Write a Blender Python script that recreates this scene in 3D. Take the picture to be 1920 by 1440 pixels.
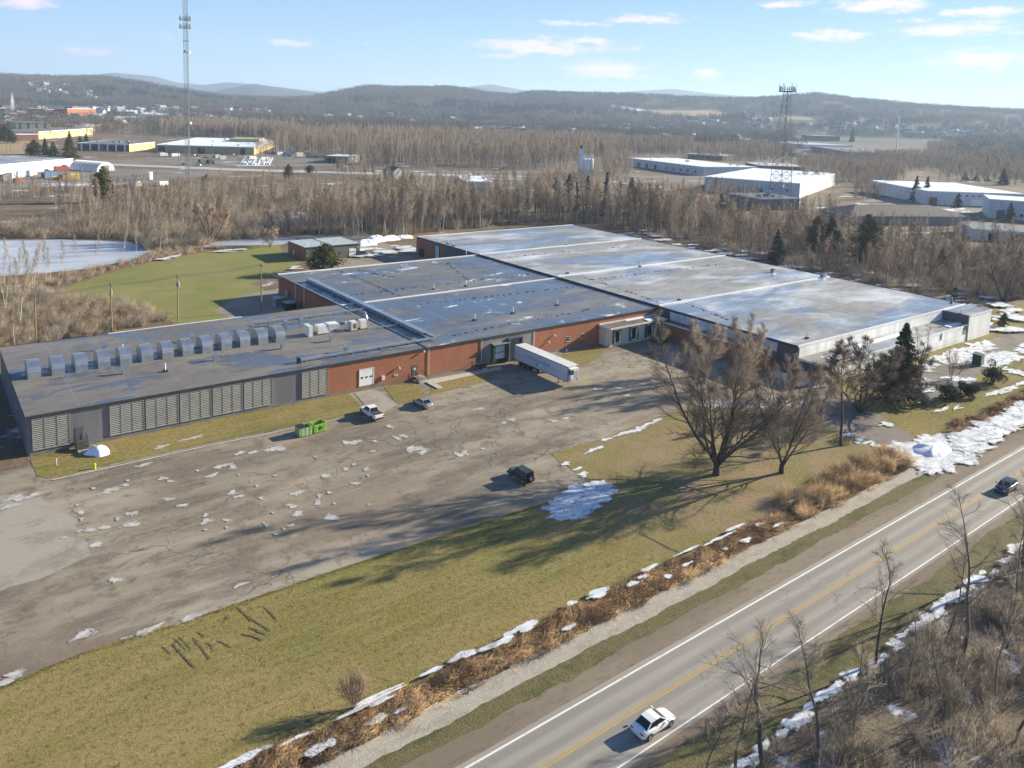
import bpy, bmesh, math, random
import numpy as np
from mathutils import Vector, Matrix, Euler
from mathutils.geometry import delaunay_2d_cdt
for _o in list(bpy.data.objects): bpy.data.objects.remove(_o)
sc = bpy.context.scene
COL = sc.collection
RAD = math.radians
random.seed(7); rng = np.random.default_rng(7)

# ------------------------------------------------------------------ camera
FPX, CYP, YAW, PIT, ROL, CAMH = 1506.59, 393.70, RAD(37.15627), RAD(7.05925), RAD(-1.9914), 52.0
_fw = np.array([math.sin(YAW)*math.cos(PIT), math.cos(YAW)*math.cos(PIT), -math.sin(PIT)])
_rt = np.array([math.cos(YAW), -math.sin(YAW), 0.0]); _dn = np.cross(_fw, _rt)
_r2 = math.cos(ROL)*_rt + math.sin(ROL)*_dn; _d2 = -math.sin(ROL)*_rt + math.cos(ROL)*_dn
cd = bpy.data.cameras.new("camera"); cam = bpy.data.objects.new("camera", cd); COL.objects.link(cam)
cd.sensor_fit = 'HORIZONTAL'; cd.sensor_width = 36.0; cd.lens = FPX/1920*36.0
cd.shift_x = 0.0; cd.shift_y = (CYP-720.0)/1920.0
cd.clip_start = 1.0; cd.clip_end = 60000.0
cam.matrix_world = Matrix([[_r2[0], -_d2[0], -_fw[0], 0], [_r2[1], -_d2[1], -_fw[1], 0], [_r2[2], -_d2[2], -_fw[2], CAMH], [0, 0, 0, 1]])
sc.camera = cam

# ------------------------------------------------------------------ sky, sun, exposure
SUN_AZ, SUN_EL = RAD(-11.0), RAD(20.0)          # direction to the sun, azimuth from +X
SUN_STRENGTH, SKY_STRENGTH, EXPOSURE, HAZE_DENSITY = 5.0, 0.10, 1.26, 0.95e-4
sun_dir = Vector((math.cos(SUN_EL)*math.cos(SUN_AZ), math.cos(SUN_EL)*math.sin(SUN_AZ), math.sin(SUN_EL)))
sl = bpy.data.lights.new("sun", 'SUN'); sl.energy = SUN_STRENGTH; sl.angle = RAD(0.5); sl.color = (1.0, 0.90, 0.69)
so = bpy.data.objects.new("sun", sl); COL.objects.link(so)
so.rotation_euler = sun_dir.to_track_quat('Z', 'Y').to_euler(); so.location = (0, 0, 300)
sc.view_settings.view_transform = 'Standard'; sc.view_settings.look = 'None'
sc.view_settings.exposure = EXPOSURE; sc.view_settings.gamma = 1.0; sc.view_settings.use_curve_mapping = False
sc.cycles.use_denoising = True; sc.cycles.max_bounces = 6; sc.cycles.volume_bounces = 1; sc.cycles.transparent_max_bounces = 64

def ray(px, py):
    return _r2*((px-960)/FPX) + _d2*((py-CYP)/FPX) + _fw

def build_world():
    w = bpy.data.worlds.new("World"); sc.world = w; w.use_nodes = True
    nt = w.node_tree; nt.nodes.clear(); N = nt.nodes.new; L = nt.links.new
    out = N('ShaderNodeOutputWorld'); bg = N('ShaderNodeBackground'); bg.inputs['Strength'].default_value = SKY_STRENGTH
    sky = N('ShaderNodeTexSky'); sky.sky_type = 'NISHITA'; sky.sun_disc = False
    sky.sun_elevation = SUN_EL; sky.sun_rotation = RAD(90) - SUN_AZ
    sky.altitude = 200; sky.air_density = 1.0; sky.dust_density = 0.2; sky.ozone_density = 3.0
    tc = N('ShaderNodeTexCoord')
    # soft wisps of cloud: ellipses in direction space broken up by noise
    sep = N('ShaderNodeSeparateXYZ'); L(tc.outputs['Generated'], sep.inputs[0])
    az = N('ShaderNodeMath'); az.operation = 'ARCTAN2'; L(sep.outputs['X'], az.inputs[0]); L(sep.outputs['Y'], az.inputs[1])
    el = N('ShaderNodeMath'); el.operation = 'ARCSINE'; L(sep.outputs['Z'], el.inputs[0])
    cmb = N('ShaderNodeCombineXYZ'); L(az.outputs[0], cmb.inputs[0]); L(el.outputs[0], cmb.inputs[1])
    nz = N('ShaderNodeTexNoise'); nz.inputs['Scale'].default_value = 1.0; nz.inputs['Detail'].default_value = 7; nz.inputs['Roughness'].default_value = 0.58
    mp = N('ShaderNodeMapping'); mp.inputs['Scale'].default_value = (38, 105, 1); L(cmb.outputs[0], mp.inputs['Vector']); L(mp.outputs[0], nz.inputs['Vector'])
    last = None
    clouds = [(1010, 88, 120, 16, 1), (1090, 76, 90, 10, .8), (1140, 132, 95, 20, 1), (1210, 34, 75, 12, .9), (1060, 45, 110, 7, .6), (1650, 8, 90, 18, .9), (1470, 8, 60, 9, .8),
              (1790, 56, 95, 13, .9), (1855, 22, 80, 10, .9), (1850, 113, 110, 22, .8), (1555, 66, 70, 11, .9), (1325, 139, 30, 11, .9), (548, 82, 55, 10, .7), (178, 98, 52, 9, .7),
              (40, 2, 50, 14, 1), (285, 70, 50, 8, .4), (1515, 128, 60, 9, .5), (945, 104, 60, 7, .7), (1165, 92, 40, 8, .7), (700, 88, 40, 9, .35), (1720, 38, 50, 7, .6), (1890, 170, 90, 8, .35)]
    for (px, py, wx, wy, s) in clouds:
        d = ray(px, py); d = d/np.linalg.norm(d)
        a, e = math.atan2(d[0], d[1]), math.asin(d[2])
        sb = N('ShaderNodeVectorMath'); sb.operation = 'SUBTRACT'; L(cmb.outputs[0], sb.inputs[0]); sb.inputs[1].default_value = (a, e, 0)
        mu = N('ShaderNodeVectorMath'); mu.operation = 'MULTIPLY'; L(sb.outputs[0], mu.inputs[0]); mu.inputs[1].default_value = (FPX/(wx*1.2), FPX/(wy*1.25), 0)
        ln = N('ShaderNodeVectorMath'); ln.operation = 'LENGTH'; L(mu.outputs[0], ln.inputs[0])
        mr = N('ShaderNodeMapRange'); mr.interpolation_type = 'SMOOTHSTEP'; L(ln.outputs['Value'], mr.inputs[0])
        mr.inputs[1].default_value = 1.5; mr.inputs[2].default_value = 0.0; mr.inputs[3].default_value = 0; mr.inputs[4].default_value = s
        if last is None: last = mr.outputs[0]
        else:
            mx = N('ShaderNodeMath'); mx.operation = 'MAXIMUM'; L(last, mx.inputs[0]); L(mr.outputs[0], mx.inputs[1]); last = mx.outputs[0]
    n2 = N('ShaderNodeMath'); n2.operation = 'MULTIPLY_ADD'; L(nz.outputs['Fac'], n2.inputs[0]); n2.inputs[1].default_value = 1.9; n2.inputs[2].default_value = -.95
    ad = N('ShaderNodeMath'); ad.operation = 'ADD'; L(last, ad.inputs[0]); L(n2.outputs[0], ad.inputs[1])
    mk = N('ShaderNodeMapRange'); mk.interpolation_type = 'SMOOTHSTEP'; L(ad.outputs[0], mk.inputs[0])
    mk.inputs[1].default_value = 0.30; mk.inputs[2].default_value = 1.05; mk.inputs[3].default_value = 0; mk.inputs[4].default_value = 0.92
    mix = N('ShaderNodeMix'); mix.data_type = 'RGBA'; L(mk.outputs[0], mix.inputs['Factor'])
    # clear winter blue that pales towards the horizon, blended with the sky model
    gr = N('ShaderNodeValToRGB'); er = N('ShaderNodeMapRange'); L(el.outputs[0], er.inputs[0]); er.inputs[1].default_value = 0; er.inputs[2].default_value = RAD(60)
    L(er.outputs[0], gr.inputs[0]); cr = gr.color_ramp; K = 1/SKY_STRENGTH
    stops = [(0.0, (.275, .345, .43)), (.05, (.20, .30, .43)), (.14, (.108, .218, .40)), (.4, (.042, .100, .24)), (1.0, (.014, .040, .12))]
    cr.elements[0].position = 0; cr.elements[1].position = 1
    for p, c in stops[1:-1]: cr.elements.new(p)
    for e_, (p, c) in zip(cr.elements, stops): e_.position = p; e_.color = (*c, 1)
    gs = N('ShaderNodeVectorMath'); gs.operation = 'SCALE'; gs.inputs['Scale'].default_value = K; L(gr.outputs[0], gs.inputs[0])
    bl = N('ShaderNodeMix'); bl.data_type = 'RGBA'; bl.inputs['Factor'].default_value = .88; L(sky.outputs[0], bl.inputs[6]); L(gs.outputs[0], bl.inputs[7])
    L(bl.outputs[2], mix.inputs[6])
    mix.inputs[7].default_value = CLOUD
    L(mix.outputs[2], bg.inputs['Color']); L(bg.outputs[0], out.inputs['Surface'])
CLOUD = (5.1, 4.2, 4.65, 1)
build_world()

# ------------------------------------------------------------------ terrain height
_rx = [-600, -200, 0, 100, 190, 260, 330, 400, 430, 477, 520, 560, 600, 640, 690, 760, 850, 900, 960, 1010, 1100, 1200, 1280, 1400, 1460, 1530, 1600, 1700, 1800, 1920, 2200, 2600]
_rp = [30, 34, 35, 34, 38, 31, 22, 13, 12, 11, 11, 13, 17, 26, 37, 37, 42, 35, 32, 40, 39, 40, 38, 39, 46, 53, 46, 39, 36, 36, 30, 25]
def _horizon_az(px):
    d = ray(px, 174 + 0.0344*px); return math.atan2(d[0], d[1])
_ra = np.array([_horizon_az(p) for p in _rx]); _rp = np.array(_rp, float)-7.0
def sst(a, b, x):
    t = np.clip((x-a)/(b-a), 0, 1); return t*t*(3-2*t)
def hgt(x, y):
    x = np.asarray(x, float); y = np.asarray(y, float)
    r = np.hypot(x, y); az = np.arctan2(x, y)
    p = np.interp(az, _ra, _rp)
    R1 = 4300.0
    top = 52 + p*R1*np.cos(np.clip(az-YAW, -1.2, 1.2))/FPX
    lump = 7*np.sin(x/310+1)*np.sin(y/270) + 5*np.sin(x/140+y/190)
    z = (top+lump*0.5)*sst(2300, R1, r)*(1-0.25*sst(R1, 5600, r))
    z += (9+lump)*sst(1100, 2300, r)*(1-sst(2600, 4000, r))
    # a farther grey hill and pale mountains
    z2 = 52 + np.interp(az, [ _horizon_az(q) for q in (330, 400, 440, 477, 520, 580, 640)], [12, 17, 26, 33, 28, 21, 12])*7600*np.cos(az-YAW)/FPX
    z = np.where(r > 5600, np.maximum(z*0.6, z2*sst(5900, 7600, r)*((az > _ra[4]) & (az < _ra[14]))), z)
    m = np.interp(az, [_horizon_az(q) for q in (-400, 0, 120, 215, 290, 330, 380, 430, 500, 600, 700, 820, 870, 920, 980, 1060, 1150, 1260, 1330, 1420, 1500, 1600, 1800, 2100)],
                  [22, 26, 32, 44, 40, 30, 27, 34, 30, 22, 30, 34, 40, 47, 38, 34, 40, 50, 44, 40, 44, 38, 34, 30])
    z3 = 52 + m*11200*np.cos(np.clip(az-YAW, -1.2, 1.2))/FPX
    z = np.where(r > 8600, z3*sst(9000, 11200, r), z)
    return z
def hz(x, y): return float(hgt(x, y))

def gp(px, py, z=0.0):
    """where the sight line through a photo pixel meets height z above the terrain"""
    d = ray(px, py)
    if d[2] < 0:
        t = (z-CAMH)/d[2]; P = np.array([0, 0, CAMH])+t*d
        if math.hypot(P[0], P[1]) < 1050: return (float(P[0]), float(P[1]))
    t = 900.0
    while t < 9000:
        P = np.array([0, 0, CAMH])+t*d
        if P[2] <= hz(P[0], P[1])+z: break
        t += 6
    return (float(P[0]), float(P[1]))
def gpl(pts, z=0.0): return [gp(a, b, z) for a, b in pts]
def zat(bx, by, ty):
    """height of something standing at ground pixel (bx,by) whose top is at pixel row ty"""
    g = gp(bx, by); d = ray(bx, ty); return CAMH + d[2]*math.hypot(*g)/math.hypot(d[0], d[1])

# ------------------------------------------------------------------ mesh helpers
def tag(o, label=None, cat=None, group=None, kind=None):
    if label: o['label'] = label
    if cat: o['category'] = cat
    if group: o['group'] = group
    if kind: o['kind'] = kind
    return o
def thing(name, label, cat, loc=(0, 0, 0), rz=0.0, group=None):
    o = bpy.data.objects.new(name, None); o.empty_display_size = 0.5; COL.objects.link(o)
    o.location = loc; o.rotation_euler = (0, 0, rz)
    return tag(o, label, cat, group)
class MB:
    def __init__(s): s.v = []; s.f = []; s.m = []; s.p = []
    def add(s, vs, fs, m=0):
        b = len(s.v); s.p.append((b, b+len(vs), len(s.f), len(s.f)+len(fs))); s.v.extend([tuple(map(float, q)) for q in vs]); s.f.extend([tuple(b+i for i in f) for f in fs]); s.m.extend([m]*len(fs)); return s
    def box(s, x0, y0, z0, x1, y1, z1, m=0):
        return s.add([(x0, y0, z0), (x1, y0, z0), (x1, y1, z0), (x0, y1, z0), (x0, y0, z1), (x1, y0, z1), (x1, y1, z1), (x0, y1, z1)],
                     [(0, 3, 2, 1), (4, 5, 6, 7), (0, 1, 5, 4), (1, 2, 6, 5), (2, 3, 7, 6), (3, 0, 4, 7)], m)
    def cbox(s, c, size, m=0, rot=None):
        hx, hy, hz_ = size[0]/2, size[1]/2, size[2]/2
        vs = [Vector(q) for q in ((-hx, -hy, -hz_), (hx, -hy, -hz_), (hx, hy, -hz_), (-hx, hy, -hz_), (-hx, -hy, hz_), (hx, -hy, hz_), (hx, hy, hz_), (-hx, hy, hz_))]
        if rot is not None: vs = [rot @ q for q in vs]
        return s.add([q+Vector(c) for q in vs], [(0, 3, 2, 1), (4, 5, 6, 7), (0, 1, 5, 4), (1, 2, 6, 5), (2, 3, 7, 6), (3, 0, 4, 7)], m)
    def tube(s, pts, rads, n=6, m=0, cap=True):
        pts = [Vector(p) for p in pts]; rings = []
        if not hasattr(rads, '__len__'): rads = [rads]*len(pts)
        prev = None
        for i, p in enumerate(pts):
            d = (pts[min(i+1, len(pts)-1)]-pts[max(i-1, 0)]).normalized()
            a = d.orthogonal().normalized() if prev is None else (prev-d*prev.dot(d)).normalized()
            prev = a; b = d.cross(a)
            rings.append([p+(a*math.cos(2*math.pi*k/n)+b*math.sin(2*math.pi*k/n))*rads[i] for k in range(n)])
        vs = [q for r in rings for q in r]; fs = []
        for i in range(len(pts)-1):
            for k in range(n):
                fs.append((i*n+k, i*n+(k+1) % n, (i+1)*n+(k+1) % n, (i+1)*n+k))
        if cap: fs += [tuple(range(n-1, -1, -1)), tuple((len(pts)-1)*n+k for k in range(n))]
        return s.add(vs, fs, m)
    def prism(s, poly, z0, z1, m=0):
        n = len(poly)
        return s.add([(x, y, z0) for x, y in poly]+[(x, y, z1) for x, y in poly],
                     [tuple(range(n-1, -1, -1)), tuple(range(n, 2*n))]+[(i, (i+1) % n, n+(i+1) % n, n+i) for i in range(n)], m)
    def extrude(s, prof, axis, a, b, m=0):
        """profile in the plane across 'axis' ('x': (y,z), 'y': (x,z)), extruded from a to b"""
        n = len(prof)
        mk = (lambda q, t: (t, q[0], q[1])) if axis == 'x' else (lambda q, t: (q[0], t, q[1]))
        return s.add([mk(q, a) for q in prof]+[mk(q, b) for q in prof],
                     [tuple(range(n)), tuple(range(2*n-1, n-1, -1))]+[(i, n+i, n+(i+1) % n, (i+1) % n) for i in range(n)], m)
    def clusters(s):
        """pieces that touch one another"""
        n = len(s.p); 
        if n < 2: return None
        bx = []
        for (v0, v1, f0, f1) in s.p:
            a = np.array(s.v[v0:v1]); bx.append((a.min(0)-.012, a.max(0)+.012))
        lab = list(range(n))
        def find(i):
            while lab[i] != i: i = lab[i]
            return i
        for i in range(n):
            for j in range(i):
                if (bx[i][0] <= bx[j][1]).all() and (bx[j][0] <= bx[i][1]).all(): lab[find(i)] = find(j)
        g = {}
        for i in range(n): g.setdefault(find(i), []).append(i)
        return list(g.values())
    def build(s, name, mats, parent=None, smooth=False, label=None, fix=True):
        cl = s.clusters() if (parent is not None and 1 < len(s.p) <= 90) else None
        if cl and 1 < len(cl) <= 6:
            first = None
            for g in cl:
                q = MB(); q.world = getattr(s, 'world', False)
                for i in g:
                    v0, v1, f0, f1 = s.p[i]; b = len(q.v); q.v += s.v[v0:v1]; q.f += [tuple(b+k-v0 for k in f) for f in s.f[f0:f1]]; q.m += s.m[f0:f1]
                o = q.build(name, mats, parent, smooth, label, fix); first = first or o
            return first
        me = bpy.data.meshes.new(name)
        vs = s.v
        if parent is not None and parent.type == 'EMPTY' and getattr(s, 'world', False):
            L0 = parent.location; vs = [(a-L0.x, b-L0.y, c-L0.z) for a, b, c in vs]
        me.from_pydata(vs, [], s.f); me.update()
        if not isinstance(mats, (list, tuple)): mats = [mats]
        for q in mats: me.materials.append(q)
        if len(mats) > 1: me.polygons.foreach_set('material_index', s.m)
        if fix:
            bm = bmesh.new(); bm.from_mesh(me); bmesh.ops.recalc_face_normals(bm, faces=bm.faces); bm.to_mesh(me); bm.free()
        if smooth: me.polygons.foreach_set('use_smooth', [True]*len(me.polygons))
        o = bpy.data.objects.new(name, me); COL.objects.link(o)
        if parent is not None: o.parent = parent
        if label: o['label'] = label
        return o
def WB():
    q = MB(); q.world = True; return q      # collects world coordinates, stored relative to the parent
def tri_mesh(name, V, F, mat, parent=None, smooth=False):
    V = np.asarray(V, np.float32); F = np.asarray(F, np.int32); k = F.shape[1]
    me = bpy.data.meshes.new(name); me.vertices.add(len(V)); me.vertices.foreach_set('co', V.ravel())
    me.loops.add(F.size); me.loops.foreach_set('vertex_index', F.ravel())
    me.polygons.add(len(F)); me.polygons.foreach_set('loop_start', np.arange(0, F.size, k, dtype=np.int32))
    me.update(calc_edges=True); me.validate()
    for q in (mat if isinstance(mat, (list, tuple)) else [mat]): me.materials.append(q)
    if smooth: me.polygons.foreach_set('use_smooth', [True]*len(me.polygons))
    o = bpy.data.objects.new(name, me); COL.objects.link(o)
    if parent is not None: o.parent = parent
    return o
def copy_tree(o, parent=None):
    c = o.copy(); COL.objects.link(c)
    if parent is not None: c.parent = parent
    for ch in list(o.children): copy_tree(ch, c)
    return c
def inpoly(x, y, poly):
    ins = False; n = len(poly); j = n-1
    for i in range(n):
        xi, yi = poly[i]; xj, yj = poly[j]
        if (yi > y) != (yj > y) and x < (xj-xi)*(y-yi)/(yj-yi)+xi: ins = not ins
        j = i
    return ins
def inpoly_np(X, Y, poly):
    ins = np.zeros(len(X), bool); n = len(poly); j = n-1
    for i in range(n):
        xi, yi = poly[i]; xj, yj = poly[j]
        c = ((yi > Y) != (yj > Y)) & (X < (xj-xi)*(Y-yi)/(yj-yi+1e-12)+xi)
        ins ^= c; j = i
    return ins
def scatter_in(poly, dens, seed=0, maxn=100000):
    """random points in a polygon at so many per square metre"""
    r = np.random.default_rng(seed); P = np.array(poly); lo, hi = P.min(0), P.max(0)
    n = int((hi-lo).prod()*dens); X = r.uniform(lo[0], hi[0], n); Y = r.uniform(lo[1], hi[1], n)
    k = inpoly_np(X, Y, poly); return np.stack([X[k], Y[k]], 1)[:maxn]
def smooth_poly(poly, step, jit, seed=1):
    """subdivide a closed outline and roughen it"""
    r = random.Random(seed); out = []
    n = len(poly)
    for i in range(n):
        a, b = poly[i], poly[(i+1) % n]; L = math.hypot(b[0]-a[0], b[1]-a[1]); k = max(1, int(L/step))
        for t in range(k):
            q = t/k; out.append((a[0]+(b[0]-a[0])*q+r.uniform(-jit, jit), a[1]+(b[1]-a[1])*q+r.uniform(-jit, jit)))
    return out
def sheet(name, polys, z, mat, kind='structure', drape=False, label=None, cat=None):
    """one or more outlines as one flat sheet at height z"""
    V = []; F = []
    for ip, poly in enumerate(polys):
        n = len(poly); dz = .0013*(ip % 24)
        vs, es, fs, *_ = delaunay_2d_cdt([Vector(p) for p in poly], [(i, (i+1) % n) for i in range(n)], [list(range(n))], 1, 1e-4)
        b = len(V)
        for p in vs: V.append((p.x, p.y, (hz(p.x, p.y) if drape else 0)+z+dz))
        for f in fs:
            a = [vs[i] for i in f]
            s = sum(a[i].x*a[(i+1) % len(a)].y-a[(i+1) % len(a)].x*a[i].y for i in range(len(a)))
            F.append(tuple(b+i for i in (f if s > 0 else f[::-1])))
    me = bpy.data.meshes.new(name); me.from_pydata(V, [], F); me.update(); me.materials.append(mat)
    o = bpy.data.objects.new(name, me); COL.objects.link(o); o['kind'] = kind
    return tag(o, label, cat)

def blob_sheet(name, blobs, z, mat, kind='stuff', label=None, cat=None):
    """star-shaped outlines fanned from their middles; 'core' runs from 0 at the rim to 1 in the middle so the edge can melt away"""
    V = []; F = []; K = []
    for i, bl in enumerate(blobs):
        cx = sum(p[0] for p in bl)/len(bl); cy = sum(p[1] for p in bl)/len(bl); b = len(V); dz = .0003*i; n = len(bl)
        V.append((cx, cy, z+dz)); K.append(1.0)
        for p in bl: V.append((p[0], p[1], z+dz)); K.append(0.0)
        a = sum(bl[k][0]*bl[(k+1) % n][1]-bl[(k+1) % n][0]*bl[k][1] for k in range(n))
        for k in range(n): F.append((b, b+1+k, b+1+(k+1) % n) if a > 0 else (b, b+1+(k+1) % n, b+1+k))
    me = bpy.data.meshes.new(name); me.from_pydata(V, [], F); me.update(); me.materials.append(mat)
    at = me.attributes.new('core', 'FLOAT', 'POINT'); at.data.foreach_set('value', np.array(K, np.float32))
    o = bpy.data.objects.new(name, me); COL.objects.link(o); o['kind'] = kind; return tag(o, label, cat)
def rblob(cx, cy, a, b, seed, rot=0.0, n=20):
    r = random.Random(seed); ph = [r.uniform(0, 6.28) for _ in range(3)]; out = []
    for k in range(n):
        t = 2*math.pi*k/n; R_ = 1+.24*math.sin(2*t+ph[0])+.16*math.sin(3*t+ph[1])+.1*math.sin(5*t+ph[2])
        x, y = a*R_*math.cos(t), b*R_*math.sin(t); out.append((cx+math.cos(rot)*x-math.sin(rot)*y, cy+math.sin(rot)*x+math.cos(rot)*y))
    return out
def fill_blobs(poly, dens, a, b, seed, rot=0.0):
    P = scatter_in(poly, dens, seed); r = random.Random(seed)
    return [rblob(x, y, a*r.uniform(.5, 1.3), b*r.uniform(.5, 1.3), seed*100+i, rot+r.uniform(-.3, .3)) for i, (x, y) in enumerate(P)]

# ------------------------------------------------------------------ materials
def mat_new(name):
    m = bpy.data.materials.new(name); m.use_nodes = True; nt = m.node_tree; nt.nodes.clear()
    o = nt.nodes.new('ShaderNodeOutputMaterial'); b = nt.nodes.new('ShaderNodeBsdfPrincipled'); nt.links.new(b.outputs[0], o.inputs[0])
    return m, nt, b
def _pos(nt, scale=(1, 1, 1), obj=False):
    mp = nt.nodes.new('ShaderNodeMapping'); mp.inputs['Scale'].default_value = scale
    if obj: nt.links.new(nt.nodes.new('ShaderNodeTexCoord').outputs['Object'], mp.inputs[0])
    else: nt.links.new(nt.nodes.new('ShaderNodeNewGeometry').outputs['Position'], mp.inputs[0])
    return mp.outputs[0]
def _noise(nt, vec, scale, detail=5, rough=.6, dist=0.0):
    n = nt.nodes.new('ShaderNodeTexNoise'); n.inputs['Scale'].default_value = scale; n.inputs['Detail'].default_value = detail
    n.inputs['Roughness'].default_value = rough; n.inputs['Distortion'].default_value = dist
    nt.links.new(vec, n.inputs['Vector']); return n.outputs['Fac']
def _ramp(nt, fac, a, b):
    r = nt.nodes.new('ShaderNodeMapRange'); r.interpolation_type = 'SMOOTHSTEP'; nt.links.new(fac, r.inputs[0]); r.inputs[1].default_value = a; r.inputs[2].default_value = b
    return r.outputs[0]
def _mix(nt, fac, a, b):
    m = nt.nodes.new('ShaderNodeMix'); m.data_type = 'RGBA'
    if isinstance(fac, (int, float)): m.inputs['Factor'].default_value = fac
    else: nt.links.new(fac, m.inputs['Factor'])
    for q, i in ((a, 6), (b, 7)):
        if isinstance(q, tuple): m.inputs[i].default_value = (*q, 1)
        else: nt.links.new(q, m.inputs[i])
    return m.outputs[2]
def _math(nt, op, a, b=None, c=None):
    m = nt.nodes.new('ShaderNodeMath'); m.operation = op
    for i, q in enumerate((a, b, c)):
        if q is None: continue
        if isinstance(q, (int, float)): m.inputs[i].default_value = q
        else: nt.links.new(q, m.inputs[i])
    return m.outputs[0]
def _bump(nt, b, h, strength, dist):
    q = nt.nodes.new('ShaderNodeBump'); q.inputs['Strength'].default_value = strength; q.inputs['Distance'].default_value = dist
    nt.links.new(h, q.inputs['Height']); nt.links.new(q.outputs[0], b.inputs['Normal'])
def plain(name, col, rough=.7, metal=0.0, var=.18, scale=1.5, obj=False, bump=0, stretch=(1, 1, 1)):
    """a colour with mottled variation"""
    m, nt, b = mat_new(name)
    f = _noise(nt, _pos(nt, stretch, obj), scale, 6, .62)
    a = tuple(c*(1-var) for c in col); c2 = tuple(min(1, c*(1+var)) for c in col)
    nt.links.new(_mix(nt, _ramp(nt, f, .3, .7), a, c2), b.inputs['Base Color'])
    b.inputs['Roughness'].default_value = rough; b.inputs['Metallic'].default_value = metal
    if bump: _bump(nt, b, _noise(nt, _pos(nt, stretch, obj), scale*4, 4), bump, .05)
    return m
def glassy(name, col, rough=.08):
    m, nt, b = mat_new(name); b.inputs['Base Color'].default_value = (*col, 1); b.inputs['Roughness'].default_value = rough
    b.inputs['Specular IOR Level'].default_value = .7; return m
def layered(name, base, layers, rough=.9, bump=0.0, bscale=3.0, bdist=.05, spec=.3):
    """base colour plus masked layers: (colour, noise scale, stretch, lo, hi, amount)"""
    m, nt, b = mat_new(name); col = base
    for (c, s, st, lo, hi, amt) in layers:
        f = _ramp(nt, _noise(nt, _pos(nt, st), s, 6, .62, .3), lo, hi)
        col = _mix(nt, _math(nt, 'MULTIPLY', f, amt), col, c)
    if isinstance(col, tuple): b.inputs['Base Color'].default_value = (*col, 1)
    else: nt.links.new(col, b.inputs['Base Color'])
    b.inputs['Roughness'].default_value = rough; b.inputs['Specular IOR Level'].default_value = spec
    if bump: _bump(nt, b, _noise(nt, _pos(nt), bscale, 5, .7), bump, bdist)
    return m
GR = {}
def melting(name, c1, c2, rough=.6, nscale=1.6, lo=.42, hi=.62, stretch=(.8, 1, 1)):
    """a thin layer whose rim breaks up and melts into what lies under it"""
    m, nt, b = mat_new(name); P = _pos(nt, stretch); f = _noise(nt, P, nscale, 7, .68)
    nt.links.new(_mix(nt, _ramp(nt, _noise(nt, P, nscale*.8, 5, .6), .4, .62), c1, c2), b.inputs['Base Color']); b.inputs['Roughness'].default_value = rough
    at = nt.nodes.new('ShaderNodeAttribute'); at.attribute_name = 'core'
    s = _math(nt, 'ADD', f, _math(nt, 'MULTIPLY', _math(nt, 'SUBTRACT', at.outputs['Fac'], .5), .55))
    a = _ramp(nt, s, lo, hi); nt.links.new(a, b.inputs['Alpha']); _bump(nt, b, f, .12, .04); return m
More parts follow.
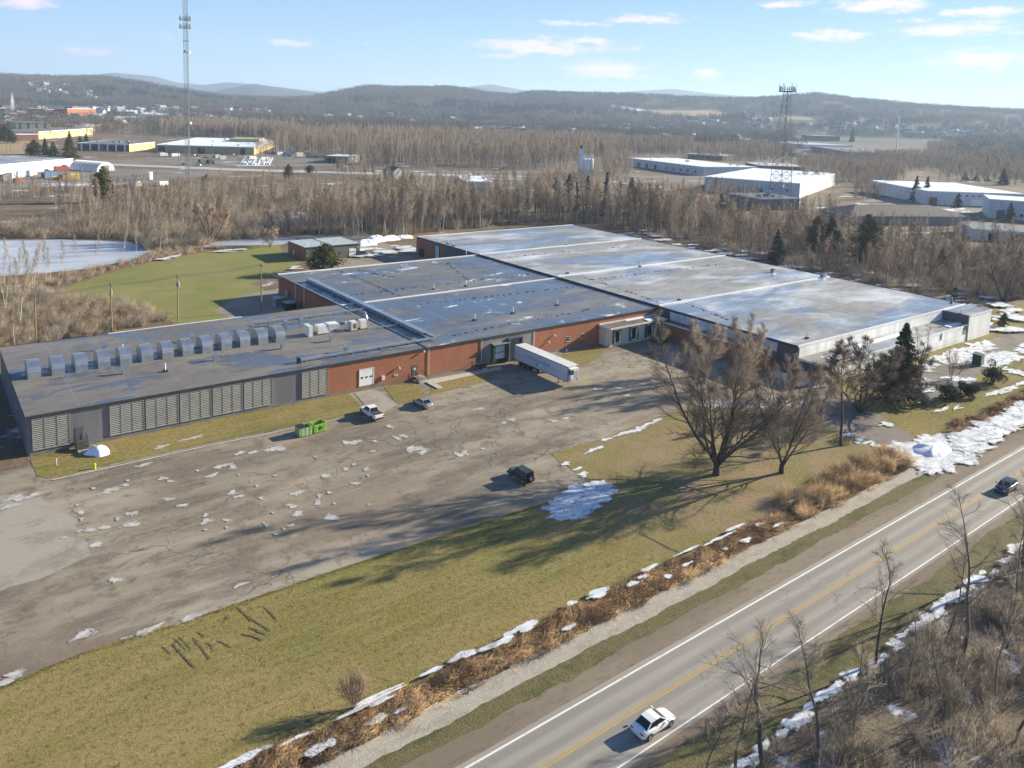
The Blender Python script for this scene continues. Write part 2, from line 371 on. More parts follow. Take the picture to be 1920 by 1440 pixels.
def mk_materials():
    g = GR
    # open country: litter, dry grass, old snow
    m, nt, b = mat_new('ground'); P = _pos(nt)
    c = _mix(nt, _ramp(nt, _noise(nt, P, .05, 6, .65), .35, .65), (.17, .115, .062), (.10, .07, .045))
    c = _mix(nt, _math(nt, 'MULTIPLY', _ramp(nt, _noise(nt, P, .9, 6, .7), .45, .7), .6), c, (.25, .18, .10))
    c = _mix(nt, _ramp(nt, _noise(nt, _pos(nt, (1, 1.6, 1)), .035, 7, .66), .60, .66), c, (.72, .75, .82))
    far = nt.nodes.new('ShaderNodeVectorMath'); far.operation = 'LENGTH'; nt.links.new(P, far.inputs[0])
    fm = _ramp(nt, far.outputs['Value'], 1400, 2200)
    fcol = _mix(nt, _ramp(nt, _noise(nt, P, .006, 7, .7), .4, .62), (.060, .046, .034), (.030, .036, .026))
    fcol = _mix(nt, _math(nt, 'MULTIPLY', _ramp(nt, _noise(nt, P, .05, 5, .7), .45, .62), .65), fcol, (.085, .066, .05))
    nt.links.new(_mix(nt, fm, c, fcol), b.inputs['Base Color']); b.inputs['Roughness'].default_value = .95
    _bump(nt, b, _noise(nt, P, .6, 6, .7), .5, .3); g['ground'] = m
    # mown winter lawn
    m, nt, b = mat_new('lawn'); P = _pos(nt); SX = _pos(nt, (.12, 1, 1))
    c = _mix(nt, _ramp(nt, _noise(nt, _pos(nt, (.45, 1, 1)), .09, 6, .6), .38, .64), (.205, .180, .056), (.285, .220, .092))
    c = _mix(nt, _math(nt, 'MULTIPLY', _ramp(nt, _noise(nt, P, .06, 5, .6), .52, .68), .8), c, (.135, .150, .042))
    c = _mix(nt, _math(nt, 'MULTIPLY', _ramp(nt, _noise(nt, SX, .8, 4, .6), .46, .62), .45), c, (.31, .25, .112))
    c = _mix(nt, _math(nt, 'MULTIPLY', _ramp(nt, _noise(nt, P, 1.7, 6, .8), .47, .66), .8), c, (.085, .072, .022))
    c = _mix(nt, _math(nt, 'MULTIPLY', _ramp(nt, _noise(nt, P, 3.2, 5, .8), .53, .68), .65), c, (.43, .36, .17))
    # fallen leaves lie round the maples
    dv = nt.nodes.new('ShaderNodeVectorMath'); dv.operation = 'DISTANCE'; nt.links.new(P, dv.inputs[0]); dv.inputs[1].default_value = (98, 68, 0)
    lf = _math(nt, 'SUBTRACT', 1.0, _ramp(nt, _math(nt, 'ADD', dv.outputs['Value'], _math(nt, 'MULTIPLY', _noise(nt, P, .09, 5, .6), 22)), 24, 46))
    l2 = _mix(nt, _ramp(nt, _noise(nt, P, .14, 6, .65), .40, .60), (.275, .200, .125), (.190, .175, .062)); l2 = _mix(nt, _math(nt, 'MULTIPLY', _ramp(nt, _noise(nt, P, 3.0, 5, .75), .47, .62), .7), l2, (.38, .28, .19))
    l2 = _mix(nt, _math(nt, 'MULTIPLY', _ramp(nt, _noise(nt, P, 1.3, 5, .75), .55, .70), .5), l2, (.15, .105, .055)); c = _mix(nt, lf, c, l2)
    c = _mix(nt, _math(nt, 'MULTIPLY', _ramp(nt, _noise(nt, _pos(nt, (.25, 1, 1)), .16, 6, .7), .54, .70), .55), c, (.26, .185, .085))
    nt.links.new(c, b.inputs['Base Color']); b.inputs['Roughness'].default_value = .95; b.inputs['Specular IOR Level'].default_value = .1
    _bump(nt, b, _noise(nt, P, 4.0, 6, .75), .8, .12); g['lawn'] = m
    g['back_lawn'] = layered('back_lawn_grass', (.205, .205, .058), [((.27, .225, .085), .05, (.5, 1, 1), .45, .62, .8), ((.15, .175, .045), .09, (1, 1, 1), .5, .66, .7), ((.12, .11, .035), 2.0, (1, 1, 1), .52, .7, .5), ((.33, .30, .12), 4.0, (1, 1, 1), .56, .7, .4)], .95, .8, 4, .12)
    # lawn with leaf litter under the maples
    m, nt, b = mat_new('leafy_lawn'); P = _pos(nt)
    c = _mix(nt, _ramp(nt, _noise(nt, P, .14, 6, .65), .40, .60), (.265, .200, .122), (.190, .178, .062))
    c = _mix(nt, _math(nt, 'MULTIPLY', _ramp(nt, _noise(nt, P, 3.0, 5, .75), .47, .62), .7), c, (.36, .275, .185))
    c = _mix(nt, _math(nt, 'MULTIPLY', _ramp(nt, _noise(nt, P, 1.3, 5, .75), .55, .70), .5), c, (.15, .105, .055))
    nt.links.new(c, b.inputs['Base Color']); b.inputs['Roughness'].default_value = .95; b.inputs['Specular IOR Level'].default_value = .1
    _bump(nt, b, _noise(nt, P, 4.0, 6, .75), .8, .12); g['leafy'] = m
    # worn car park asphalt
    m, nt, b = mat_new('worn_asphalt'); P = _pos(nt); SX = _pos(nt, (.18, 1, 1))
    c = _mix(nt, _ramp(nt, _noise(nt, _pos(nt, (.4, 1, 1)), .07, 7, .68), .36, .64), (.215, .180, .134), (.345, .298, .226))
    c = _mix(nt, _math(nt, 'MULTIPLY', _ramp(nt, _noise(nt, _pos(nt, (.40, 1, 1)), .10, 8, .70), .43, .60), .85), c, (.135, .106, .080))
    c = _mix(nt, _math(nt, 'MULTIPLY', _ramp(nt, _noise(nt, _pos(nt, (.5, 1, 1)), .45, 7, .7, .6), .56, .68), .7), c, (.085, .067, .052))
    c = _mix(nt, _math(nt, 'MULTIPLY', _ramp(nt, _noise(nt, _pos(nt, (.1, 1, 1)), .7, 4, .7), .52, .7), .45), c, (.38, .335, .262))
    c = _mix(nt, _math(nt, 'MULTIPLY', _ramp(nt, _noise(nt, P, .30, 6, .7), .52, .64), .7), c, (.125, .098, .072))
    c = _mix(nt, _math(nt, 'MULTIPLY', _ramp(nt, _noise(nt, P, 2.6, 5, .8), .48, .72), .5), c, (.37, .32, .25))
    # frost-heave cracks
    vo = nt.nodes.new('ShaderNodeTexVoronoi'); vo.feature = 'DISTANCE_TO_EDGE'; vo.inputs['Scale'].default_value = .16
    wr = nt.nodes.new('ShaderNodeVectorMath'); wr.operation = 'ADD'; nz = nt.nodes.new('ShaderNodeTexNoise'); nz.inputs['Scale'].default_value = .35; nz.inputs['Detail'].default_value = 5
    nt.links.new(P, nz.inputs['Vector']); sc_ = nt.nodes.new('ShaderNodeVectorMath'); sc_.operation = 'SCALE'; sc_.inputs['Scale'].default_value = 5.0
    nt.links.new(nz.outputs['Color'], sc_.inputs[0]); nt.links.new(P, wr.inputs[0]); nt.links.new(sc_.outputs[0], wr.inputs[1]); nt.links.new(wr.outputs[0], vo.inputs['Vector'])
    ck = _math(nt, 'SUBTRACT', 1.0, _ramp(nt, vo.outputs['Distance'], .004, .022))
    ck = _math(nt, 'MULTIPLY', ck, _ramp(nt, _noise(nt, P, .045, 3), .46, .62))
    c = _mix(nt, _math(nt, 'MULTIPLY', ck, .75), c, (.055, .046, .038))
    # dirty refrozen melt water
    c = _mix(nt, _math(nt, 'MULTIPLY', _ramp(nt, _noise(nt, _pos(nt, (.35, 1, 1)), .55, 7, .7, .8), .60, .74), .65), c, (.44, .395, .335))
    c = _mix(nt, _math(nt, 'MULTIPLY', _ramp(nt, _noise(nt, P, .035, 5, .6), .5, .66), .35), c, (.30, .235, .165))
    nt.links.new(c, b.inputs['Base Color']); b.inputs['Roughness'].default_value = .85; b.inputs['Specular IOR Level'].default_value = .35
    _bump(nt, b, _noise(nt, P, 3, 6, .7), .35, .05); g['asphalt'] = m
    g['concrete'] = layered('weathered_concrete', (.33, .30, .25), [((.22, .20, .17), .2, (1, 1, 1), .45, .65, .8), ((.42, .39, .34), 1.5, (1, 1, 1), .5, .7, .5)], .9, .2)
    g['drive'] = layered('driveway_asphalt', (.20, .175, .15), [((.12, .10, .085), .15, (1, 1, 1), .45, .65, .8), ((.7, .72, .77), .16, (.4, 1, 1), .66, .72, .9), ((.27, .24, .20), 1.8, (1, 1, 1), .5, .7, .5)], .88, .2)
    g['gravel_yard'] = layered('gravel_yard', (.27, .23, .18), [((.17, .145, .115), .08, (1, 1, 1), .42, .65, .8), ((.36, .31, .25), 1.2, (1, 1, 1), .5, .7, .6), ((.72, .75, .8), .05, (1, 1, 1), .64, .68, .9)], .95, .3)
    g['far_paving'] = layered('far_paving', (.22, .20, .175), [((.15, .13, .11), .03, (1, 1, 1), .42, .62, .8), ((.75, .77, .82), .022, (.5, 1, 1), .60, .64, .9), ((.2, .14, .08), .012, (1, 1, 1), .58, .64, .7)], .95)
    # road: salt-dried asphalt with paler wheel tracks
    m, nt, b = mat_new('road_asphalt'); P = _pos(nt)
    sep = nt.nodes.new('ShaderNodeSeparateXYZ'); nt.links.new(P, sep.inputs[0])
    off = _math(nt, 'ADD', sep.outputs['Y'], _math(nt, 'MULTIPLY', sep.outputs['X'], -.0155))      # metres across the road
    tr = _math(nt, 'SINE', _math(nt, 'MULTIPLY', _math(nt, 'ADD', off, -43.75+.5), 2*math.pi/1.75))
    LX = nt.nodes.new('ShaderNodeMapping'); LX.inputs['Rotation'].default_value = (0, 0, -.0155); LX.inputs['Scale'].default_value = (.05, 1, 1); nt.links.new(P, LX.inputs[0])
    c = _mix(nt, _ramp(nt, tr, -.8, .9), (.235, .215, .19), (.315, .29, .26))
    c = _mix(nt, _math(nt, 'MULTIPLY', _ramp(nt, _noise(nt, LX.outputs[0], .8, 5, .7), .4, .68), .5), c, (.21, .19, .165))
    vo = nt.nodes.new('ShaderNodeTexVoronoi'); vo.feature = 'DISTANCE_TO_EDGE'; vo.inputs['Scale'].default_value = .22; vo.inputs['Randomness'].default_value = 1.0
    wv = nt.nodes.new('ShaderNodeVectorMath'); wv.operation = 'ADD'; nq = nt.nodes.new('ShaderNodeTexNoise'); nq.inputs['Scale'].default_value = .5; nq.inputs['Detail'].default_value = 5; nt.links.new(P, nq.inputs['Vector']); sq = nt.nodes.new('ShaderNodeVectorMath'); sq.operation = 'SCALE'; sq.inputs['Scale'].default_value = 3.0; nt.links.new(nq.outputs['Color'], sq.inputs[0]); nt.links.new(P, wv.inputs[0]); nt.links.new(sq.outputs[0], wv.inputs[1]); nt.links.new(wv.outputs[0], vo.inputs['Vector'])
    ck = _math(nt, 'MULTIPLY', _math(nt, 'SUBTRACT', 1.0, _ramp(nt, vo.outputs['Distance'], .003, .02)), _ramp(nt, _noise(nt, P, .06, 3), .5, .62)); c = _mix(nt, _math(nt, 'MULTIPLY', ck, .55), c, (.10, .09, .08))
    c = _mix(nt, _math(nt, 'MULTIPLY', _ramp(nt, _noise(nt, LX.outputs[0], .25, 6, .7), .52, .7), .35), c, (.36, .325, .28))
    c = _mix(nt, _math(nt, 'MULTIPLY', _ramp(nt, _noise(nt, P, 3.5, 5, .8), .45, .7), .25), c, (.33, .31, .28))
    nt.links.new(c, b.inputs['Base Color']); b.inputs['Roughness'].default_value = .8; _bump(nt, b, _noise(nt, P, 5, 5, .7), .2, .03); g['road'] = m
    g['shoulder'] = layered('shoulder_gravel', (.19, .15, .11), [((.25, .205, .155), .25, (.15, 1, 1), .42, .62, .8), ((.12, .095, .07), 1.6, (.4, 1, 1), .5, .7, .6), ((.30, .25, .19), 6, (1, 1, 1), .55, .7, .6)], .95, .35, 6)
    g['verge'] = layered('verge_grass', (.15, .125, .055), [((.07, .085, .028), .35, (.5, 1, 1), .48, .62, .85), ((.22, .17, .09), 1.2, (1, 1, 1), .5, .7, .6), ((.06, .05, .025), 4, (1, 1, 1), .5, .68, .7)], .95, .8, 4, .15)
    g['path'] = layered('pale_gravel_path', (.40, .36, .30), [((.29, .255, .21), .6, (.6, 1, 1), .45, .65, .7), ((.52, .48, .42), 2.5, (1, 1, 1), .52, .66, .7), ((.22, .19, .155), 7, (1, 1, 1), .56, .68, .8)], .95, .6, 6, .1)
    g['ditch'] = layered('shade_dark_litter', (.125, .082, .045), [((.085, .055, .028), .5, (1, 1, 1), .45, .62, .8), ((.26, .17, .09), 2, (1, 1, 1), .52, .68, .6)], .95, .8, 3, .15)  # litter colour darkened to paint the shade gaps between the reeds
    g['brush_floor'] = layered('brush_floor', (.18, .148, .105), [((.22, .17, .12), .5, (1, 1, 1), .45, .62, .8), ((.66, .70, .78), .17, (1, 1, 1), .56, .64, .9), ((.06, .045, .032), 2, (1, 1, 1), .52, .68, .6)], .95, .8, 3, .15)
    g['snow'] = layered('old_snow', (.80, .83, .88), [((.55, .55, .55), 1.1, (1, 1, 1), .56, .70, .6), ((.9, .91, .93), .4, (1, 1, 1), .45, .6, .5)], .6, .5, 1.5, .12)
    g['dirty_snow'] = layered('dirty_snow', (.50, .47, .43), [((.62, .61, .60), 1.1, (1, 1, 1), .46, .60, .9), ((.19, .16, .13), .75, (.7, 1, 1), .50, .60, .9)], .6, .5, 3, .08)
    g['ice'] = layered('pond_ice', (.34, .375, .425), [((.52, .55, .60), .05, (.35, 1, 1), .42, .62, .9), ((.33, .385, .45), .09, (.3, 1, 1), .53, .66, .7), ((.8, .83, .87), .2, (.3, 1, 1), .6, .68, .6)], .45, .1, .5)
    g['field'] = layered('stubble_field', (.36, .27, .15), [((.28, .21, .12), .01, (1, 1, 1), .4, .6, .8)], .95)
    # --- roofs
    def roof(name, base, wet, wets, wr, snow, snows, seam=7.6, sheen=.42):
        m, nt, b = mat_new(name); P = _pos(nt); ST = _pos(nt, (.42, 1, 1))
        c = _mix(nt, _ramp(nt, _noise(nt, ST, .10, 7, .66), .36, .64), tuple(q*.78 for q in base), tuple(q*1.2 for q in base))
        c = _mix(nt, _math(nt, 'MULTIPLY', _ramp(nt, _noise(nt, _pos(nt, (.16, 1, 1)), .9, 5, .7), .46, .66), .5), c, tuple(q*1.32 for q in base))
        c = _mix(nt, _math(nt, 'MULTIPLY', _ramp(nt, _noise(nt, _pos(nt, (.6, 1, 1)), .75, 7, .75), .50, .64), .6), c, tuple(q*.62 for q in base))
        wm = _ramp(nt, _noise(nt, _pos(nt, (.38, 1, 1)), wets, 6, .58, .5), wr[0], wr[1])
        c = _mix(nt, _math(nt, 'MULTIPLY', wm, .9), c, wet)
        sm = _ramp(nt, _noise(nt, _pos(nt, (.5, 1, 1)), snows[0], 7, .63, .4), snows[1], snows[2])
        c = _mix(nt, sm, c, snow)
        sp = nt.nodes.new('ShaderNodeSeparateXYZ'); nt.links.new(P, sp.inputs[0])
        fr = _math(nt, 'ABSOLUTE', _math(nt, 'SUBTRACT', _math(nt, 'FRACT', _math(nt, 'DIVIDE', sp.outputs['X'], seam)), .5))
        c = _mix(nt, _math(nt, 'MULTIPLY', _math(nt, 'SUBTRACT', 1.0, _ramp(nt, fr, .006, .016)), .28), c, tuple(min(1, q*2.0) for q in base))
        nt.links.new(c, b.inputs['Base Color'])
        r = _math(nt, 'SUBTRACT', sheen+.22, _math(nt, 'MULTIPLY', wm, sheen)); r = _math(nt, 'MAXIMUM', r, _math(nt, 'MULTIPLY', sm, .6))
        nt.links.new(r, b.inputs['Roughness']); b.inputs['Specular IOR Level'].default_value = .6
        _bump(nt, b, _noise(nt, P, .8, 4, .6), .10, .05); g[name] = m
    roof('roof_old', (.165, .150, .134), (.085, .092, .115), .24, (.53, .575), (.5, .5, .5), (.5, .74, .77), 7.6, .46)
    roof('roof_wet', (.150, .155, .165), (.062, .080, .118), .085, (.38, .58), (.70, .74, .80), (.26, .60, .70), 14.3, .46)
    roof('roof_icy', (.265, .258, .250), (.155, .185, .235), .06, (.44, .60), (.62, .65, .70), (.10, .43, .74), 12.2, .44)
    g['flash_white'] = plain('white_flashing', (.78, .78, .77), .5, 0, .06)
    g['flash_dark'] = plain('dark_flashing', (.035, .038, .045), .5, 0, .2)
    # --- walls
    m, nt, b = mat_new('red_brick'); P = _pos(nt)
    sp = nt.nodes.new('ShaderNodeSeparateXYZ'); nt.links.new(P, sp.inputs[0]); cb = nt.nodes.new('ShaderNodeCombineXYZ')
    nt.links.new(_math(nt, 'ADD', sp.outputs['X'], sp.outputs['Y']), cb.inputs[0]); nt.links.new(sp.outputs['Z'], cb.inputs[1])
    bk = nt.nodes.new('ShaderNodeTexBrick'); nt.links.new(cb.outputs[0], bk.inputs['Vector']); bk.inputs['Scale'].default_value = 1.0
    bk.inputs['Brick Width'].default_value = .42; bk.inputs['Row Height'].default_value = .14; bk.inputs['Mortar Size'].default_value = .012
    bk.inputs['Color1'].default_value = (.36, .125, .058, 1); bk.inputs['Color2'].default_value = (.29, .095, .045, 1); bk.inputs['Mortar'].default_value = (.26, .16, .11, 1)
    c = _mix(nt, _math(nt, 'MULTIPLY', _ramp(nt, _noise(nt, _pos(nt, (1, 1, .3)), .35, 5, .65), .45, .68), .5), bk.outputs['Color'], (.40, .16, .085))
    c = _mix(nt, _math(nt, 'MULTIPLY', _ramp(nt, _noise(nt, _pos(nt, (1, 1, .12)), .9, 5, .7), .56, .72), .35), c, (.20, .075, .045))
    nt.links.new(c, b.inputs['Base Color']); b.inputs['Roughness'].default_value = .9; g['brick'] = m
    def siding(name, col, pitch, axis='Z', rough=.6, depth=.4):
        m, nt, b = mat_new(name); P = _pos(nt); sp = nt.nodes.new('ShaderNodeSeparateXYZ'); nt.links.new(P, sp.inputs[0])
        src = sp.outputs['Z'] if axis == 'Z' else _math(nt, 'ADD', sp.outputs['X'], sp.outputs['Y'])
        w = _math(nt, 'ABSOLUTE', _math(nt, 'SUBTRACT', _math(nt, 'FRACT', _math(nt, 'DIVIDE', src, pitch)), .5))
        f = _noise(nt, _pos(nt, (1, 1, .3)), .5, 5, .65)
        c = _mix(nt, _ramp(nt, f, .35, .68), tuple(q*.84 for q in col), tuple(min(1, q*1.12) for q in col))
        c = _mix(nt, _math(nt, 'MULTIPLY', _math(nt, 'SUBTRACT', 1.0, _ramp(nt, w, .03, .09)), depth), c, tuple(q*.5 for q in col))
        nt.links.new(c, b.inputs['Base Color']); b.inputs['Roughness'].default_value = rough
        _bump(nt, b, w, .3, .04); g[name] = m
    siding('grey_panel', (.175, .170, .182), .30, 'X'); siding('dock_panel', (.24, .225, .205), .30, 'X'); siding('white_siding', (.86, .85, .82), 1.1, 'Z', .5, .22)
    siding('dark_shade_siding', (.085, .09, .105), .30, 'X'); siding('cream_wall', (.62, .59, .50), .4, 'X', .7, .25); siding('tan_siding', (.60, .49, .24), 3.2, 'X', .6, .3)
    siding('green_grey_siding', (.19, .20, .15), .35, 'X'); siding('pale_siding', (.58, .60, .62), .9, 'X', .6, .2); siding('blue_white_siding', (.50, .55, .60), 4, 'X', .5, .15)
    g['plinth'] = plain('concrete_plinth', (.19, .175, .165), .9, 0, .2, .8)
    g['pale_conc'] = plain('pale_concrete', (.44, .41, .36), .9, 0, .18, .9)
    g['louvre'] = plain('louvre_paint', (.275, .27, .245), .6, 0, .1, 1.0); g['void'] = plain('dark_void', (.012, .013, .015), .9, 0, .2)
    g['galv'] = plain('galvanised_metal', (.47, .50, .54), .34, .8, .14, .8); g['steel'] = plain('dull_steel', (.30, .31, .32), .5, .6, .2, 2)
    g['rust'] = plain('rusty_metal', (.16, .09, .06), .8, .2, .3, 3); g['black'] = plain('black_paint', (.018, .018, .02), .5, 0, .2)
    g['white'] = plain('white_paint', (.78, .78, .77), .45, 0, .06); g['offwhite'] = plain('off_white_paint', (.64, .63, .60), .55, 0, .1, .8)
    g['glass'] = glassy('window_glass', (.02, .025, .03)); g['carglass'] = glassy('car_glass', (.012, .016, .02), .04)
    g['grey_door'] = plain('grey_door_paint', (.10, .105, .115), .5, 0, .1); g['lime'] = plain('lime_green_paint', (.24, .42, .06), .5, 0, .14, 2)
    g['lime_old'] = plain('faded_green_paint', (.33, .45, .20), .6, 0, .25, 3); g['rubber'] = plain('tyre_rubber', (.018, .018, .019), .85, 0, .2)
    g['rim'] = plain('wheel_alloy', (.45, .46, .48), .3, .8, .1); g['yellow'] = plain('yellow_paint', (.75, .58, .06), .5, 0, .1); g['red_lamp'] = plain('red_lamp', (.35, .015, .012), .25, 0, .1)
    g['lamp'] = plain('clear_lamp', (.75, .77, .8), .15, 0, .05); g['teal'] = plain('teal_lettering', (.03, .16, .15), .5, 0, .1); g['green_seal'] = plain('green_dock_seal', (.025, .06, .05), .8, 0, .2)
    g['timber'] = plain('pole_timber', (.24, .185, .12), .9, 0, .25, 1.0, stretch=(1, 1, .1)); g['marking_w'] = layered('worn_white_marking', (.74, .72, .67), [((.42, .39, .35), 1.6, (.5, 1, 1), .55, .68, .7)], .7)
    g['marking_y'] = layered('worn_yellow_marking', (.46, .31, .09), [((.33, .27, .18), 1.2, (.5, 1, 1), .5, .66, .7)], .7); g['dockblue'] = plain('blue_paint', (.05, .12, .28), .5, 0, .15)
    for k, c, ro, me in (('car_white', (.80, .80, .80), .22, 0), ('car_silver', (.42, .42, .42), .28, .55), ('car_black', (.022, .025, .03), .2, 0), ('car_slate', (.05, .058, .07), .22, .2), ('car_red', (.30, .03, .025), .25, 0), ('car_blue', (.04, .09, .2), .25, 0), ('trim', (.02, .02, .022), .6, 0)):
        m, nt, b = mat_new(k); b.inputs['Base Color'].default_value = (*c, 1); b.inputs['Roughness'].default_value = ro; b.inputs['Metallic'].default_value = me; b.inputs['Coat Weight'].default_value = .6 if k != 'trim' else 0; g[k] = m
    # --- plants
    g['bark_grey'] = plain('grey_bark', (.155, .125, .098), .95, 0, .35, 2.5, True, stretch=(1, 1, .3)); g['bark_dark'] = plain('dark_bark', (.085, .066, .052), .95, 0, .3, 2.0, True, stretch=(1, 1, .3))
    g['bark_pale'] = plain('pale_birch_bark', (.60, .55, .47), .9, 0, .35, 1.2, True, stretch=(1, 1, .5))
    g['twig_dark'] = plain('dark_twigs', (.135, .098, .075), .95, 0, .25, .5, True); g['twig_tan'] = plain('tan_twigs', (.34, .262, .178), .95, 0, .25, .4, True)
    g['twig_red'] = plain('reddish_twigs', (.27, .19, .14), .95, 0, .25, .4, True); g['twig_grey'] = plain('grey_twigs', (.26, .218, .172), .95, 0, .25, .4, True)
    g['needles'] = plain('conifer_needles', (.075, .088, .034), .9, 0, .45, .9, True); g['needles_blue'] = plain('dark_spruce_needles', (.036, .055, .034), .9, 0, .45, .9, True)
    g['needles_gold'] = plain('olive_pine_needles', (.155, .142, .045), .9, 0, .45, .8, True); g['bush'] = plain('juniper_foliage', (.055, .052, .022), .9, 0, .45, 1.4, True)
    g['reed'] = plain('dead_reeds', (.42, .29, .165), .95, 0, .5, .5); g['reed_red'] = plain('russet_reeds', (.27, .155, .08), .95, 0, .4, .4)
    g['stick'] = plain('bare_brush', (.36, .30, .23), .95, 0, .4, .5); g['stick_dark'] = plain('dark_brush', (.215, .175, .13), .95, 0, .35, .5)
mk_materials()
# ------------------------------------------------------------------ the ground
def build_ground():
    rs = np.concatenate([[0.01], np.geomspace(25, 1000, 34), np.arange(1080, 6200, 85), np.arange(6300, 9000, 220), np.arange(9100, 12400, 260)])
    az0, az1 = RAD(-22), RAD(98)
    az = np.concatenate([np.linspace(az0, az1, 400), np.linspace(az1, az0+2*math.pi, 60)[1:-1]])
    R, A = np.meshgrid(rs, az, indexing='ij'); X = R*np.sin(A); Y = R*np.cos(A); Z = hgt(X, Y)
    V = np.stack([X, Y, Z], -1).reshape(-1, 3); n = len(az); F = []
    i, j = np.meshgrid(np.arange(len(rs)-1), np.arange(n), indexing='ij'); j2 = (j+1) % n
    F = np.stack([i*n+j, (i+1)*n+j, (i+1)*n+j2, i*n+j2], -1).reshape(-1, 4)[:, ::-1]
    o = tri_mesh('ground', V, F, GR['ground'], smooth=True); o['kind'] = 'structure'
build_ground()
RC = lambda x: 43.75+0.0155*(x-39)                       # road axis
RT = lambda x: RC(x)+14.1+2.1*float(sst(88, 112, x))          # lawn side of the reeds
def strip(o0, o1, x0=-260, x1=520, step=6, jit=0.0, seed=3, jit0=None):
    r = random.Random(seed); step = min(step, .7) if (jit or jit0) else step; xs = [x0+step*i for i in range(int((x1-x0)/step)+1)]
    j0 = jit if jit0 is None else jit0
    w = lambda x, k: .45*math.sin(x*.19+k)+.35*math.sin(x*.53+2.3*k)+.25*math.sin(x*1.27+k*k)+r.uniform(-.45, .45)
    return [(x, RC(x)+o0+j0*w(x, seed)) for x in xs]+[(x, RC(x)+o1+jit*w(x, seed+1.7)) for x in reversed(xs)]
def build_flats():
    g = GR
    # lawn in front of the car park
    edge = gpl([(-60, 1308), (0, 1290), (150, 1226), (300, 1180), (480, 1120), (640, 1065), (850, 998), (1000, 950), (1060, 930)])
    lawnA = edge + [(71, 78), (71.5, RT(71))] + [(x, RT(x)) for x in range(66, -70, -6)] + [(-66, 78)]
    sheet('lawn', [smooth_poly(lawnA, 1.2, .28, 4)], .03, g['lawn'])
    isl = gpl([(1060, 930), (1112, 907), (1070, 880), (1030, 850), (1130, 822), (1240, 781), (1323, 757), (1443, 764), (1500, 774), (1567, 803), (1633, 829), (1700, 855)])
    isl += [(122.5, RC(122)+17.5)] + [(x, RT(x)) for x in range(120, 71, -6)]
    sheet('leafy_lawn', [smooth_poly(isl, 1.0, .22, 5)], .035, g['lawn'])
    lot = [(-70, 127), (-70, 78.5)] + edge[1:] + gpl([(1112, 907), (1070, 880), (1030, 850), (1130, 822), (1240, 781), (1323, 757), (1443, 764)]) + [(143.3, 92), (143.3, 129.4), (12, 129.4), (12, 126)]
    sheet('parking_lot', [smooth_poly(lot, 1.5, .12, 6)], .012, g['asphalt'])
    con = gpl([(-80, 930), (80, 935), (142, 975), (150, 1005), (175, 1040), (120, 1068), (0, 1110), (-90, 1140)])
    sheet('concrete_apron', [smooth_poly(con, 1.2, .35, 8)], .024, g['concrete'])
    drv = gpl([(1443, 764), (1500, 774), (1567, 803), (1633, 829), (1690, 851)]) + [(126, RC(126)+9), (134, RC(134)+10)] + gpl([(1740, 836), (1713, 818), (1640, 772), (1548, 722)]) + [(143.3, 92)]
    sheet('driveway', [drv], .022, g['drive'])
    off = gpl([(1548, 716), (1640, 772), (1713, 818), (1750, 832)]) + [(138, RC(138)+15), (320, RC(320)+15), (320, 96), (217.2, 96), (217.2, 84.5), (143.5, 84.5)]
    sheet('office_lawn', [smooth_poly(off, 1.5, .2, 9)], .03, g['lawn'])
    yard = gpl([(1730, 690), (1790, 660), (1880, 628), (2000, 600), (2000, 640), (1900, 665), (1860, 690), (1790, 730), (1740, 760), (1690, 750)])
    sheet('office_parking', [smooth_poly(yard, 1.2, .3, 10)], .042, g['drive'])
    # back lawn, track, rear yard
    bl = gpl([(96, 548), (150, 530), (200, 514), (300, 488), (420, 466), (527, 459)]) + [(101, 262), (104, 250), (78, 225), (78.4, 168.5), (46, 168.5)] + gpl([(330, 610), (300, 592), (215, 572), (140, 558)])
    sheet('back_lawn', [smooth_poly(bl, 2, .5, 11)], .02, g['back_lawn'])
    tk = gpl([(400, 585), (430, 565), (455, 553), (500, 545), (527, 541)]) + [(78.3, 190), (78.3, 169), (66, 169)]
    sheet('gravel_track', [smooth_poly(tk, 1.5, .2, 12)], .04, g['gravel_yard'])
    ry = [(104.5, 249.5), (104, 238), (90, 222), (79, 212), (79, 206.8), (143.3, 206.8), (143.3, 262), (150, 300), (118, 300), (122, 262), (122, 249.5)]
    sheet('rear_yard', [smooth_poly(ry, 2, .3, 13)], .03, g['gravel_yard'])
    # grass strips against the front wall
    gs = []
    s1 = gpl([(70, 893), (60, 870)]) + [(12.3, 129.4), (62.3, 129.4)] + gpl([(690, 775), (560, 797), (385, 832), (200, 872), (120, 893), (90, 898)])
    s2 = gpl([(716, 722), (745, 758), (790, 748), (800, 742)]) + [(75.4, 129.4), (68.6, 129.4)]
    s3 = gpl([(806, 742), (860, 728), (925, 712), (905, 700), (812, 714)])
    s4 = gpl([(1038, 672), (1090, 652), (1117, 648), (1136, 652), (1125, 668), (1100, 683), (1060, 690)]) + [(108.4, 117.5), (108.4, 129.4)]
    sheet('grass_strip', [smooth_poly(s, .9, .13, 14) for s in (s1, s2, s3)], .045, g['lawn'])
    sheet('grass_strip', [smooth_poly(gpl([(1036, 672), (1090, 656), (1117, 648), (1136, 652), (1125, 668), (1100, 683), (1060, 690), (1040, 686)]), .9, .13, 15)], .045, g['lawn'])
    ramp = gpl([(664, 737), (704, 731), (745, 758), (722, 772), (700, 778)])
    sheet('concrete_ramp', [ramp], .06, g['concrete'])
    wk = gpl([(797, 713), (905, 694), (938, 687), (942, 692), (812, 720)])
    sheet('concrete_walk', [wk], .062, g['pale_conc'])
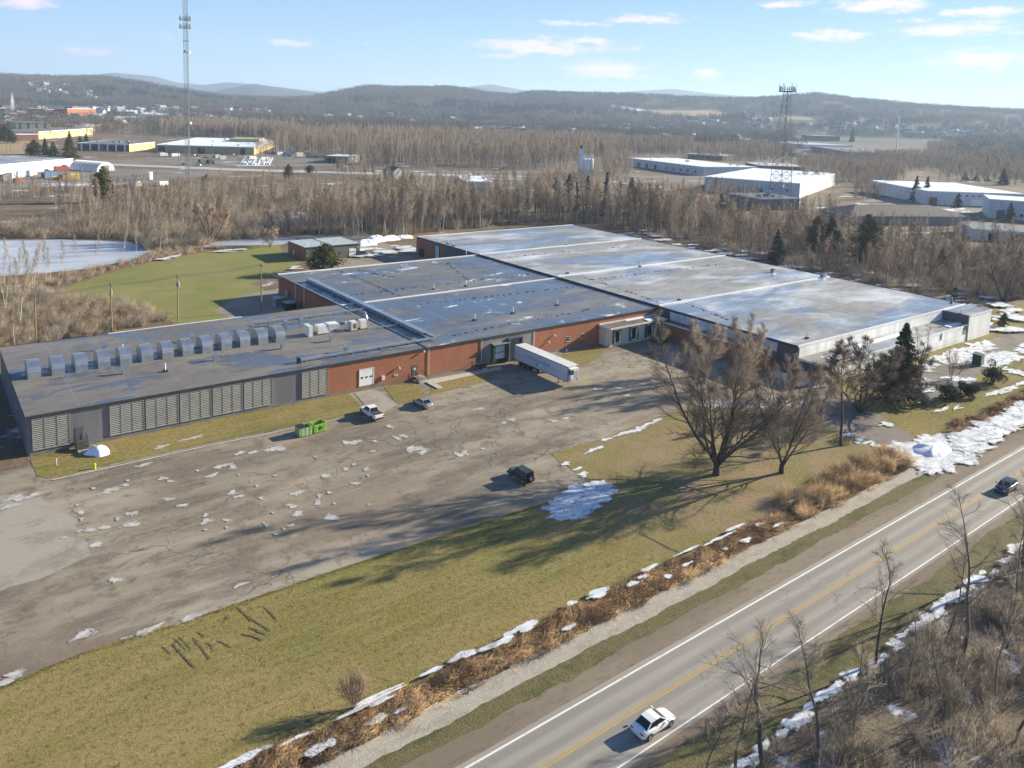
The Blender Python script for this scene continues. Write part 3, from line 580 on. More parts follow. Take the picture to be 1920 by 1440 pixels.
    kb = gpl([(98, 901), (200, 879), (385, 838), (560, 802), (648, 784)]); kp = [(x, y-.16) for x, y in kb]+[(x, y+.16) for x, y in reversed(kb)]
    o = sheet('kerb', [kp], .10, g['pale_conc']); 
    # road
    sheet('shoulder', [strip(-5.0, 6.9, jit=.25)], .012, g['shoulder'])
    sheet('road', [strip(-3.75, 4.35, jit=.05)], .026, g['road'])
    sheet('road_marking', [strip(3.68, 3.88), strip(-3.38, -3.22)], .036, g['marking_w'])
    sheet('road_marking', [strip(.05, .19), strip(.36, .50)], .036, g['marking_y'])
    sheet('verge', [strip(6.7, 8.7, -260, 121, 1.2, .3, 21), strip(6.7, 8.4, 150, 520, 1.2, .3, 22)], .022, g['verge'])
    sheet('verge', [strip(-8.7, -4.9, -260, 520, 1.5, .35, 23)], .022, g['verge'])
    sheet('path', [strip(8.6, 10.9, -260, 122, 1.0, .22, 24)], .030, g['path'])
    sheet('ditch', [strip(10.8, 14.6, -260, 93, 1.0, .45, 25), strip(10.8, 16.6, 93, 121, 1.0, .45, 28), strip(12.6, 15.4, 139, 520, 1.0, .5, 26)], .020, g['ditch'])
    sheet('brush_ground', [strip(-60, -8.5, -260, 520, 2, .4, 27)], .010, g['brush_floor'])
    # water
    sheet('pond', [smooth_poly(gpl([(-200, 452), (0, 450), (110, 449), (235, 453), (270, 461), (285, 470), (250, 487), (150, 506), (60, 514), (0, 518), (-200, 530)]), 3, .6, 30),
                   smooth_poly(gpl([(365, 455), (420, 449), (527, 446), (560, 447), (530, 459), (430, 460), (372, 464)]), 3, .4, 31),
                   smooth_poly(gpl([(490, 402), (560, 398), (672, 402), (668, 414), (600, 420), (505, 419)]), 4, .8, 32)], .015, g['ice'])
    # far paving and works yards on the plain
    sheet('works_yard', [smooth_poly(gpl(q), 14, 2, 40+i) for i, q in enumerate([
        [(-60, 318), (100, 314), (300, 318), (420, 315), (440, 326), (330, 335), (250, 345), (150, 352), (-60, 350)],
        [(150, 297), (300, 296), (480, 288), (640, 292), (650, 310), (560, 312), (300, 309), (150, 306)],
        [(700, 318), (860, 322), (1010, 320), (1010, 334), (900, 352), (720, 345)],
        [(180, 249), (560, 243), (560, 252), (430, 256), (300, 256), (200, 264)],
        [(1180, 330), (1330, 327), (1340, 345), (1190, 342)], [(1600, 368), (1700, 360), (1920, 385), (1980, 420), (1880, 410), (1760, 392), (1640, 384)],
        [(1130, 268), (1300, 262), (1420, 275), (1500, 280), (1500, 292), (1300, 285), (1150, 284)], [(960, 270), (1100, 262), (1180, 280), (1000, 284)]])], .03, g['far_paving'])
    sheet('snow_field', [smooth_poly(gpl(q), 20, 4, 60+i) for i, q in enumerate([
        [(1130, 199), (1150, 196), (1175, 200), (1210, 207), (1195, 209), (1150, 203)], [(1750, 296), (1800, 297), (1880, 308), (1935, 316), (1930, 322), (1850, 312), (1760, 303)]])], .8, g['snow'], drape=True)
    sheet('stubble_field', [smooth_poly(gpl(q), 20, 4, 70+i) for i, q in enumerate([
        [(1215, 207), (1350, 206), (1360, 218), (1280, 219), (1225, 215)], [(1470, 217), (1520, 220), (1525, 226), (1475, 225)], [(1745, 302), (1830, 306), (1840, 318), (1745, 312)], [(-40, 262), (60, 262), (110, 275), (60, 290), (-40, 292)]])], .6, g['field'], drape=True)
    # old snow lying about
    def blob(px, py, a, b, seed, rot=0):
        r = random.Random(seed); c = gp(px, py); n = 22; ph = [r.uniform(0, 6.28) for _ in range(4)]
        return [(c[0]+math.cos(rot)*(a*R_*math.cos(t))-math.sin(rot)*(b*R_*math.sin(t)), c[1]+math.sin(rot)*(a*R_*math.cos(t))+math.cos(rot)*(b*R_*math.sin(t)))
                for t in [2*math.pi*k/n for k in range(n)] for R_ in [1+.22*math.sin(2*t+ph[0])+.16*math.sin(3*t+ph[1])+.1*math.sin(5*t+ph[2])+r.uniform(-.06, .06)]]
    ice = [(413, 875, 1.5, .7), (425, 872, 1.2, .6), (437, 876, 1.0, .7), (398, 892, 1.4, .5), (247, 964, 1.1, .8), (245, 984, 1.8, .7), (205, 920, 2.0, .8), (170, 994, 1.2, .7), (180, 1022, 1.0, .9), (150, 960, .8, .9), (195, 990, 1.2, .6),
           (622, 971, 1.3, 1.0), (546, 986, .7, .4), (501, 986, .5, .4), (548, 950, .9, .7), (558, 964, 1.2, .8), (596, 943, .9, .7), (600, 930, .7, .5), (558, 925, 1.4, .8), (611, 893, 1.2, .7), (648, 880, .9, .6), (664, 830, 1.6, 1.0), (648, 830, 1, .8),
           (777, 842, 2.0, 1.6), (793, 848, 1.4, .7), (745, 822, .9, .9), (756, 818, 1.0, .8), (703, 828, .6, .6), (688, 880, 1.0, .6), (666, 907, .9, .5), (862, 853, 1.3, 1.0), (872, 850, .9, .8), (905, 842, .6, .5), (730, 800, 1.0, .8), (898, 767, 1.6, .7),
           (305, 898, 1.1, .6), (318, 903, .9, .4), (235, 910, .9, .5), (302, 838, 2.4, .5), (360, 822, 3, .5), (270, 872, 2.4, .4), (520, 842, 2.0, 1.0), (505, 845, 1.4, .7), (450, 850, 1.4, .6), (475, 848, 1.2, .5), (387, 978, .9, .7), (385, 966, .6, .5), (425, 976, .7, .5),
           (436, 925, 1.1, .6), (448, 931, 1.0, .5), (345, 948, 1.0, .5), (316, 937, 1.1, .5), (490, 935, .6, .5), (1036, 790, .9, .8), (960, 788, .9, .9), (945, 794, .8, .5), (1120, 730, 1.6, .7), (1175, 742, 1.2, .6), (1158, 728, 1.2, .6), (1090, 752, 1.5, .5),
           (1060, 785, 1.2, .4), (1205, 720, .9, .6), (1222, 727, .9, .6), (1225, 715, 1.1, .4), (30, 935, 2.2, 1.0), (18, 950, 2.4, .6), (62, 930, 1.6, .6), (450, 1098, 1.2, .4), (160, 1190, 2.0, .6), (275, 1183, 2.6, .5), (362, 1158, 2.6, .45), (215, 1088, 1.0, .6), (25, 1270, 1.6, .7), (10, 1280, 1.2, .6)]
    for i in range(26):
        r = random.Random(900+i); px, py = r.uniform(120, 700), r.uniform(830, 1010)
        if py > 880+(700-px)*.0+60*math.sin(px/90) or py < 895-(px-60)*.19: pass
        ice.append((px, max(py, 905-(px-60)*.19), r.uniform(.25, .6), r.uniform(.2, .4)))
    dirt = melting('refrozen_melt', (.40, .37, .33), (.56, .54, .51), .5, 1.5, .34, .56); white = melting('thin_old_snow', (.72, .745, .79), (.55, .56, .575), .6, .9, .24, .46); mud = melting('wet_mud', (.085, .072, .04), (.13, .11, .05), .8, 3.0, .34, .6)
    blob_sheet('snow_patches', [blob(q[0], q[1], q[2]*.95, q[3]*1.5, 200+i) for i, q in enumerate(ice)], .055, dirt, 'stuff', label='thin refrozen snow patches scattered over the worn car park', cat='snow')
    big = []
    for i, (q, dn, a, b) in enumerate([
        ([(1035, 950), (1052, 935), (1085, 915), (1112, 908), (1150, 921), (1128, 945), (1080, 967), (1052, 968)], .9, 1.5, .8), ([(1030, 852), (1036, 850), (1116, 900), (1160, 921), (1150, 925), (1105, 903)], .5, .8, .35),
        ([(1130, 826), (1190, 806), (1243, 781), (1238, 787), (1190, 811)], .8, .9, .3), ([(1445, 742), (1500, 756), (1500, 764), (1440, 754)], .6, 1.4, .6), ([(1310, 752), (1400, 756), (1450, 764), (1440, 768), (1330, 760)], .6, 1.6, .5),
        ([(1090, 845), (1125, 835), (1135, 839), (1100, 850)], .6, .9, .3), ([(1555, 800), (1640, 835), (1690, 855), (1684, 858), (1630, 838)], .8, 1.2, .35), ([(1430, 690), (1480, 700), (1530, 712), (1545, 724), (1530, 724), (1480, 710)], .5, 1.6, .7),
        ([(1740, 671), (1800, 652), (1850, 640), (1862, 655), (1835, 668), (1790, 682), (1745, 678)], .16, 2.2, 1.0), ([(1840, 672), (1880, 662), (1925, 640), (1940, 655), (1900, 680), (1850, 690)], .16, 2.2, 1.0), ([(1715, 685), (1750, 682), (1735, 696), (1712, 693)], .6, 1.4, .8), ([(1770, 705), (1830, 712), (1826, 718), (1768, 709)], .6, 1.4, .5),
        ([(1751, 771), (1800, 763), (1802, 766), (1753, 775)], .8, 1.3, .35), ([(1840, 745), (1900, 726), (1930, 712), (1930, 717), (1880, 738)], .7, 1.6, .4), ([(1880, 690), (1925, 700), (1925, 705), (1885, 696)], .7, 1.3, .4), ([(1650, 792), (1676, 797), (1660, 803)], .9, 1, .5), ([(1690, 700), (1760, 720), (1740, 735), (1680, 715)], .25, 1.4, .5)]):
        big += fill_blobs(gpl(q), dn*2.2, a*1.5, b*1.5, 81+i)
    big += fill_blobs(strip(7.6, 14.5, 122, 136, 1.2, .4, 90), 2.0, 2.8, 1.7, 131) + fill_blobs(strip(7.8, 11.8, 134, 300, 3, .5, 92), 1.1, 3.2, 1.3, 132)
    for q in ([(470, 468), (405, 471), (400, 474), (440, 474)], [(300, 487), (340, 479), (330, 486), (298, 491)], [(548, 503), (562, 500), (560, 507), (550, 508)]): big += fill_blobs(gpl(q), .35, 2.4, 1.0, 141)
    xs = [124+2*i for i in range(10)]
    for k in range(30):                                      # along the lawn's edge above the reeds
        r = random.Random(400+k); x = r.uniform(14, 118); L = r.uniform(.8, 3.6); o = RT(x)-RC(x)+.1+r.uniform(-.3, .4); w = r.uniform(.2, .5)
        big.append([(x+L*math.cos(t)*1.0, RC(x)+o+w*math.sin(t)*(1+.3*math.sin(3*t+k))) for t in [2*math.pi*i/14 for i in range(14)]])
    for k in range(22):
        r = random.Random(500+k); x = r.uniform(14, 118); L = r.uniform(.5, 1.6); o = r.uniform(11.2, 13.8); w = r.uniform(.25, .6)
        big.append([(x+L*math.cos(t), RC(x)+o+w*math.sin(t)*(1+.3*math.sin(3*t+k))) for t in [2*math.pi*i/14 for i in range(14)]])
    for k in range(75):
        r = random.Random(700+k); x = 30+k*1.9+r.uniform(-1, 1); L = r.uniform(.9, 2.6); o = -9.0+r.uniform(-.5, .5); w = r.uniform(.3, .85)
        big.append(smooth_poly([(x+L*math.cos(t), RC(x)+o+w*math.sin(t)*(1+.3*math.sin(3*t+k))) for t in [2*math.pi*i/14 for i in range(14)]], .4, .1, k))
    for k in range(130):                                      # snow between the rear trees and beside the plant
        r = random.Random(600+k); x, y = (r.uniform(219, 268), r.uniform(88, 250)) if k < 100 else (r.uniform(120, 215), r.uniform(247, 262)); L = r.uniform(1.5, 5)
        big.append([(x+L*math.cos(t)*(1+.3*math.sin(2*t+k)), y+L*.8*math.sin(t)*(1+.25*math.sin(3*t+k))) for t in [2*math.pi*i/18 for i in range(18)]])
    for k in range(130):                                      # snow between the trees behind and beside the plant
        r = random.Random(600+k); x, y = (219+50*r.random()**1.3, r.uniform(88, 250)) if k < 100 else (r.uniform(120, 215), r.uniform(247, 262)); a = r.uniform(1.2, 4.2); big.append(rblob(x, y, a, a*r.uniform(.5, 1), 3000+k))
    for k in range(22): r = random.Random(800+k); x, y = r.uniform(221, 262), r.uniform(70, 108); a = r.uniform(1.5, 4.5); big.append(rblob(x, y, a, a*r.uniform(.5, .9), 3300+k))
    sheet('far_road', [smooth_poly(gpl([(150, 305), (300, 310), (440, 316), (640, 322), (1010, 330), (1010, 333), (640, 326), (440, 320), (300, 314), (150, 308)]), 12, .8, 96)], .06, plain('salted_road', (.42, .40, .37), .9, 0, .15, .1))
    o = blob_sheet('snow_cover', big, .062, white, 'stuff', label='patches of old white snow on the grass, verges and ditch edges', cat='snow')
    # ruts torn in the lawn
    ruts = []
    for (a, b_, c, d) in [(303, 1213, 320, 1227), (330, 1200, 345, 1217), (337, 1197, 357, 1217), (362, 1197, 393, 1237), (390, 1205, 397, 1218), (410, 1203, 435, 1215), (418, 1170, 427, 1155), (445, 1140, 470, 1165), (460, 1155, 505, 1183), (497, 1140, 517, 1160), (455, 1190, 490, 1200), (470, 1178, 500, 1192), (325, 1210, 362, 1250), (372, 1186, 382, 1195)]:
        p, q = gp(a, b_), gp(c, d); L = math.hypot(q[0]-p[0], q[1]-p[1]); w = math.atan2(q[1]-p[1], q[0]-p[0])
        for k in range(max(3, int(L/.28))):
            r = random.Random(int(a*7+k)); t = (k+.5)/max(3, int(L/.28)); ruts.append(rblob(p[0]+(q[0]-p[0])*t+r.uniform(-.05, .05), p[1]+(q[1]-p[1])*t+r.uniform(-.05, .05), r.uniform(.4, .75), r.uniform(.09, .16), int(a+k), w))
    blob_sheet('tyre_ruts', ruts, .05, mud, 'structure')
build_flats()
# ------------------------------------------------------------------ the factory
FY, X0, X1, X2, X3, ZR = 129.5, 12.0, 78.5, 143.4, 217.0, 6.0
def wallbox(b, x0, y0, x1, y1, z0, z1, m=0): return b.box(min(x0, x1), min(y0, y1), z0, max(x0, x1), max(y0, y1), z1, m)
def louvre(parent, x0, x1, z0, z1, y):
    f = WB(); t = .09
    f.box(x0, y-.2, z0, x0+t, y, z1); f.box(x1-t, y-.2, z0, x1, y, z1); f.box(x0+t, y-.2, z1-t, x1-t, y, z1); f.box(x0+t, y-.2, z0, x1-t, y, z0+t)
    for k in (1, 2):
        c = x0+(x1-x0)*k/3; f.box(c-.05, y-.215, z0+t, c+.05, y-.005, z1-t)
    n = 17; p = (z1-z0-2*t)/n
    for k in range(n):
        z = z0+t+p*(k+.5)
        f.add([(x0+t, y-.19, z-p*.42), (x1-t, y-.19, z-p*.42), (x1-t, y-.06, z+p*.30), (x0+t, y-.06, z+p*.30)], [(0, 1, 2, 3)])
        f.add([(x0+t, y-.185, z-p*.46), (x1-t, y-.185, z-p*.46), (x1-t, y-.055, z+p*.26), (x0+t, y-.055, z+p*.26)], [(3, 2, 1, 0)])
    o = f.build('louvre_panel', GR['louvre'], parent, fix=False)
    v = WB(); v.box(x0+.04, y-.03, z0+.04, x1-.04, y+.02, z1-.04); v.build('duct_opening', GR['void'], o).location = -Vector((0, 0, 0))
    return o
def fix_child(o, parent):   # world coordinates under a part whose thing is at a location
    pass
def door_roll(parent, x0, x1, z0, z1, y, wins=3, mat='white'):
    d = WB(); d.box(x0, y-.06, z0, x1, y, z1)
    for k in range(1, 5):
        z = z0+(z1-z0)*k/5; d.box(x0, y-.075, z-.02, x1, y-.06, z+.02)
    o = d.build('overhead_door', GR[mat], parent)
    fr = WB(); fr.box(x0-.16, y-.1, z0, x0, y, z1+.16); fr.box(x1, y-.1, z0, x1+.16, y, z1+.16); fr.box(x0, y-.1, z1, x1, y, z1+.16)
    sub(fr, 'door_frame', GR['offwhite'], o, parent)
    w = WB(); zz = z0+(z1-z0)*.52
    for k in range(wins):
        c = x0+(x1-x0)*(k+.5)/wins; w.box(c-.22, y-.09, zz-.14, c+.22, y-.055, zz+.14)
    if wins: sub(w, 'door_window', GR['glass'], o, parent)
    return o
def sub(b, name, mat, part, root, **k):
    """a sub-part given in world coordinates: stored relative to the root thing, parented to the part (which sits at the root's origin)"""
    L0 = root.location; b.v = [(p[0]-L0.x, p[1]-L0.y, p[2]-L0.z) for p in b.v]; b.world = False
    return b.build(name, mat, part, **k)
def _louvre_fix():
    pass
def build_factory():
    g = GR
    F = thing('factory_building', 'long low red brick and grey factory with wide flat roofs', 'factory', (110, FY, 0))
    def P(b, name, mat, **k): return b.build(name, mat, F, **k)
    w = WB(); wallbox(w, X0, FY, X0+.3, 168.5, -.6, ZR-.12); wallbox(w, X0+.3, FY, 58.1, FY+.3, .45, ZR-.12); P(w, 'grey_wall', g['grey_panel'])
    w = WB(); w.box(X0+.3, FY-.06, -.6, 91.6, FY+.3, .45); w.box(105.2, FY-.06, -.6, 124, FY+.3, .45); w.box(91.6, FY-.04, -.6, 105.2, FY+.3, .45); P(w, 'plinth', g['plinth'])
    w = WB(); w.box(58.1, FY, .45, 91.6, FY+.3, ZR-.12); w.box(105.2, FY, .45, X2, FY+.3, ZR-.12); w.box(X1, 168, -.3, X1+.3, 206.5, ZR-.12); P(w, 'brick_wall', g['brick'])
    w = WB(); w.box(91.6, FY-.02, .45, 105.2, FY+.3, ZR-.12); P(w, 'dock_wall', g['dock_panel'])
    w = WB(); w.box(X0+.3, 168.2, -.3, X1, 168.5, ZR-.12); w.box(X1+.3, 206.2, -.3, X2, 206.5, ZR-.12); P(w, 'rear_wall', g['brick'])
    z2 = 6.35
    w = WB(); w.box(X2, 85, -.3, X2+.3, 91.2, 3.9); w.box(X2, 91.2, -.3, X2+.3, FY, z2-.12); P(w, 'shade_side_wall', g['dark_shade_siding'])  # near-black siding colour puts the unlit west face's shade into the wall
    w = WB(); w.box(X2, FY, 5.9, X2+.3, 206.8, z2-.12); w.box(X2, 206.8, -.3, X2+.3, 226.5, z2-.12); P(w, 'step_wall', g['dark_shade_siding'])  # dark tone paints in the shade of the unlit step face
    w = WB(); w.box(X2, 226.5, -.3, X2+.3, 244.7, z2-.12); w.box(X2+.3, 244.4, -.3, X3, 244.7, z2-.12); w.box(X3-.3, 91.2, -.3, X3, 244.4, z2-.12); P(w, 'hall_wall', g['brick'])
    # roofs
    def roof(x0, y0, x1, y1, z, mat):
        b = WB(); b.box(x0, y0, z-.12, x1, y1, z); return P(b, 'roof', mat)
    roof(X0-.12, FY-.15, X1-.1, 168.6, ZR, g['roof_old'])
    roof(X1+.1, FY-.15, X2, 167.3, ZR, g['roof_wet']); roof(X1-.12, 167.75, X2, 206.4, ZR-.01, g['roof_wet'])
    for a, b in ((91.35, 129.3), (129.8, 167.3), (167.8, 205.8), (206.4, 244.6)): roof(X2+.02, a, X3+.1, b, z2, g['roof_icy'])
    def cap(name, x0, y0, x1, y1, z0, z1, mat):
        b = WB(); b.box(x0, y0, z0, x1, y1, z1); return P(b, name, mat)
    cap('parapet', X1-.12, 167.3, X2-.02, 167.75, ZR-.12, ZR+.22, g['flash_white']); cap('parapet', X1-.12, 206.4, X2, 206.9, ZR-.12, ZR+.25, g['flash_white'])
    for y in (129.3, 167.3, 205.8): cap('parapet', X2+.25, y, X3-.2, y+.5, z2-.05, z2+.30, g['flash_white'])
    cap('parapet', X2+.3, 244.6, X3, 244.9, z2-.1, z2+.18, g['flash_white'])
    cap('roof_edge', X0-.2, FY-.24, X2-.02, FY-.15, ZR-.34, ZR+.05, g['flash_dark']); cap('roof_edge', X0-.2, FY-.15, X0-.12, 168.7, ZR-.34, ZR+.05, g['flash_dark'])
    cap('roof_edge', X1-.1, FY-.15, X1+.1, 167.3, ZR-.1, ZR+.12, g['flash_dark']); cap('roof_edge', X2-.02, FY-.4, X2+.02, 244.5, z2-.45, z2+.16, g['flash_dark'])
    cap('roof_edge', X2-.06, 91.1, X2+.02, FY-.4, z2-.45, z2+.10, g['flash_dark']); cap('roof_edge', X3+.1, 91.2, X3+.2, 244.6, z2-.3, z2+.1, g['flash_dark'])
    cap('roof_edge', X0-.12, 168.6, 30, 168.72, ZR-.3, ZR+.06, g['flash_dark']); cap('snowy_roof_edge', 30, 168.6, 56, 168.76, ZR-.3, ZR+.10, g['snow'])
    cap('roof_edge', 56, 168.6, X1-.12, 168.72, ZR-.3, ZR+.06, g['flash_dark']); cap('roof_edge', X1-.22, 167.75, X1-.12, 206.4, ZR-.34, ZR+.06, g['flash_dark'])
    # louvres along the grey wing
    for x in (12.65, 22.85, 27.95, 33.05, 38.15, 43.25, 53.35):
        f = louvre_part(F, x, x+4.85, .72, 5.45, FY)
    for x in (27.73, 32.83, 37.93, 43.03):
        pass
    # doors in the front wall
    d = WB(); d.box(18.2, FY-.05, .98, 19.3, FY+.02, 3.0); o = P(d, 'entrance_door', g['grey_door'], label='dark grey door above the black steps')
    d = WB(); d.box(19.12, FY-.11, 1.95, 19.2, FY-.05, 2.1); sub(d, 'handle', g['steel'], o, F)
    door_roll(F, 64.5, 67.2, .8, 3.85, FY-.01)
    d = WB(); d.box(75.5, FY-.05, .85, 76.55, FY+.02, 2.95); o = P(d, 'entrance_door', g['grey_door'])
    d = WB(); d.box(75.85, FY-.07, 2.0, 76.2, FY-.05, 2.4); sub(d, 'notice', g['white'], o, F)
    d = WB(); d.box(90.4, FY-.05, .9, 91.4, FY+.02, 3.1); P(d, 'entrance_door', g['grey_door'])
    # dock with raised door
    o = door_roll(F, 94.7, 97.3, .95, 3.6, FY-.03)
    d = WB(); d.box(94.1, FY-.75, .9, 94.6, FY, 4.05); d.box(97.4, FY-.75, .9, 97.9, FY, 4.05); d.box(94.1, FY-.75, 4.05, 97.9, FY, 4.2); P(d, 'dock_shelter', g['green_seal'])
    d = WB(); d.add([(93.9, FY-1.1, 4.25), (98.1, FY-1.1, 4.25), (98.1, FY, 4.5), (93.9, FY, 4.5), (93.9, FY-1.1, 4.37), (98.1, FY-1.1, 4.37), (98.1, FY, 4.62), (93.9, FY, 4.62)], [(0, 3, 2, 1), (4, 5, 6, 7), (0, 1, 5, 4), (1, 2, 6, 5), (2, 3, 7, 6), (3, 0, 4, 7)]); P(d, 'canopy', g['steel'])
    d = WB(); d.box(97.95, FY-.85, .3, 98.35, FY, 4.95); d.box(101.3, FY-.85, .3, 101.7, FY, 4.95); d.box(97.95, FY-.85, 4.95, 101.7, FY, 5.1); P(d, 'dock_shelter', g['dark_shade_siding'])
    d = WB(); d.box(93.9, FY-.35, .2, 98, FY-.02, .85); P(d, 'dock_leveller', g['void'])
    for x in (114.4, 118.6):
        d = WB(); d.box(x, FY-.04, 1.85, x+1.0, FY+.02, 3.0); o = P(d, 'window', g['offwhite'])
        d = WB(); d.box(x+.08, FY-.06, 1.93, x+.92, FY-.035, 2.4); d.box(x+.08, FY-.06, 2.46, x+.92, FY-.035, 2.92); sub(d, 'pane', g['glass'], o, F)
        d = WB(); d.box(x-.06, FY-.12, 1.74, x+1.06, FY-.04, 1.84); sub(d, 'sill', g['pale_conc'], o, F)
    for x, z in ((79.1, 5.7), (91.55, 5.7), (105.15, 5.6)):
        d = WB(); d.tube([(x, FY-.12, z+.9 if x < 80 else z), (x, FY-.12, .5)], .06, 8); P(d, 'downpipe', g['offwhite'])
    for x, z in ((72.6, 3.1), (77.9, 5.5), (109.2, 2.6), (110.8, 3.9)):
        d = WB(); d.box(x-.12, FY-.45, z, x+.12, FY, z+.1); d.box(x-.14, FY-.55, z-.22, x+.14, FY-.25, z); P(d, 'wall_lamp', g['offwhite'])
    d = WB(); d.box(68.9, FY-.4, 1.3, 69.5, FY, 2.05); P(d, 'meter_box', g['offwhite'])
    d = WB()
    for x in (71.6, 71.9, 72.2): d.box(x, FY-.1, 1.5, x+.14, FY, 1.85)
    P(d, 'utility_fitting', g['white'])
    # recess on the west side of the brick hall
    for y in (194.2, 188.6):
        d = WB(); d.tube([(X1-.15, y, 5.9), (X1-.15, y, .2)], .16, 8); P(d, 'downpipe', g['offwhite'])
    d = WB(); d.cbox((X1-.3, 199.5, 2.4), (.5, 1.6, 1.6)); P(d, 'wall_fan', g['steel'])
    # rear hall: big white door, dark panelling, yellow guard rail
    d = WB(); d.box(X2-.06, 229.4, .1, X2, 232.0, 5.2); o = P(d, 'rear_door', g['pale_siding'])
    d = WB(); d.box(X2-.12, 231.95, .1, X2, 232.3, 5.4); d.box(X2-.12, 229.0, .1, X2, 229.4, 5.4); sub(d, 'door_frame', g['flash_dark'], o, F)
    d = WB(); d.box(X2-.5, 239.5, .1, X2, 242, 2.6); P(d, 'loading_hatch', g['void'])
    # dock annex in the corner
    d = WB(); ax0, ax1, ay = 124.2, 142.6, 125.9
    d.box(ax0, ay, -.3, ax1, FY-.06, 4.1); P(d, 'annex_wall', g['cream_wall'])
    d = WB(); d.box(ax0-.15, ay-.25, 4.1, ax1-.02, FY-.28, 4.32); o = P(d, 'annex_roof', g['rustroof'])
    d = WB(); d.box(ax0-.2, ay-.32, 4.02, ax1-.02, ay-.25, 4.42); d.box(ax0-.22, ay-.25, 4.02, ax0-.15, FY-.28, 4.42); d.box(ax0-.22, FY-.28, 4.02, ax1-.04, FY-.02, 4.62); sub(d, 'roof_trim', g['offwhite'], o, F)
    d = WB(); d.box(136.5, ay-.1, 4.33, 141.9, ay+1.7, 4.50); d.box(132, FY-.9, 4.33, 141, FY-.3, 4.45); sub(d, 'snow_layer', g['snow'], o, F)
    for x in (125.0, 130.2, 135.4):
        d = WB(); d.box(x+.35, ay-.05, .9, x+2.35, ay, 3.4); o = P(d, 'dock_door', g['void'])
        d = WB(); d.box(x, ay-.42, .6, x+.42, ay-.02, 3.75); d.box(x+2.28, ay-.42, .6, x+2.7, ay-.02, 3.75); d.box(x, ay-.45, 3.75, x+2.7, ay-.02, 4.0); sub(d, 'dock_seal', g['green_seal'], o, F)
        d = WB(); d.box(x+.42, ay-.38, .7, x+.52, ay-.05, 2.2); d.box(x+2.18, ay-.38, .7, x+2.28, ay-.05, 3.4); sub(d, 'guide_rail', g['white'], o, F)
    d = WB(); d.box(139.6, ay-.04, .0, 141.2, ay, 3.9); P(d, 'dark_doorway', g['void'])
    d = WB(); d.box(141.3, 96, -.3, X2, ay-.33, 3.6); P(d, 'side_annex_wall', g['brick'])
    d = WB(); d.box(141.0, 95.8, 3.6, X2-.07, ay-.33, 3.78); o = P(d, 'side_annex_roof', g['rustroof'])
    d = WB(); d.box(140.9, 95.7, 3.5, 141.0, ay-.4, 3.86); sub(d, 'roof_trim', g['offwhite'], o, F)
    d = WB(); d.box(X2-.05, 96, 3.9, X2, ay-.33, 5.85); P(d, 'pale_upper_wall', g['blue_white_siding'])
    # office front
    d = WB(); d.box(X2+.3, 84.9, -.3, 205, 85.1, 3.9); d.box(205, 84.7, -.3, X3, 84.9, z2-.1); d.box(X3-.1, 84.9, -.3, X3+.1, 91.2, z2-.1); d.box(X2+.35, 91.0, 3.85, 204.7, 91.2, z2-.25); P(d, 'office_wall', g['white_siding'])
    d = WB(); d.box(204.7, 84.9, -.2, 205, 91.2, z2-.1); P(d, 'dark_return_wall', g['dark_shade_siding'])
    d = WB(); d.box(X2+.02, 84.98, 3.7, 204.7, 91.0, 3.92); P(d, 'office_roof', g['roof_icy'])
    d = WB(); d.box(205, 84.9, z2-.12, X3+.05, 91.3, z2-.02); P(d, 'office_roof', g['roof_icy'])
    d = WB(); d.box(X2-.04, 84.82, 3.55, 204.7, 84.9, 4.12); d.box(X2-.06, 84.9, 3.6, X2+.02, 91.0, 4.05); d.box(204.95, 84.55, z2-.25, X3+.12, 84.7, z2+.05); d.box(X2-.06, 91.0, z2-.3, X3+.1, 91.34, z2+.14); P(d, 'office_trim', g['flash_white'])
    d = WB(); d.box(198, 86, 3.93, 204.5, 87.4, 4.15); d.box(160, 88.5, 3.93, 186, 90, 3.98); d.box(148, 86, 3.93, 156, 89, 3.97); P(d, 'roof_snow', g['snow'])
    for x, w_, z0, z1, yy in ((191.0, .95, 2.1, 3.9, 84.9), (202.6, 2.0, 1.9, 4.2, 84.9), ):
        d = WB(); d.box(x, yy-.06, z0, x+w_, yy, z1); o = P(d, 'window', g['green_grey_siding'])
        d = WB(); d.box(x+.08, yy-.09, (z0+z1)/2-.1, x+w_-.08, yy-.055, z1-.12); sub(d, 'pane', g['glass'], o, F)
    # things fixed to the roofs
    for k in range(13):
        x = 14.1+3.44*k; y0, y1 = 146.95, 151.2
        prof = [(y0, ZR), (y0, ZR+1.15)]+[(y1-(y1-y0)*math.cos(t), ZR+1.15+1.75*math.sin(t)) for t in [math.pi/2*i/9*1.0 for i in range(1, 10)]]
        prof = [(y0, ZR+.02), (y0, ZR+1.1)]+[(y0+(y1-y0)*(.5-.5*math.cos(t)), ZR+1.1+1.5*math.sin(t)) for t in [math.pi*i/14 for i in range(1, 14)]]+[(y1, ZR+1.1), (y1, ZR+.02)]
        b = WB(); b.extrude(prof, 'x', x, x+1.9); o = P(b, 'roof_hood', g['galv'])
        s = WB()
        for i in (2, 6, 10, 14):
            a = prof[i]; s.box(x-.015, a[0]-.03, a[1]-.03, x+1.915, a[0]+.03, a[1]+.025)
        s.box(x-.04, y0-.05, ZR+.01, x+1.94, y0, ZR+.16); sub(s, 'strap', g['steel'], o, F)
    b = WB(); b.box(81.6, 136.2, ZR+.25, 82.9, 195, ZR+.95); o = P(b, 'duct', g['galv'])
    s = WB()
    for i in range(30): s.box(81.5, 137+i*2, ZR, 83, 137.15+i*2, ZR+.25)
    sub(s, 'duct_support', g['steel'], o, F)
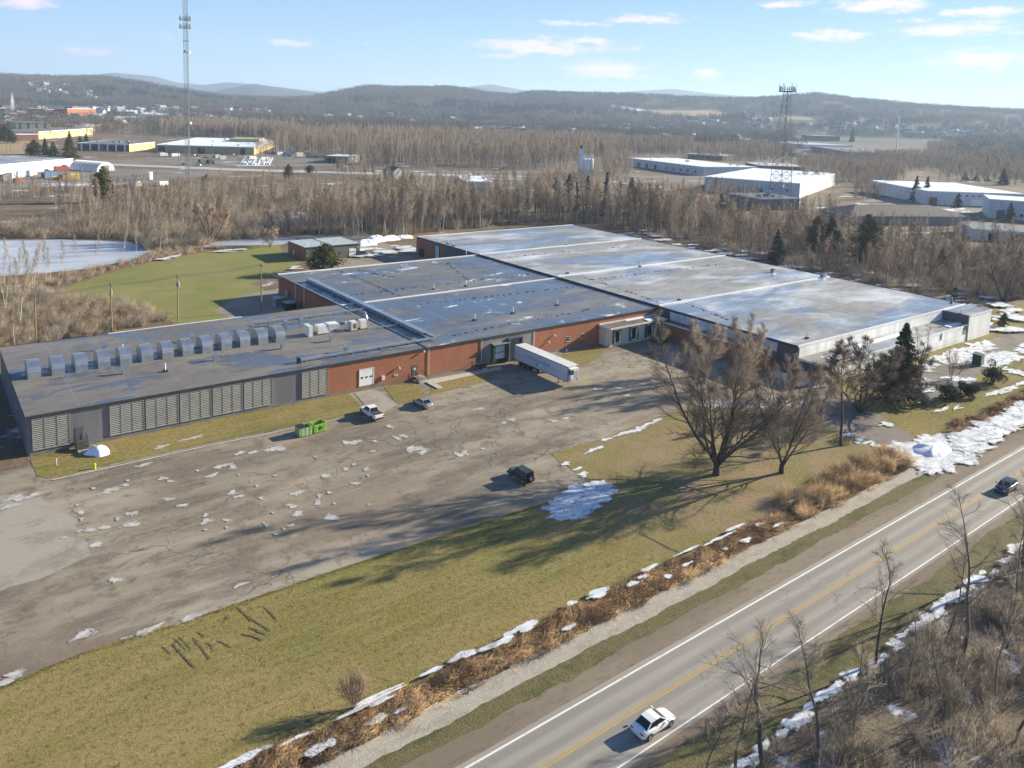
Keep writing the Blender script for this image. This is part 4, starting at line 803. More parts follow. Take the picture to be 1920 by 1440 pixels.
    b = WB(); b.box(54.5, 132.8, ZR+.3, 82.2, 133.4, ZR+.62); b.box(82.2, 132.8, ZR+.3, 82.9, 136.2, ZR+.8); o = P(b, 'duct', g['galv'])
    s = WB()
    for i in range(9): s.box(55.5+i*3, 132.75, ZR, 55.62+i*3, 133.45, ZR+.3)
    sub(s, 'duct_support', g['steel'], o, F)
    b = WB(); b.box(56, 160.6, ZR+.3, 81.6, 161.1, ZR+.6); o = P(b, 'duct', g['galv'])
    s = WB()
    for i in range(9): s.box(57+i*2.8, 160.5, ZR, 57.12+i*2.8, 161.2, ZR+.3)
    sub(s, 'duct_support', g['steel'], o, F)
    b = WB(); b.box(54.1, 132.5, ZR+.02, 54.5, 133.6, ZR+.9); P(b, 'duct_fan', g['black'])
    b = WB(); b.tube([(76.5, 146.3, ZR+.25), (80, 146, ZR+.25), (81.6, 145.9, ZR+.4)], .12, 8); P(b, 'roof_pipe', g['galv'])
    # air handling sets
    b = WB(); b.box(62.2, 147.3, ZR+.02, 63.0, 149.9, ZR+2.1); b.box(64.2, 147.4, ZR+.3, 66.5, 149.2, ZR+1.9); b.add([(66.5, 147.4, ZR+.4), (68.6, 147.2, ZR+1.1), (68.6, 149.4, ZR+1.1), (66.5, 149.2, ZR+.4), (66.3, 147.3, ZR+2.0), (68.7, 147.1, ZR+1.9), (68.7, 149.5, ZR+1.9), (66.3, 149.3, ZR+2.0)], [(0, 3, 2, 1), (4, 5, 6, 7), (0, 1, 5, 4), (1, 2, 6, 5), (2, 3, 7, 6), (3, 0, 4, 7)]); o = P(b, 'air_handler', g['offwhite'])
    s = WB(); s.box(63, 147.6, ZR+.02, 68.8, 147.8, ZR+.28); s.box(63, 148.8, ZR+.02, 68.8, 149.0, ZR+.28); s.tube([(63, 147.5, ZR+.5), (63.6, 147.3, ZR+1.3), (64.2, 147.4, ZR+1.6)], .1, 6); sub(s, 'base_rail', g['steel'], o, F)
    b = WB(); b.box(71.2, 146.9, ZR+.2, 72.5, 148.4, ZR+1.9); b.box(73.4, 147.1, ZR+.2, 74.7, 148.5, ZR+1.9); b.box(72.5, 147.6, ZR+.3, 73.4, 148.3, ZR+1.5); b.box(70.6, 147.6, ZR+.2, 71.15, 148.9, ZR+1.7); o = P(b, 'air_handler', g['offwhite'])
    s = WB(); s.box(70.5, 146.8, ZR+.02, 75, 147, ZR+.2); s.box(70.5, 148.3, ZR+.02, 75, 148.5, ZR+.2); s.box(71.6, 146.87, ZR+.5, 72.3, 146.9, ZR+1.5); sub(s, 'base_rail', g['rust'], o, F)
    b = WB(); b.tube([(76.8, 151.5, ZR), (76.8, 151.5, ZR+1.0), (77, 152.6, ZR+1.9), (76.4, 154.6, ZR+2.1)], [.45, .42, .35, .3], 10); P(b, 'curved_duct', g['galv'], smooth=True)
    b = WB(); b.tube([(75.2, 152.2, ZR), (75.2, 152.2, ZR+.9)], .35, 10); b.box(74.7, 151.8, ZR+.9, 75.7, 152.6, ZR+1.2); P(b, 'roof_fan', g['galv'])
    for (x, y) in ((27.4, 158), (27.5, 142.2), (42.1, 155.8), (42.3, 141.7), (54.4, 158), (54.9, 142.5), (61.3, 157.3), (64.8, 157.6), (64.8, 142.5), (64.2, 134.9), (58.5, 159.0)):
        b = WB(); b.box(x-.3, y-.3, ZR, x+.3, y+.3, ZR+.8); b.add([(x-.45, y-.5, ZR+.8), (x+.45, y-.5, ZR+.8), (x+.4, y+.4, ZR+1.3), (x-.4, y+.4, ZR+1.3), (x-.45, y-.5, ZR+1.0), (x+.45, y-.5, ZR+1.0), (x+.4, y+.4, ZR+1.45), (x-.4, y+.4, ZR+1.45)], [(0, 3, 2, 1), (4, 5, 6, 7), (0, 1, 5, 4), (1, 2, 6, 5), (2, 3, 7, 6), (3, 0, 4, 7)]); P(b, 'roof_vent', g['galv'])
    for (px, py) in ((813, 543), (874, 537), (890, 601), (962, 588), (1045, 573), (874, 478), (1064, 513), (1061, 460), (840, 457), (850, 461), (1274, 563), (1513, 635), (1785, 568), (1801, 590), (230, 660), (310, 697), (1200, 500)):
        z = 6.35 if (px > 1100 or (py < 530 and px > 1000) or py < 465) else 6.0
        q = gp(px, py, z); b = WB(); b.box(q[0]-.35, q[1]-.35, z, q[0]+.35, q[1]+.35, z+.35); o = P(b, 'pipe_curb', g['flash_dark'])
        s = WB(); s.tube([(q[0], q[1], z+.35), (q[0], q[1], z+1.5)], .11, 8); sub(s, 'vent_pipe', g['white'], o, F)
    for (px, py) in ((1543, 521), (1450, 511)):
        q = gp(px, py, 6.35); b = WB(); b.box(q[0]-.8, q[1]-.5, 6.36, q[0]+.8, q[1]+.5, 7.2); b.box(q[0]-.5, q[1]-.7, 7.2, q[0]+.5, q[1]+.7, 7.5); P(b, 'roof_fan', g['steel'])
    # loose ballast and debris rows seen as dark dots on the halls: clamps of the seams
    r = random.Random(5); b = WB()
    for (x0, y0, x1, y1, z, n) in ((80.5, 176, 142, 176, 6.0, 30), (95, 168, 95, 205, 6.0, 26), (120, 176, 128, 200, 6.0, 14), (95, 160, 140, 157, 6.0, 26), (88, 134, 132, 136.5, 6.0, 30), (147, 133, 150, 164, 6.35, 26), (148, 112, 152, 128, 6.35, 16), (150, 160, 205, 158, 6.35, 26), (150, 198, 205, 196, 6.35, 24), (56, 131, 80, 131.6, 6.0, 0), (100, 203, 104, 190, 6.0, 10)):
        for i in range(n):
            t = (i+r.uniform(-.3, .3))/max(1, n-1); x, y = x0+(x1-x0)*t+r.uniform(-.4, .4), y0+(y1-y0)*t+r.uniform(-.4, .4); s = r.uniform(.08, .22)
            b.box(x-s*1.5, y-s, z, x+s*1.5, y+s, z+s*.7)
    P(b, 'roof_debris', g['flash_dark'])['kind'] = 'stuff'
def louvre_part(F, x0, x1, z0, z1, y):
    f = WB(); t = .09
    f.box(x0, y-.2, z0, x0+t, y, z1); f.box(x1-t, y-.2, z0, x1, y, z1); f.box(x0+t, y-.2, z1-t, x1-t, y, z1); f.box(x0+t, y-.2, z0, x1-t, y, z0+t)
    for k in (1, 2):
        c = x0+(x1-x0)*k/3; f.box(c-.05, y-.197, z0+t, c+.05, y-.01, z1-t)
    o = f.build('louvre_panel', GR['louvre'], F)
    n = 16; p = (z1-z0-2*t)/n; s = WB()
    for k in range(n):
        z = z0+t+p*k
        for a, b in ((x0+t, x0+(x1-x0)/3-.05), (x0+(x1-x0)/3+.05, x0+(x1-x0)*2/3-.05), (x0+(x1-x0)*2/3+.05, x1-t)):
            s.add([(a, y-.195, z+.02), (b, y-.195, z+.02), (b, y-.12, z+p*.66), (a, y-.12, z+p*.66), (a, y-.185, z), (b, y-.185, z), (b, y-.11, z+p*.60), (a, y-.11, z+p*.60)],
                  [(0, 1, 2, 3), (7, 6, 5, 4), (0, 4, 5, 1), (1, 5, 6, 2), (2, 6, 7, 3), (3, 7, 4, 0)])
    sub(s, 'slats', GR['louvre'], o, F)
    v = WB(); v.box(x0+t, y-.035, z0+t, x1-t, y-.004, z1-t); sub(v, 'backing', GR['void'], o, F)
    return o
GR['rustroof'] = layered('mossy_roof', (.17, .13, .10), [((.09, .07, .055), .5, (1, 1, 1), .45, .65, .8), ((.30, .26, .22), 1.2, (.5, 1, 1), .55, .7, .6)], .85)
build_factory()

# ------------------------------------------------------------------ outbuildings and works on the plain
def rect_from(A, B, C, h):
    """roof corners A (front left), B (front right), C (behind B) as photo pixels at height h -> origin, along, depth"""
    a, b, c = Vector(gp(*A, h)), Vector(gp(*B, h)), Vector(gp(*C, h)); u = (b-a); L = u.length; u.normalize(); n = Vector((-u.y, u.x)); D = max(6.0, (c-b).dot(n))
    return a, math.atan2(u.y, u.x), L, D
def rect_side(A, B, C, h):
    a, b, c = Vector(gp(*A, h)), Vector(gp(*B, h)), Vector(gp(*C, h)); n = (c-b); D = n.length; n.normalize(); u = Vector((n.y, -n.x))
    r_ = ray(*A); d = Vector((r_[0], r_[1])).normalized()      # the front runs from b against u until it meets the sight line of A
    den = -u.x*d.y+u.y*d.x; L = abs((b.x*d.y-b.y*d.x)/(u.x*d.y-u.y*d.x)); p = b-u*L
    return p, math.atan2(u.y, u.x), L, D
def block(name, label, cat, A, B, C, h, wall, roof, feats=(), side=None, lip=.25, group=None, depth=None, base=0.0, azc=False):
    if azc:
        a, rz, L, D = rect_from(A, B, C, h); b = Vector(gp(*B, h)); n_ = Vector((-math.sin(rz), math.cos(rz))); r_ = ray(*C); d_ = Vector((r_[0], r_[1])); D = min(140, abs((b.x*d_.y-b.y*d_.x)/(n_.x*d_.y-n_.y*d_.x)))
    else: a, rz, L, D = (rect_side if name in ('office_plant', 'olive_hall') else rect_from)(A, B, C, h)
    if depth is not None: D = depth
    t = thing(name, label, cat, (a.x, a.y, hz(a.x, a.y) if math.hypot(*a) > 1050 else 0), rz, group)
    b = MB(); b.box(0, 0, -2-base, L, D, h-.3); b.build('wall', GR[wall], t)
    if side:
        b = MB(); b.box(L-.02, .1, -1, L+.12, D-.1, h-.3); b.box(-.12, .1, -1, .02, D-.1, h-.3); b.build('end_wall', GR[side], t)
    r = MB(); r.box(-.15, -.15, h-.3, L+.15, D+.15, h); rf = r.build('roof', GR[roof], t)
    q = MB(); q.box(-.25, -.25, h-.5, L+.25, -.15, h+.12); q.box(L+.15, -.15, h-.5, L+.25, D+.25, h+.12); q.box(-.25, -.15, h-.5, -.15, D+.25, h+.12); q.build('roof_trim', GR['flash_white' if wall != 'green_grey_siding' else 'flash_dark'], rf)
    for f in feats:
        k = f[0]
        if k == 'doors':       # n dark or white doors on the front
            for i in range(f[1]):
                x = L*(f[2]+(f[3]-f[2])*(i+.5)/f[1]); w, hh = f[4], f[5]
                d = MB(); d.box(x-w/2, -.12, .1, x+w/2, -.02, hh); dd = d.build('door', GR[f[6]], t)
        if k == 'windows':
            for i in range(f[1]):
                x = L*(f[2]+(f[3]-f[2])*(i+.5)/f[1]); w = f[4]
                d = MB(); d.box(x-w/2, -.1, f[5], x+w/2, -.03, f[6]); d.build('window', GR['glass'], t)
        if k == 'band':        # glazed or coloured band along the front
            d = MB(); d.box(L*f[1], -.14, f[2], L*f[3], -.04, f[4]); d.build(f[6] if len(f) > 6 else 'window_band', GR[f[5]], t)
        if k == 'units':
            r_ = random.Random(int(L*10))
            for i in range(f[1]):
                x, y = L*r_.uniform(.05, .95), D*r_.uniform(.1, .9); s = r_.uniform(.7, 1.6)
                d = MB(); d.box(x-s, y-s*.8, h, x+s, y+s*.8, h+s); d.box(x-s*.6, y-s*.5, h+s, x+s*.6, y+s*.5, h+s*1.25); d.build('roof_unit', GR[f[2]], t)
        if k == 'tower':
            d = MB(); d.box(L*f[1], D*f[2], h, L*f[3], D*f[4], h+f[5]); d.build('roof_storey', GR[f[6]], t)
        if k == 'slabs':       # pale pilasters
            d = MB()
            for i in range(f[1]):
                x = L*(i+.5)/f[1]; d.box(x-f[2]/2, -.25, 0, x+f[2]/2, -.03, h-.35)
            d.build('pilaster', GR[f[3]], t)
    return t
def gable(name, label, cat, A, B, C, h, wall, roof, rise, group=None, feats=()):
    a, rz, L, D = rect_from(A, B, C, h)
    t = thing(name, label, cat, (a.x, a.y, 0), rz, group)
    b = MB(); b.extrude([(0, -1), (L, -1), (L, h), (L/2, h+rise), (0, h)], 'y', 0, D); b.build('wall', GR[wall], t)
    r = MB(); e = .4
    for s in (0, 1):
        x0, x1 = (-e, L/2) if s == 0 else (L+e, L/2); z0 = h-e*rise/(L/2)
        r.add([(x0, -e, z0+.03), (x1, -e, h+rise+.03), (x1, D+e, h+rise+.03), (x0, D+e, z0+.03), (x0, -e, z0+.25), (x1, -e, h+rise+.25), (x1, D+e, h+rise+.25), (x0, D+e, z0+.25)],
              [(0, 3, 2, 1), (4, 5, 6, 7), (0, 1, 5, 4), (1, 2, 6, 5), (2, 3, 7, 6), (3, 0, 4, 7)])
    r.build('roof', GR[roof], t)
    d = MB(); d.box(L*.35, -.1, 0, L*.65, -.02, h*.75); d.build('door', GR['offwhite'], t)
    return t
def build_outbuildings():
    g = GR
    # the grey garage behind the lawn
    t = thing('garage_building', 'small dark grey flat-roofed garage standing behind the lawn', 'garage', (104.4, 250, 0))
    L, D, h = 19.6, 15.5, 4.6
    b = MB(); b.box(0, 0, -.3, L, D, h-.15); b.build('wall', g['green_grey_dark'], t)
    b = MB(); b.box(-.03, 1.5, -.2, 0, D-.1, h-.3); b.build('brick_side', g['brick'], t)
    b = MB(); b.box(-.15, -.15, h-.15, L*.46, D+.1, h); b.box(L*.46+.12, -.15, h-.15, L+.15, D+.1, h+.02); rf = b.build('roof', g['roof_pale'], t)
    b = MB(); b.box(L*.46, -.2, h-.2, L*.46+.12, D+.1, h+.12); b.box(-.22, -.22, h-.3, L+.2, -.15, h+.06); b.build('roof_joint', g['flash_dark'], rf)
    b = MB(); b.box(15.6, -.07, .1, 18.1, -.01, 3.1); d = b.build('overhead_door', g['white'], t)
    b = MB(); [b.box(15.75+.8*k, -.1, 1.7, 16.35+.8*k, -.065, 2.0) for k in range(3)]; b.build('door_window', g['glass'], d)
    b = MB(); b.box(18.9, -.06, .1, 19.4, -.01, 2.3); b.build('side_door', g['black'], t)
    b = MB(); b.box(-.06, 5, .4, -.031, 5.6, 2.4); b.build('window', g['glass'], t); b = MB(); b.box(-.06, 10, .6, -.031, 10.7, 2.2); b.build('window', g['offwhite'], t)
    b = MB(); b.tube([(2.5, 5, h), (2.5, 5, h+1)], .1, 8); b.build('vent_pipe', g['white'], t)
    b = MB(); b.box(18.6, -.3, 3.2, 18.9, -.01, 3.5); b.build('wall_lamp', g['offwhite'], t)
    block('warehouse', 'white walled warehouse with wide icy roof at the left edge', 'warehouse', (-60, 314), (136, 297), (95, 283), 7, 'white', 'roof_icy', [('units', 3, 'offwhite'), ('doors', 3, .2, .9, 3, 3.5, 'blue_white_siding')])
    a = block('office_plant', 'grey fronted office block with dark glass bays and yellow side', 'office building', (145, 273), (242, 271), (290, 266), 7, 'grey_panel', 'roof_old', [('slabs', 6, 1.6, 'white'), ('band', .08, .6, .42, 5.6, 'glass'), ('band', .5, 1.0, .95, 5.4, 'glass'), ('units', 8, 'steel')], side='tan_siding')
    block('olive_hall', 'long olive yellow factory hall with white snowy roof behind parked vehicles', 'factory', (293, 269), (476, 276), (520, 262), 7.5, 'tan_shaded', 'snow', [('units', 9, 'offwhite'), ('band', .02, .1, .09, 6, 'glass', 'glazed_bay'), ('band', .42, .1, .49, 6, 'glass', 'glazed_bay'), ('band', .86, .1, .91, 6, 'glass', 'glazed_bay'), ('tower', .55, .55, .9, .8, 3.5, 'tan_shaded')], side='tan_siding')  # front in a dimmer tan than the sunlit end, shade put into its colour
    block('factory_hall', 'yellow ribbed factory hall in front of the far town', 'factory', (72, 247), (174, 240), (150, 235), 9, 'tan_siding', 'roof_old', [('slabs', 12, .8, 'offwhite'), ('doors', 4, .1, .9, 4, 5, 'offwhite')])
    block('factory_hall', 'low yellow factory wing with dark brick end at the left edge', 'factory', (-40, 252), (71, 251), (110, 240), 8, 'dark_brick', 'roof_old', [('units', 4, 'white')])
    block('factory_hall', 'dark glazed upper hall with a yellow end', 'factory', (30, 230), (92, 231), (104, 228), 15, 'green_grey_siding', 'roof_old', [('slabs', 4, 1.5, 'flash_dark')], side='tan_siding')
    block('factory_hall', 'white flat-roofed shed between the yellow halls', 'factory', (104, 234), (135, 235), (162, 232), 9, 'white', 'snow', [('units', 2, 'steel')])
    # quonset
    a = Vector(gp(130, 318)); b2 = Vector(gp(182, 322)); u = (b2-a); L = u.length; rz = math.atan2(u.y, u.x)
    t = thing('storage_shed', 'white arched storage shed with ribbed roof in the left yard', 'shed', (a.x, a.y, 0), rz)
    m = MB(); R_ = 7.5; prof = [(R_-R_*math.cos(q), 6.2*math.sin(q)) for q in [math.pi*i/16 for i in range(17)]]; m.extrude(prof, 'x', 0, L); m.build('shell', g['pale_siding'], t, smooth=False)
    m = MB()
    for k in range(9):
        x = L*k/8; m.tube([(x, R_-(R_+.12)*math.cos(q), 6.32*math.sin(q)) for q in [math.pi*i/12 for i in range(13)]], .16, 5)
    m.build('rib', g['white'], t); m = MB(); m.box(L-.02, 4.5, 0, L+.1, 10.5, 4); m.build('door', g['grey_door'], t)
    gable('shed', 'blue grey gable shed with dark roof beside the middle wood', 'shed', (737, 322), (758, 321), (783, 317), 6, 'blue_grey', 'dark_roof', 3)
    block('warehouse', 'tall beige metal box building beyond the middle wood', 'warehouse', (856, 329), (872, 340), (909, 333), 11, 'green_trim_beige', 'snow', [('units', 3, 'white')], side='cream_wall')
    block('shed', 'low white shed row at the far end of the pallet yard', 'shed', (608, 292), (650, 294), (655, 290), 6, 'green_grey_siding', 'snow', [('doors', 3, .1, .9, 4, 4, 'void')])
    block('sports_hall', 'long dark green hall with pale roof edge before the town', 'hall', (880, 237), (990, 240), (995, 236), 9, 'dark_green', 'far_roof', [('slabs', 10, .7, 'grey_panel'), ('band', .05, 4.5, .95, 6, 'glass')])
    block('hall', 'dark green low building among the left town houses', 'hall', (228, 219), (272, 218), (275, 216), 10, 'dark_green', 'snow', [('slabs', 6, 1, 'grey_panel')])
    block('warehouse', 'pale blue warehouse with white roof behind the silos', 'warehouse', (1178, 296), (1320, 313), (1330, 303), 8, 'blue_white_siding', 'snow', [('windows', 5, .5, .95, 2.5, 1.5, 4), ('units', 4, 'offwhite'), ('doors', 3, .1, .45, 4, 4.5, 'grey_door')])
    block('warehouse', 'huge pale warehouse with bright white roof right of the woods', 'warehouse', (1322, 331), (1500, 344), (1590, 346), 10, 'blue_white_siding', 'snow', [('windows', 6, .05, .95, 1.4, 4.2, 5.4), ('doors', 2, .3, .7, 4, 4.5, 'grey_door')], side='pale_siding', azc=True)
    block('warehouse', 'low grey flat-roofed building at the lattice tower foot', 'warehouse', (1368, 362), (1425, 372), (1485, 369), 7, 'grey_panel', 'roof_old', [('units', 5, 'steel')])
    block('research_building', 'dark blue glass building under the tall white mast', 'office building', (1588, 284), (1738, 290), (1700, 278), 10, 'blue_glass', 'roof_old', [('band', .25, 3.4, .99, 4.2, 'pale_siding', 'floor_band'), ('band', .02, 0, .22, 9, 'grey_panel', 'stair_wall'), ('units', 6, 'white')])
    block('research_building', 'blue glass upper block left of the white mast', 'office building', (1525, 254), (1575, 255), (1582, 253), 13, 'blue_glass', 'far_roof', [('units', 4, 'grey_panel')])
    block('hall', 'pale low hall with curved glass roof lights before the blue blocks', 'hall', (1508, 271), (1600, 272), (1660, 264), 8, 'pale_siding', 'far_roof', [('units', 12, 'blue_glass')])
    block('warehouse', 'pale blue warehouse with broad white roof at the right edge', 'warehouse', (1740, 358), (1925, 364), (1830, 344), 9, 'blue_white_siding', 'snow', [('windows', 10, .3, .95, 1.2, 6, 7), ('band', .02, 0, .1, 5, 'brick', 'brick_bay'), ('doors', 3, .45, .6, 3.5, 4, 'white')], side='pale_siding')
    block('warehouse', 'white box building behind the young spruce at right edge', 'warehouse', (1856, 373), (1990, 382), (1960, 372), 11, 'blue_white_siding', 'snow', [('windows', 4, .1, .7, 1.6, 2, 3.5), ('doors', 1, .05, .3, 4, 5, 'grey_door')])
    a = block('long_shed', 'long brown grey hipped roof building behind the right wood', 'shed', (1595, 404), (1810, 405), (1772, 383), 5, 'grey_panel', 'snow', [], depth=26)
    m = MB(); hh = 5; AA, rz, L, D = rect_from((1595, 404), (1810, 405), (1772, 383), 5); D = 26
    m.add([(-.8, -.8, hh), (L+.8, -.8, hh), (L+.8, D+.8, hh), (-.8, D+.8, hh), (12, D/2, hh+4.2), (L-12, D/2, hh+4.2)], [(0, 1, 5, 4), (1, 2, 5), (2, 3, 4, 5), (3, 0, 4)]); m.build('hipped_roof', g['shingle'], a)
    block('flat_shed', 'low flat grey shed with snowy edge at far right', 'shed', (1826, 429), (1990, 440), (1990, 418), 5, 'pale_siding', 'roof_old', [('doors', 3, .1, .9, 4, 3.6, 'void')], depth=28)
    block('brick_plant', 'low red brick works right of the pale blue warehouse', 'factory', (1425, 310), (1512, 313), (1515, 308), 6, 'brick', 'far_roof', [('units', 4, 'white'), ('doors', 4, .1, .9, 4, 3.5, 'grey_door')])
    block('brick_plant', 'brown low works behind the pale blue warehouse', 'factory', (1290, 288), (1355, 292), (1362, 288), 6, 'brown_brick', 'far_roof', [('units', 3, 'white'), ('windows', 6, .1, .9, 2, 2, 3.5)])
    block('arena', 'dark arched roof arena at the foot of the right hill', 'hall', (1708, 251), (1756, 252), (1760, 248), 9, 'dark_brick', 'dark_roof', [('tower', .1, .2, .9, .8, 4, 'dark_roof')])
    block('arena', 'white flat works at the foot of the right hill', 'hall', (1762, 254), (1812, 255), (1816, 251), 8, 'white', 'snow', [('units', 3, 'steel')])
    block('apartment_block', 'red brick apartment block above the left yellow halls', 'apartment block', (107, 203), (126, 204), (128, 198), 20, 'brick', 'far_roof', [('windows', 5, .05, .95, 2, 4, 7), ('windows', 5, .05, .95, 2, 10, 13), ('tower', .1, .2, .9, .8, 4, 'grey_panel')])
    block('apartment_block', 'brown apartment block beside the red brick one', 'apartment block', (84, 205), (106, 205), (108, 200), 17, 'brown_brick', 'far_roof', [('windows', 5, .05, .95, 2, 4, 7), ('windows', 5, .05, .95, 2, 9, 12)])
    block('school', 'long pale low school in the left town', 'school', (258, 214), (316, 215), (318, 212), 11, 'white', 'snow', [('windows', 8, .05, .95, 3, 3, 6), ('units', 3, 'steel')])
    block('school', 'pale grey low hall at the middle town edge', 'hall', (424, 211), (446, 212), (449, 209), 10, 'blue_white_siding', 'far_roof', [('windows', 4, .05, .95, 3, 3, 6)])
    block('school', 'brown low hall with white roof edge at the middle town', 'hall', (466, 210), (493, 211), (496, 208), 10, 'brown_brick', 'snow', [('windows', 4, .05, .95, 3, 3, 6)])
for k, c, ro in (('tan_shaded', (.40, .35, .18), .7), ('dark_brick', (.13, .055, .045), .9), ('brown_brick', (.20, .115, .075), .9), ('dark_green', (.045, .07, .055), .7), ('blue_grey', (.22, .27, .32), .6), ('dark_roof', (.055, .055, .065), .8),
                 ('green_trim_beige', (.46, .44, .36), .6), ('far_roof', (.48, .50, .53), .7), ('blue_glass', (.035, .07, .10), .25), ('shingle', (.135, .118, .105), .9), ('green_grey_dark', (.115, .12, .105), .7), ('roof_pale', (.42, .46, .47), .5)):
    GR[k] = plain(k, c, ro, 0, .16, .6)
build_outbuildings()
# ------------------------------------------------------------------ vehicles
def wheel(t, x, y, r, w=.22, rim='rim'):
    """a wheel at (x,y), axle height r"""
    m = MB(); s = 1 if y > 0 else -1; n = 18
    prof = [(0, .0), (r*.72, .0), (r*.93, .015), (r, .05), (r, w-.05), (r*.93, w-.015), (r*.6, w)]
    vs = []; fs = []
    for (rr, d) in prof:
        for k in range(n): a = 2*math.pi*k/n; vs.append((x+rr*math.cos(a), y-s*(w-d) if True else 0, r+rr*math.sin(a)))
    for i in range(len(prof)-1):
        for k in range(n): fs.append((i*n+k, i*n+(k+1) % n, (i+1)*n+(k+1) % n, (i+1)*n+k))
    m.add(vs, fs); o = m.build('wheel', GR['rubber'], t)
    q = MB(); vs = []; fs = []
    for (rr, d) in ((r*.66, 0), (r*.60, -.02), (r*.2, -.01)):
        for k in range(n): a = 2*math.pi*k/n; vs.append((x+rr*math.cos(a), y+s*(.006+d), r+rr*math.sin(a)))
    for i in range(2):
        for k in range(n): fs.append((i*n+k, i*n+(k+1) % n, (i+1)*n+(k+1) % n, (i+1)*n+k))
    fs.append(tuple(2*n+k for k in range(n))); q.add(vs, fs)
    for k in range(5):
        a = 2*math.pi*k/5+.3; q.cbox((x+r*.38*math.cos(a), y+s*.012, r+r*.38*math.sin(a)), (r*.45, .02, r*.10), 0, Matrix.Rotation(-a, 3, 'Y'))
    q.build('rim', GR[rim], o)
    return o
def loft(st, ring):
    """cross sections along x: each ring is a closed (y,z) half outline mirrored"""
    vs = []; fs = []; n = None
    for x, pr in zip(st, ring):
        full = [(x, y, z) for y, z in pr]+[(x, -y, z) for y, z in reversed(pr) if abs(y) > 1e-6]
        n = len(full); vs += full
    for i in range(len(st)-1):
        for k in range(n): fs.append((i*n+k, i*n+(k+1) % n, (i+1)*n+(k+1) % n, (i+1)*n+k))
    fs += [tuple(range(n)), tuple((len(st)-1)*n+k for k in range(n-1, -1, -1))]
    return vs, fs
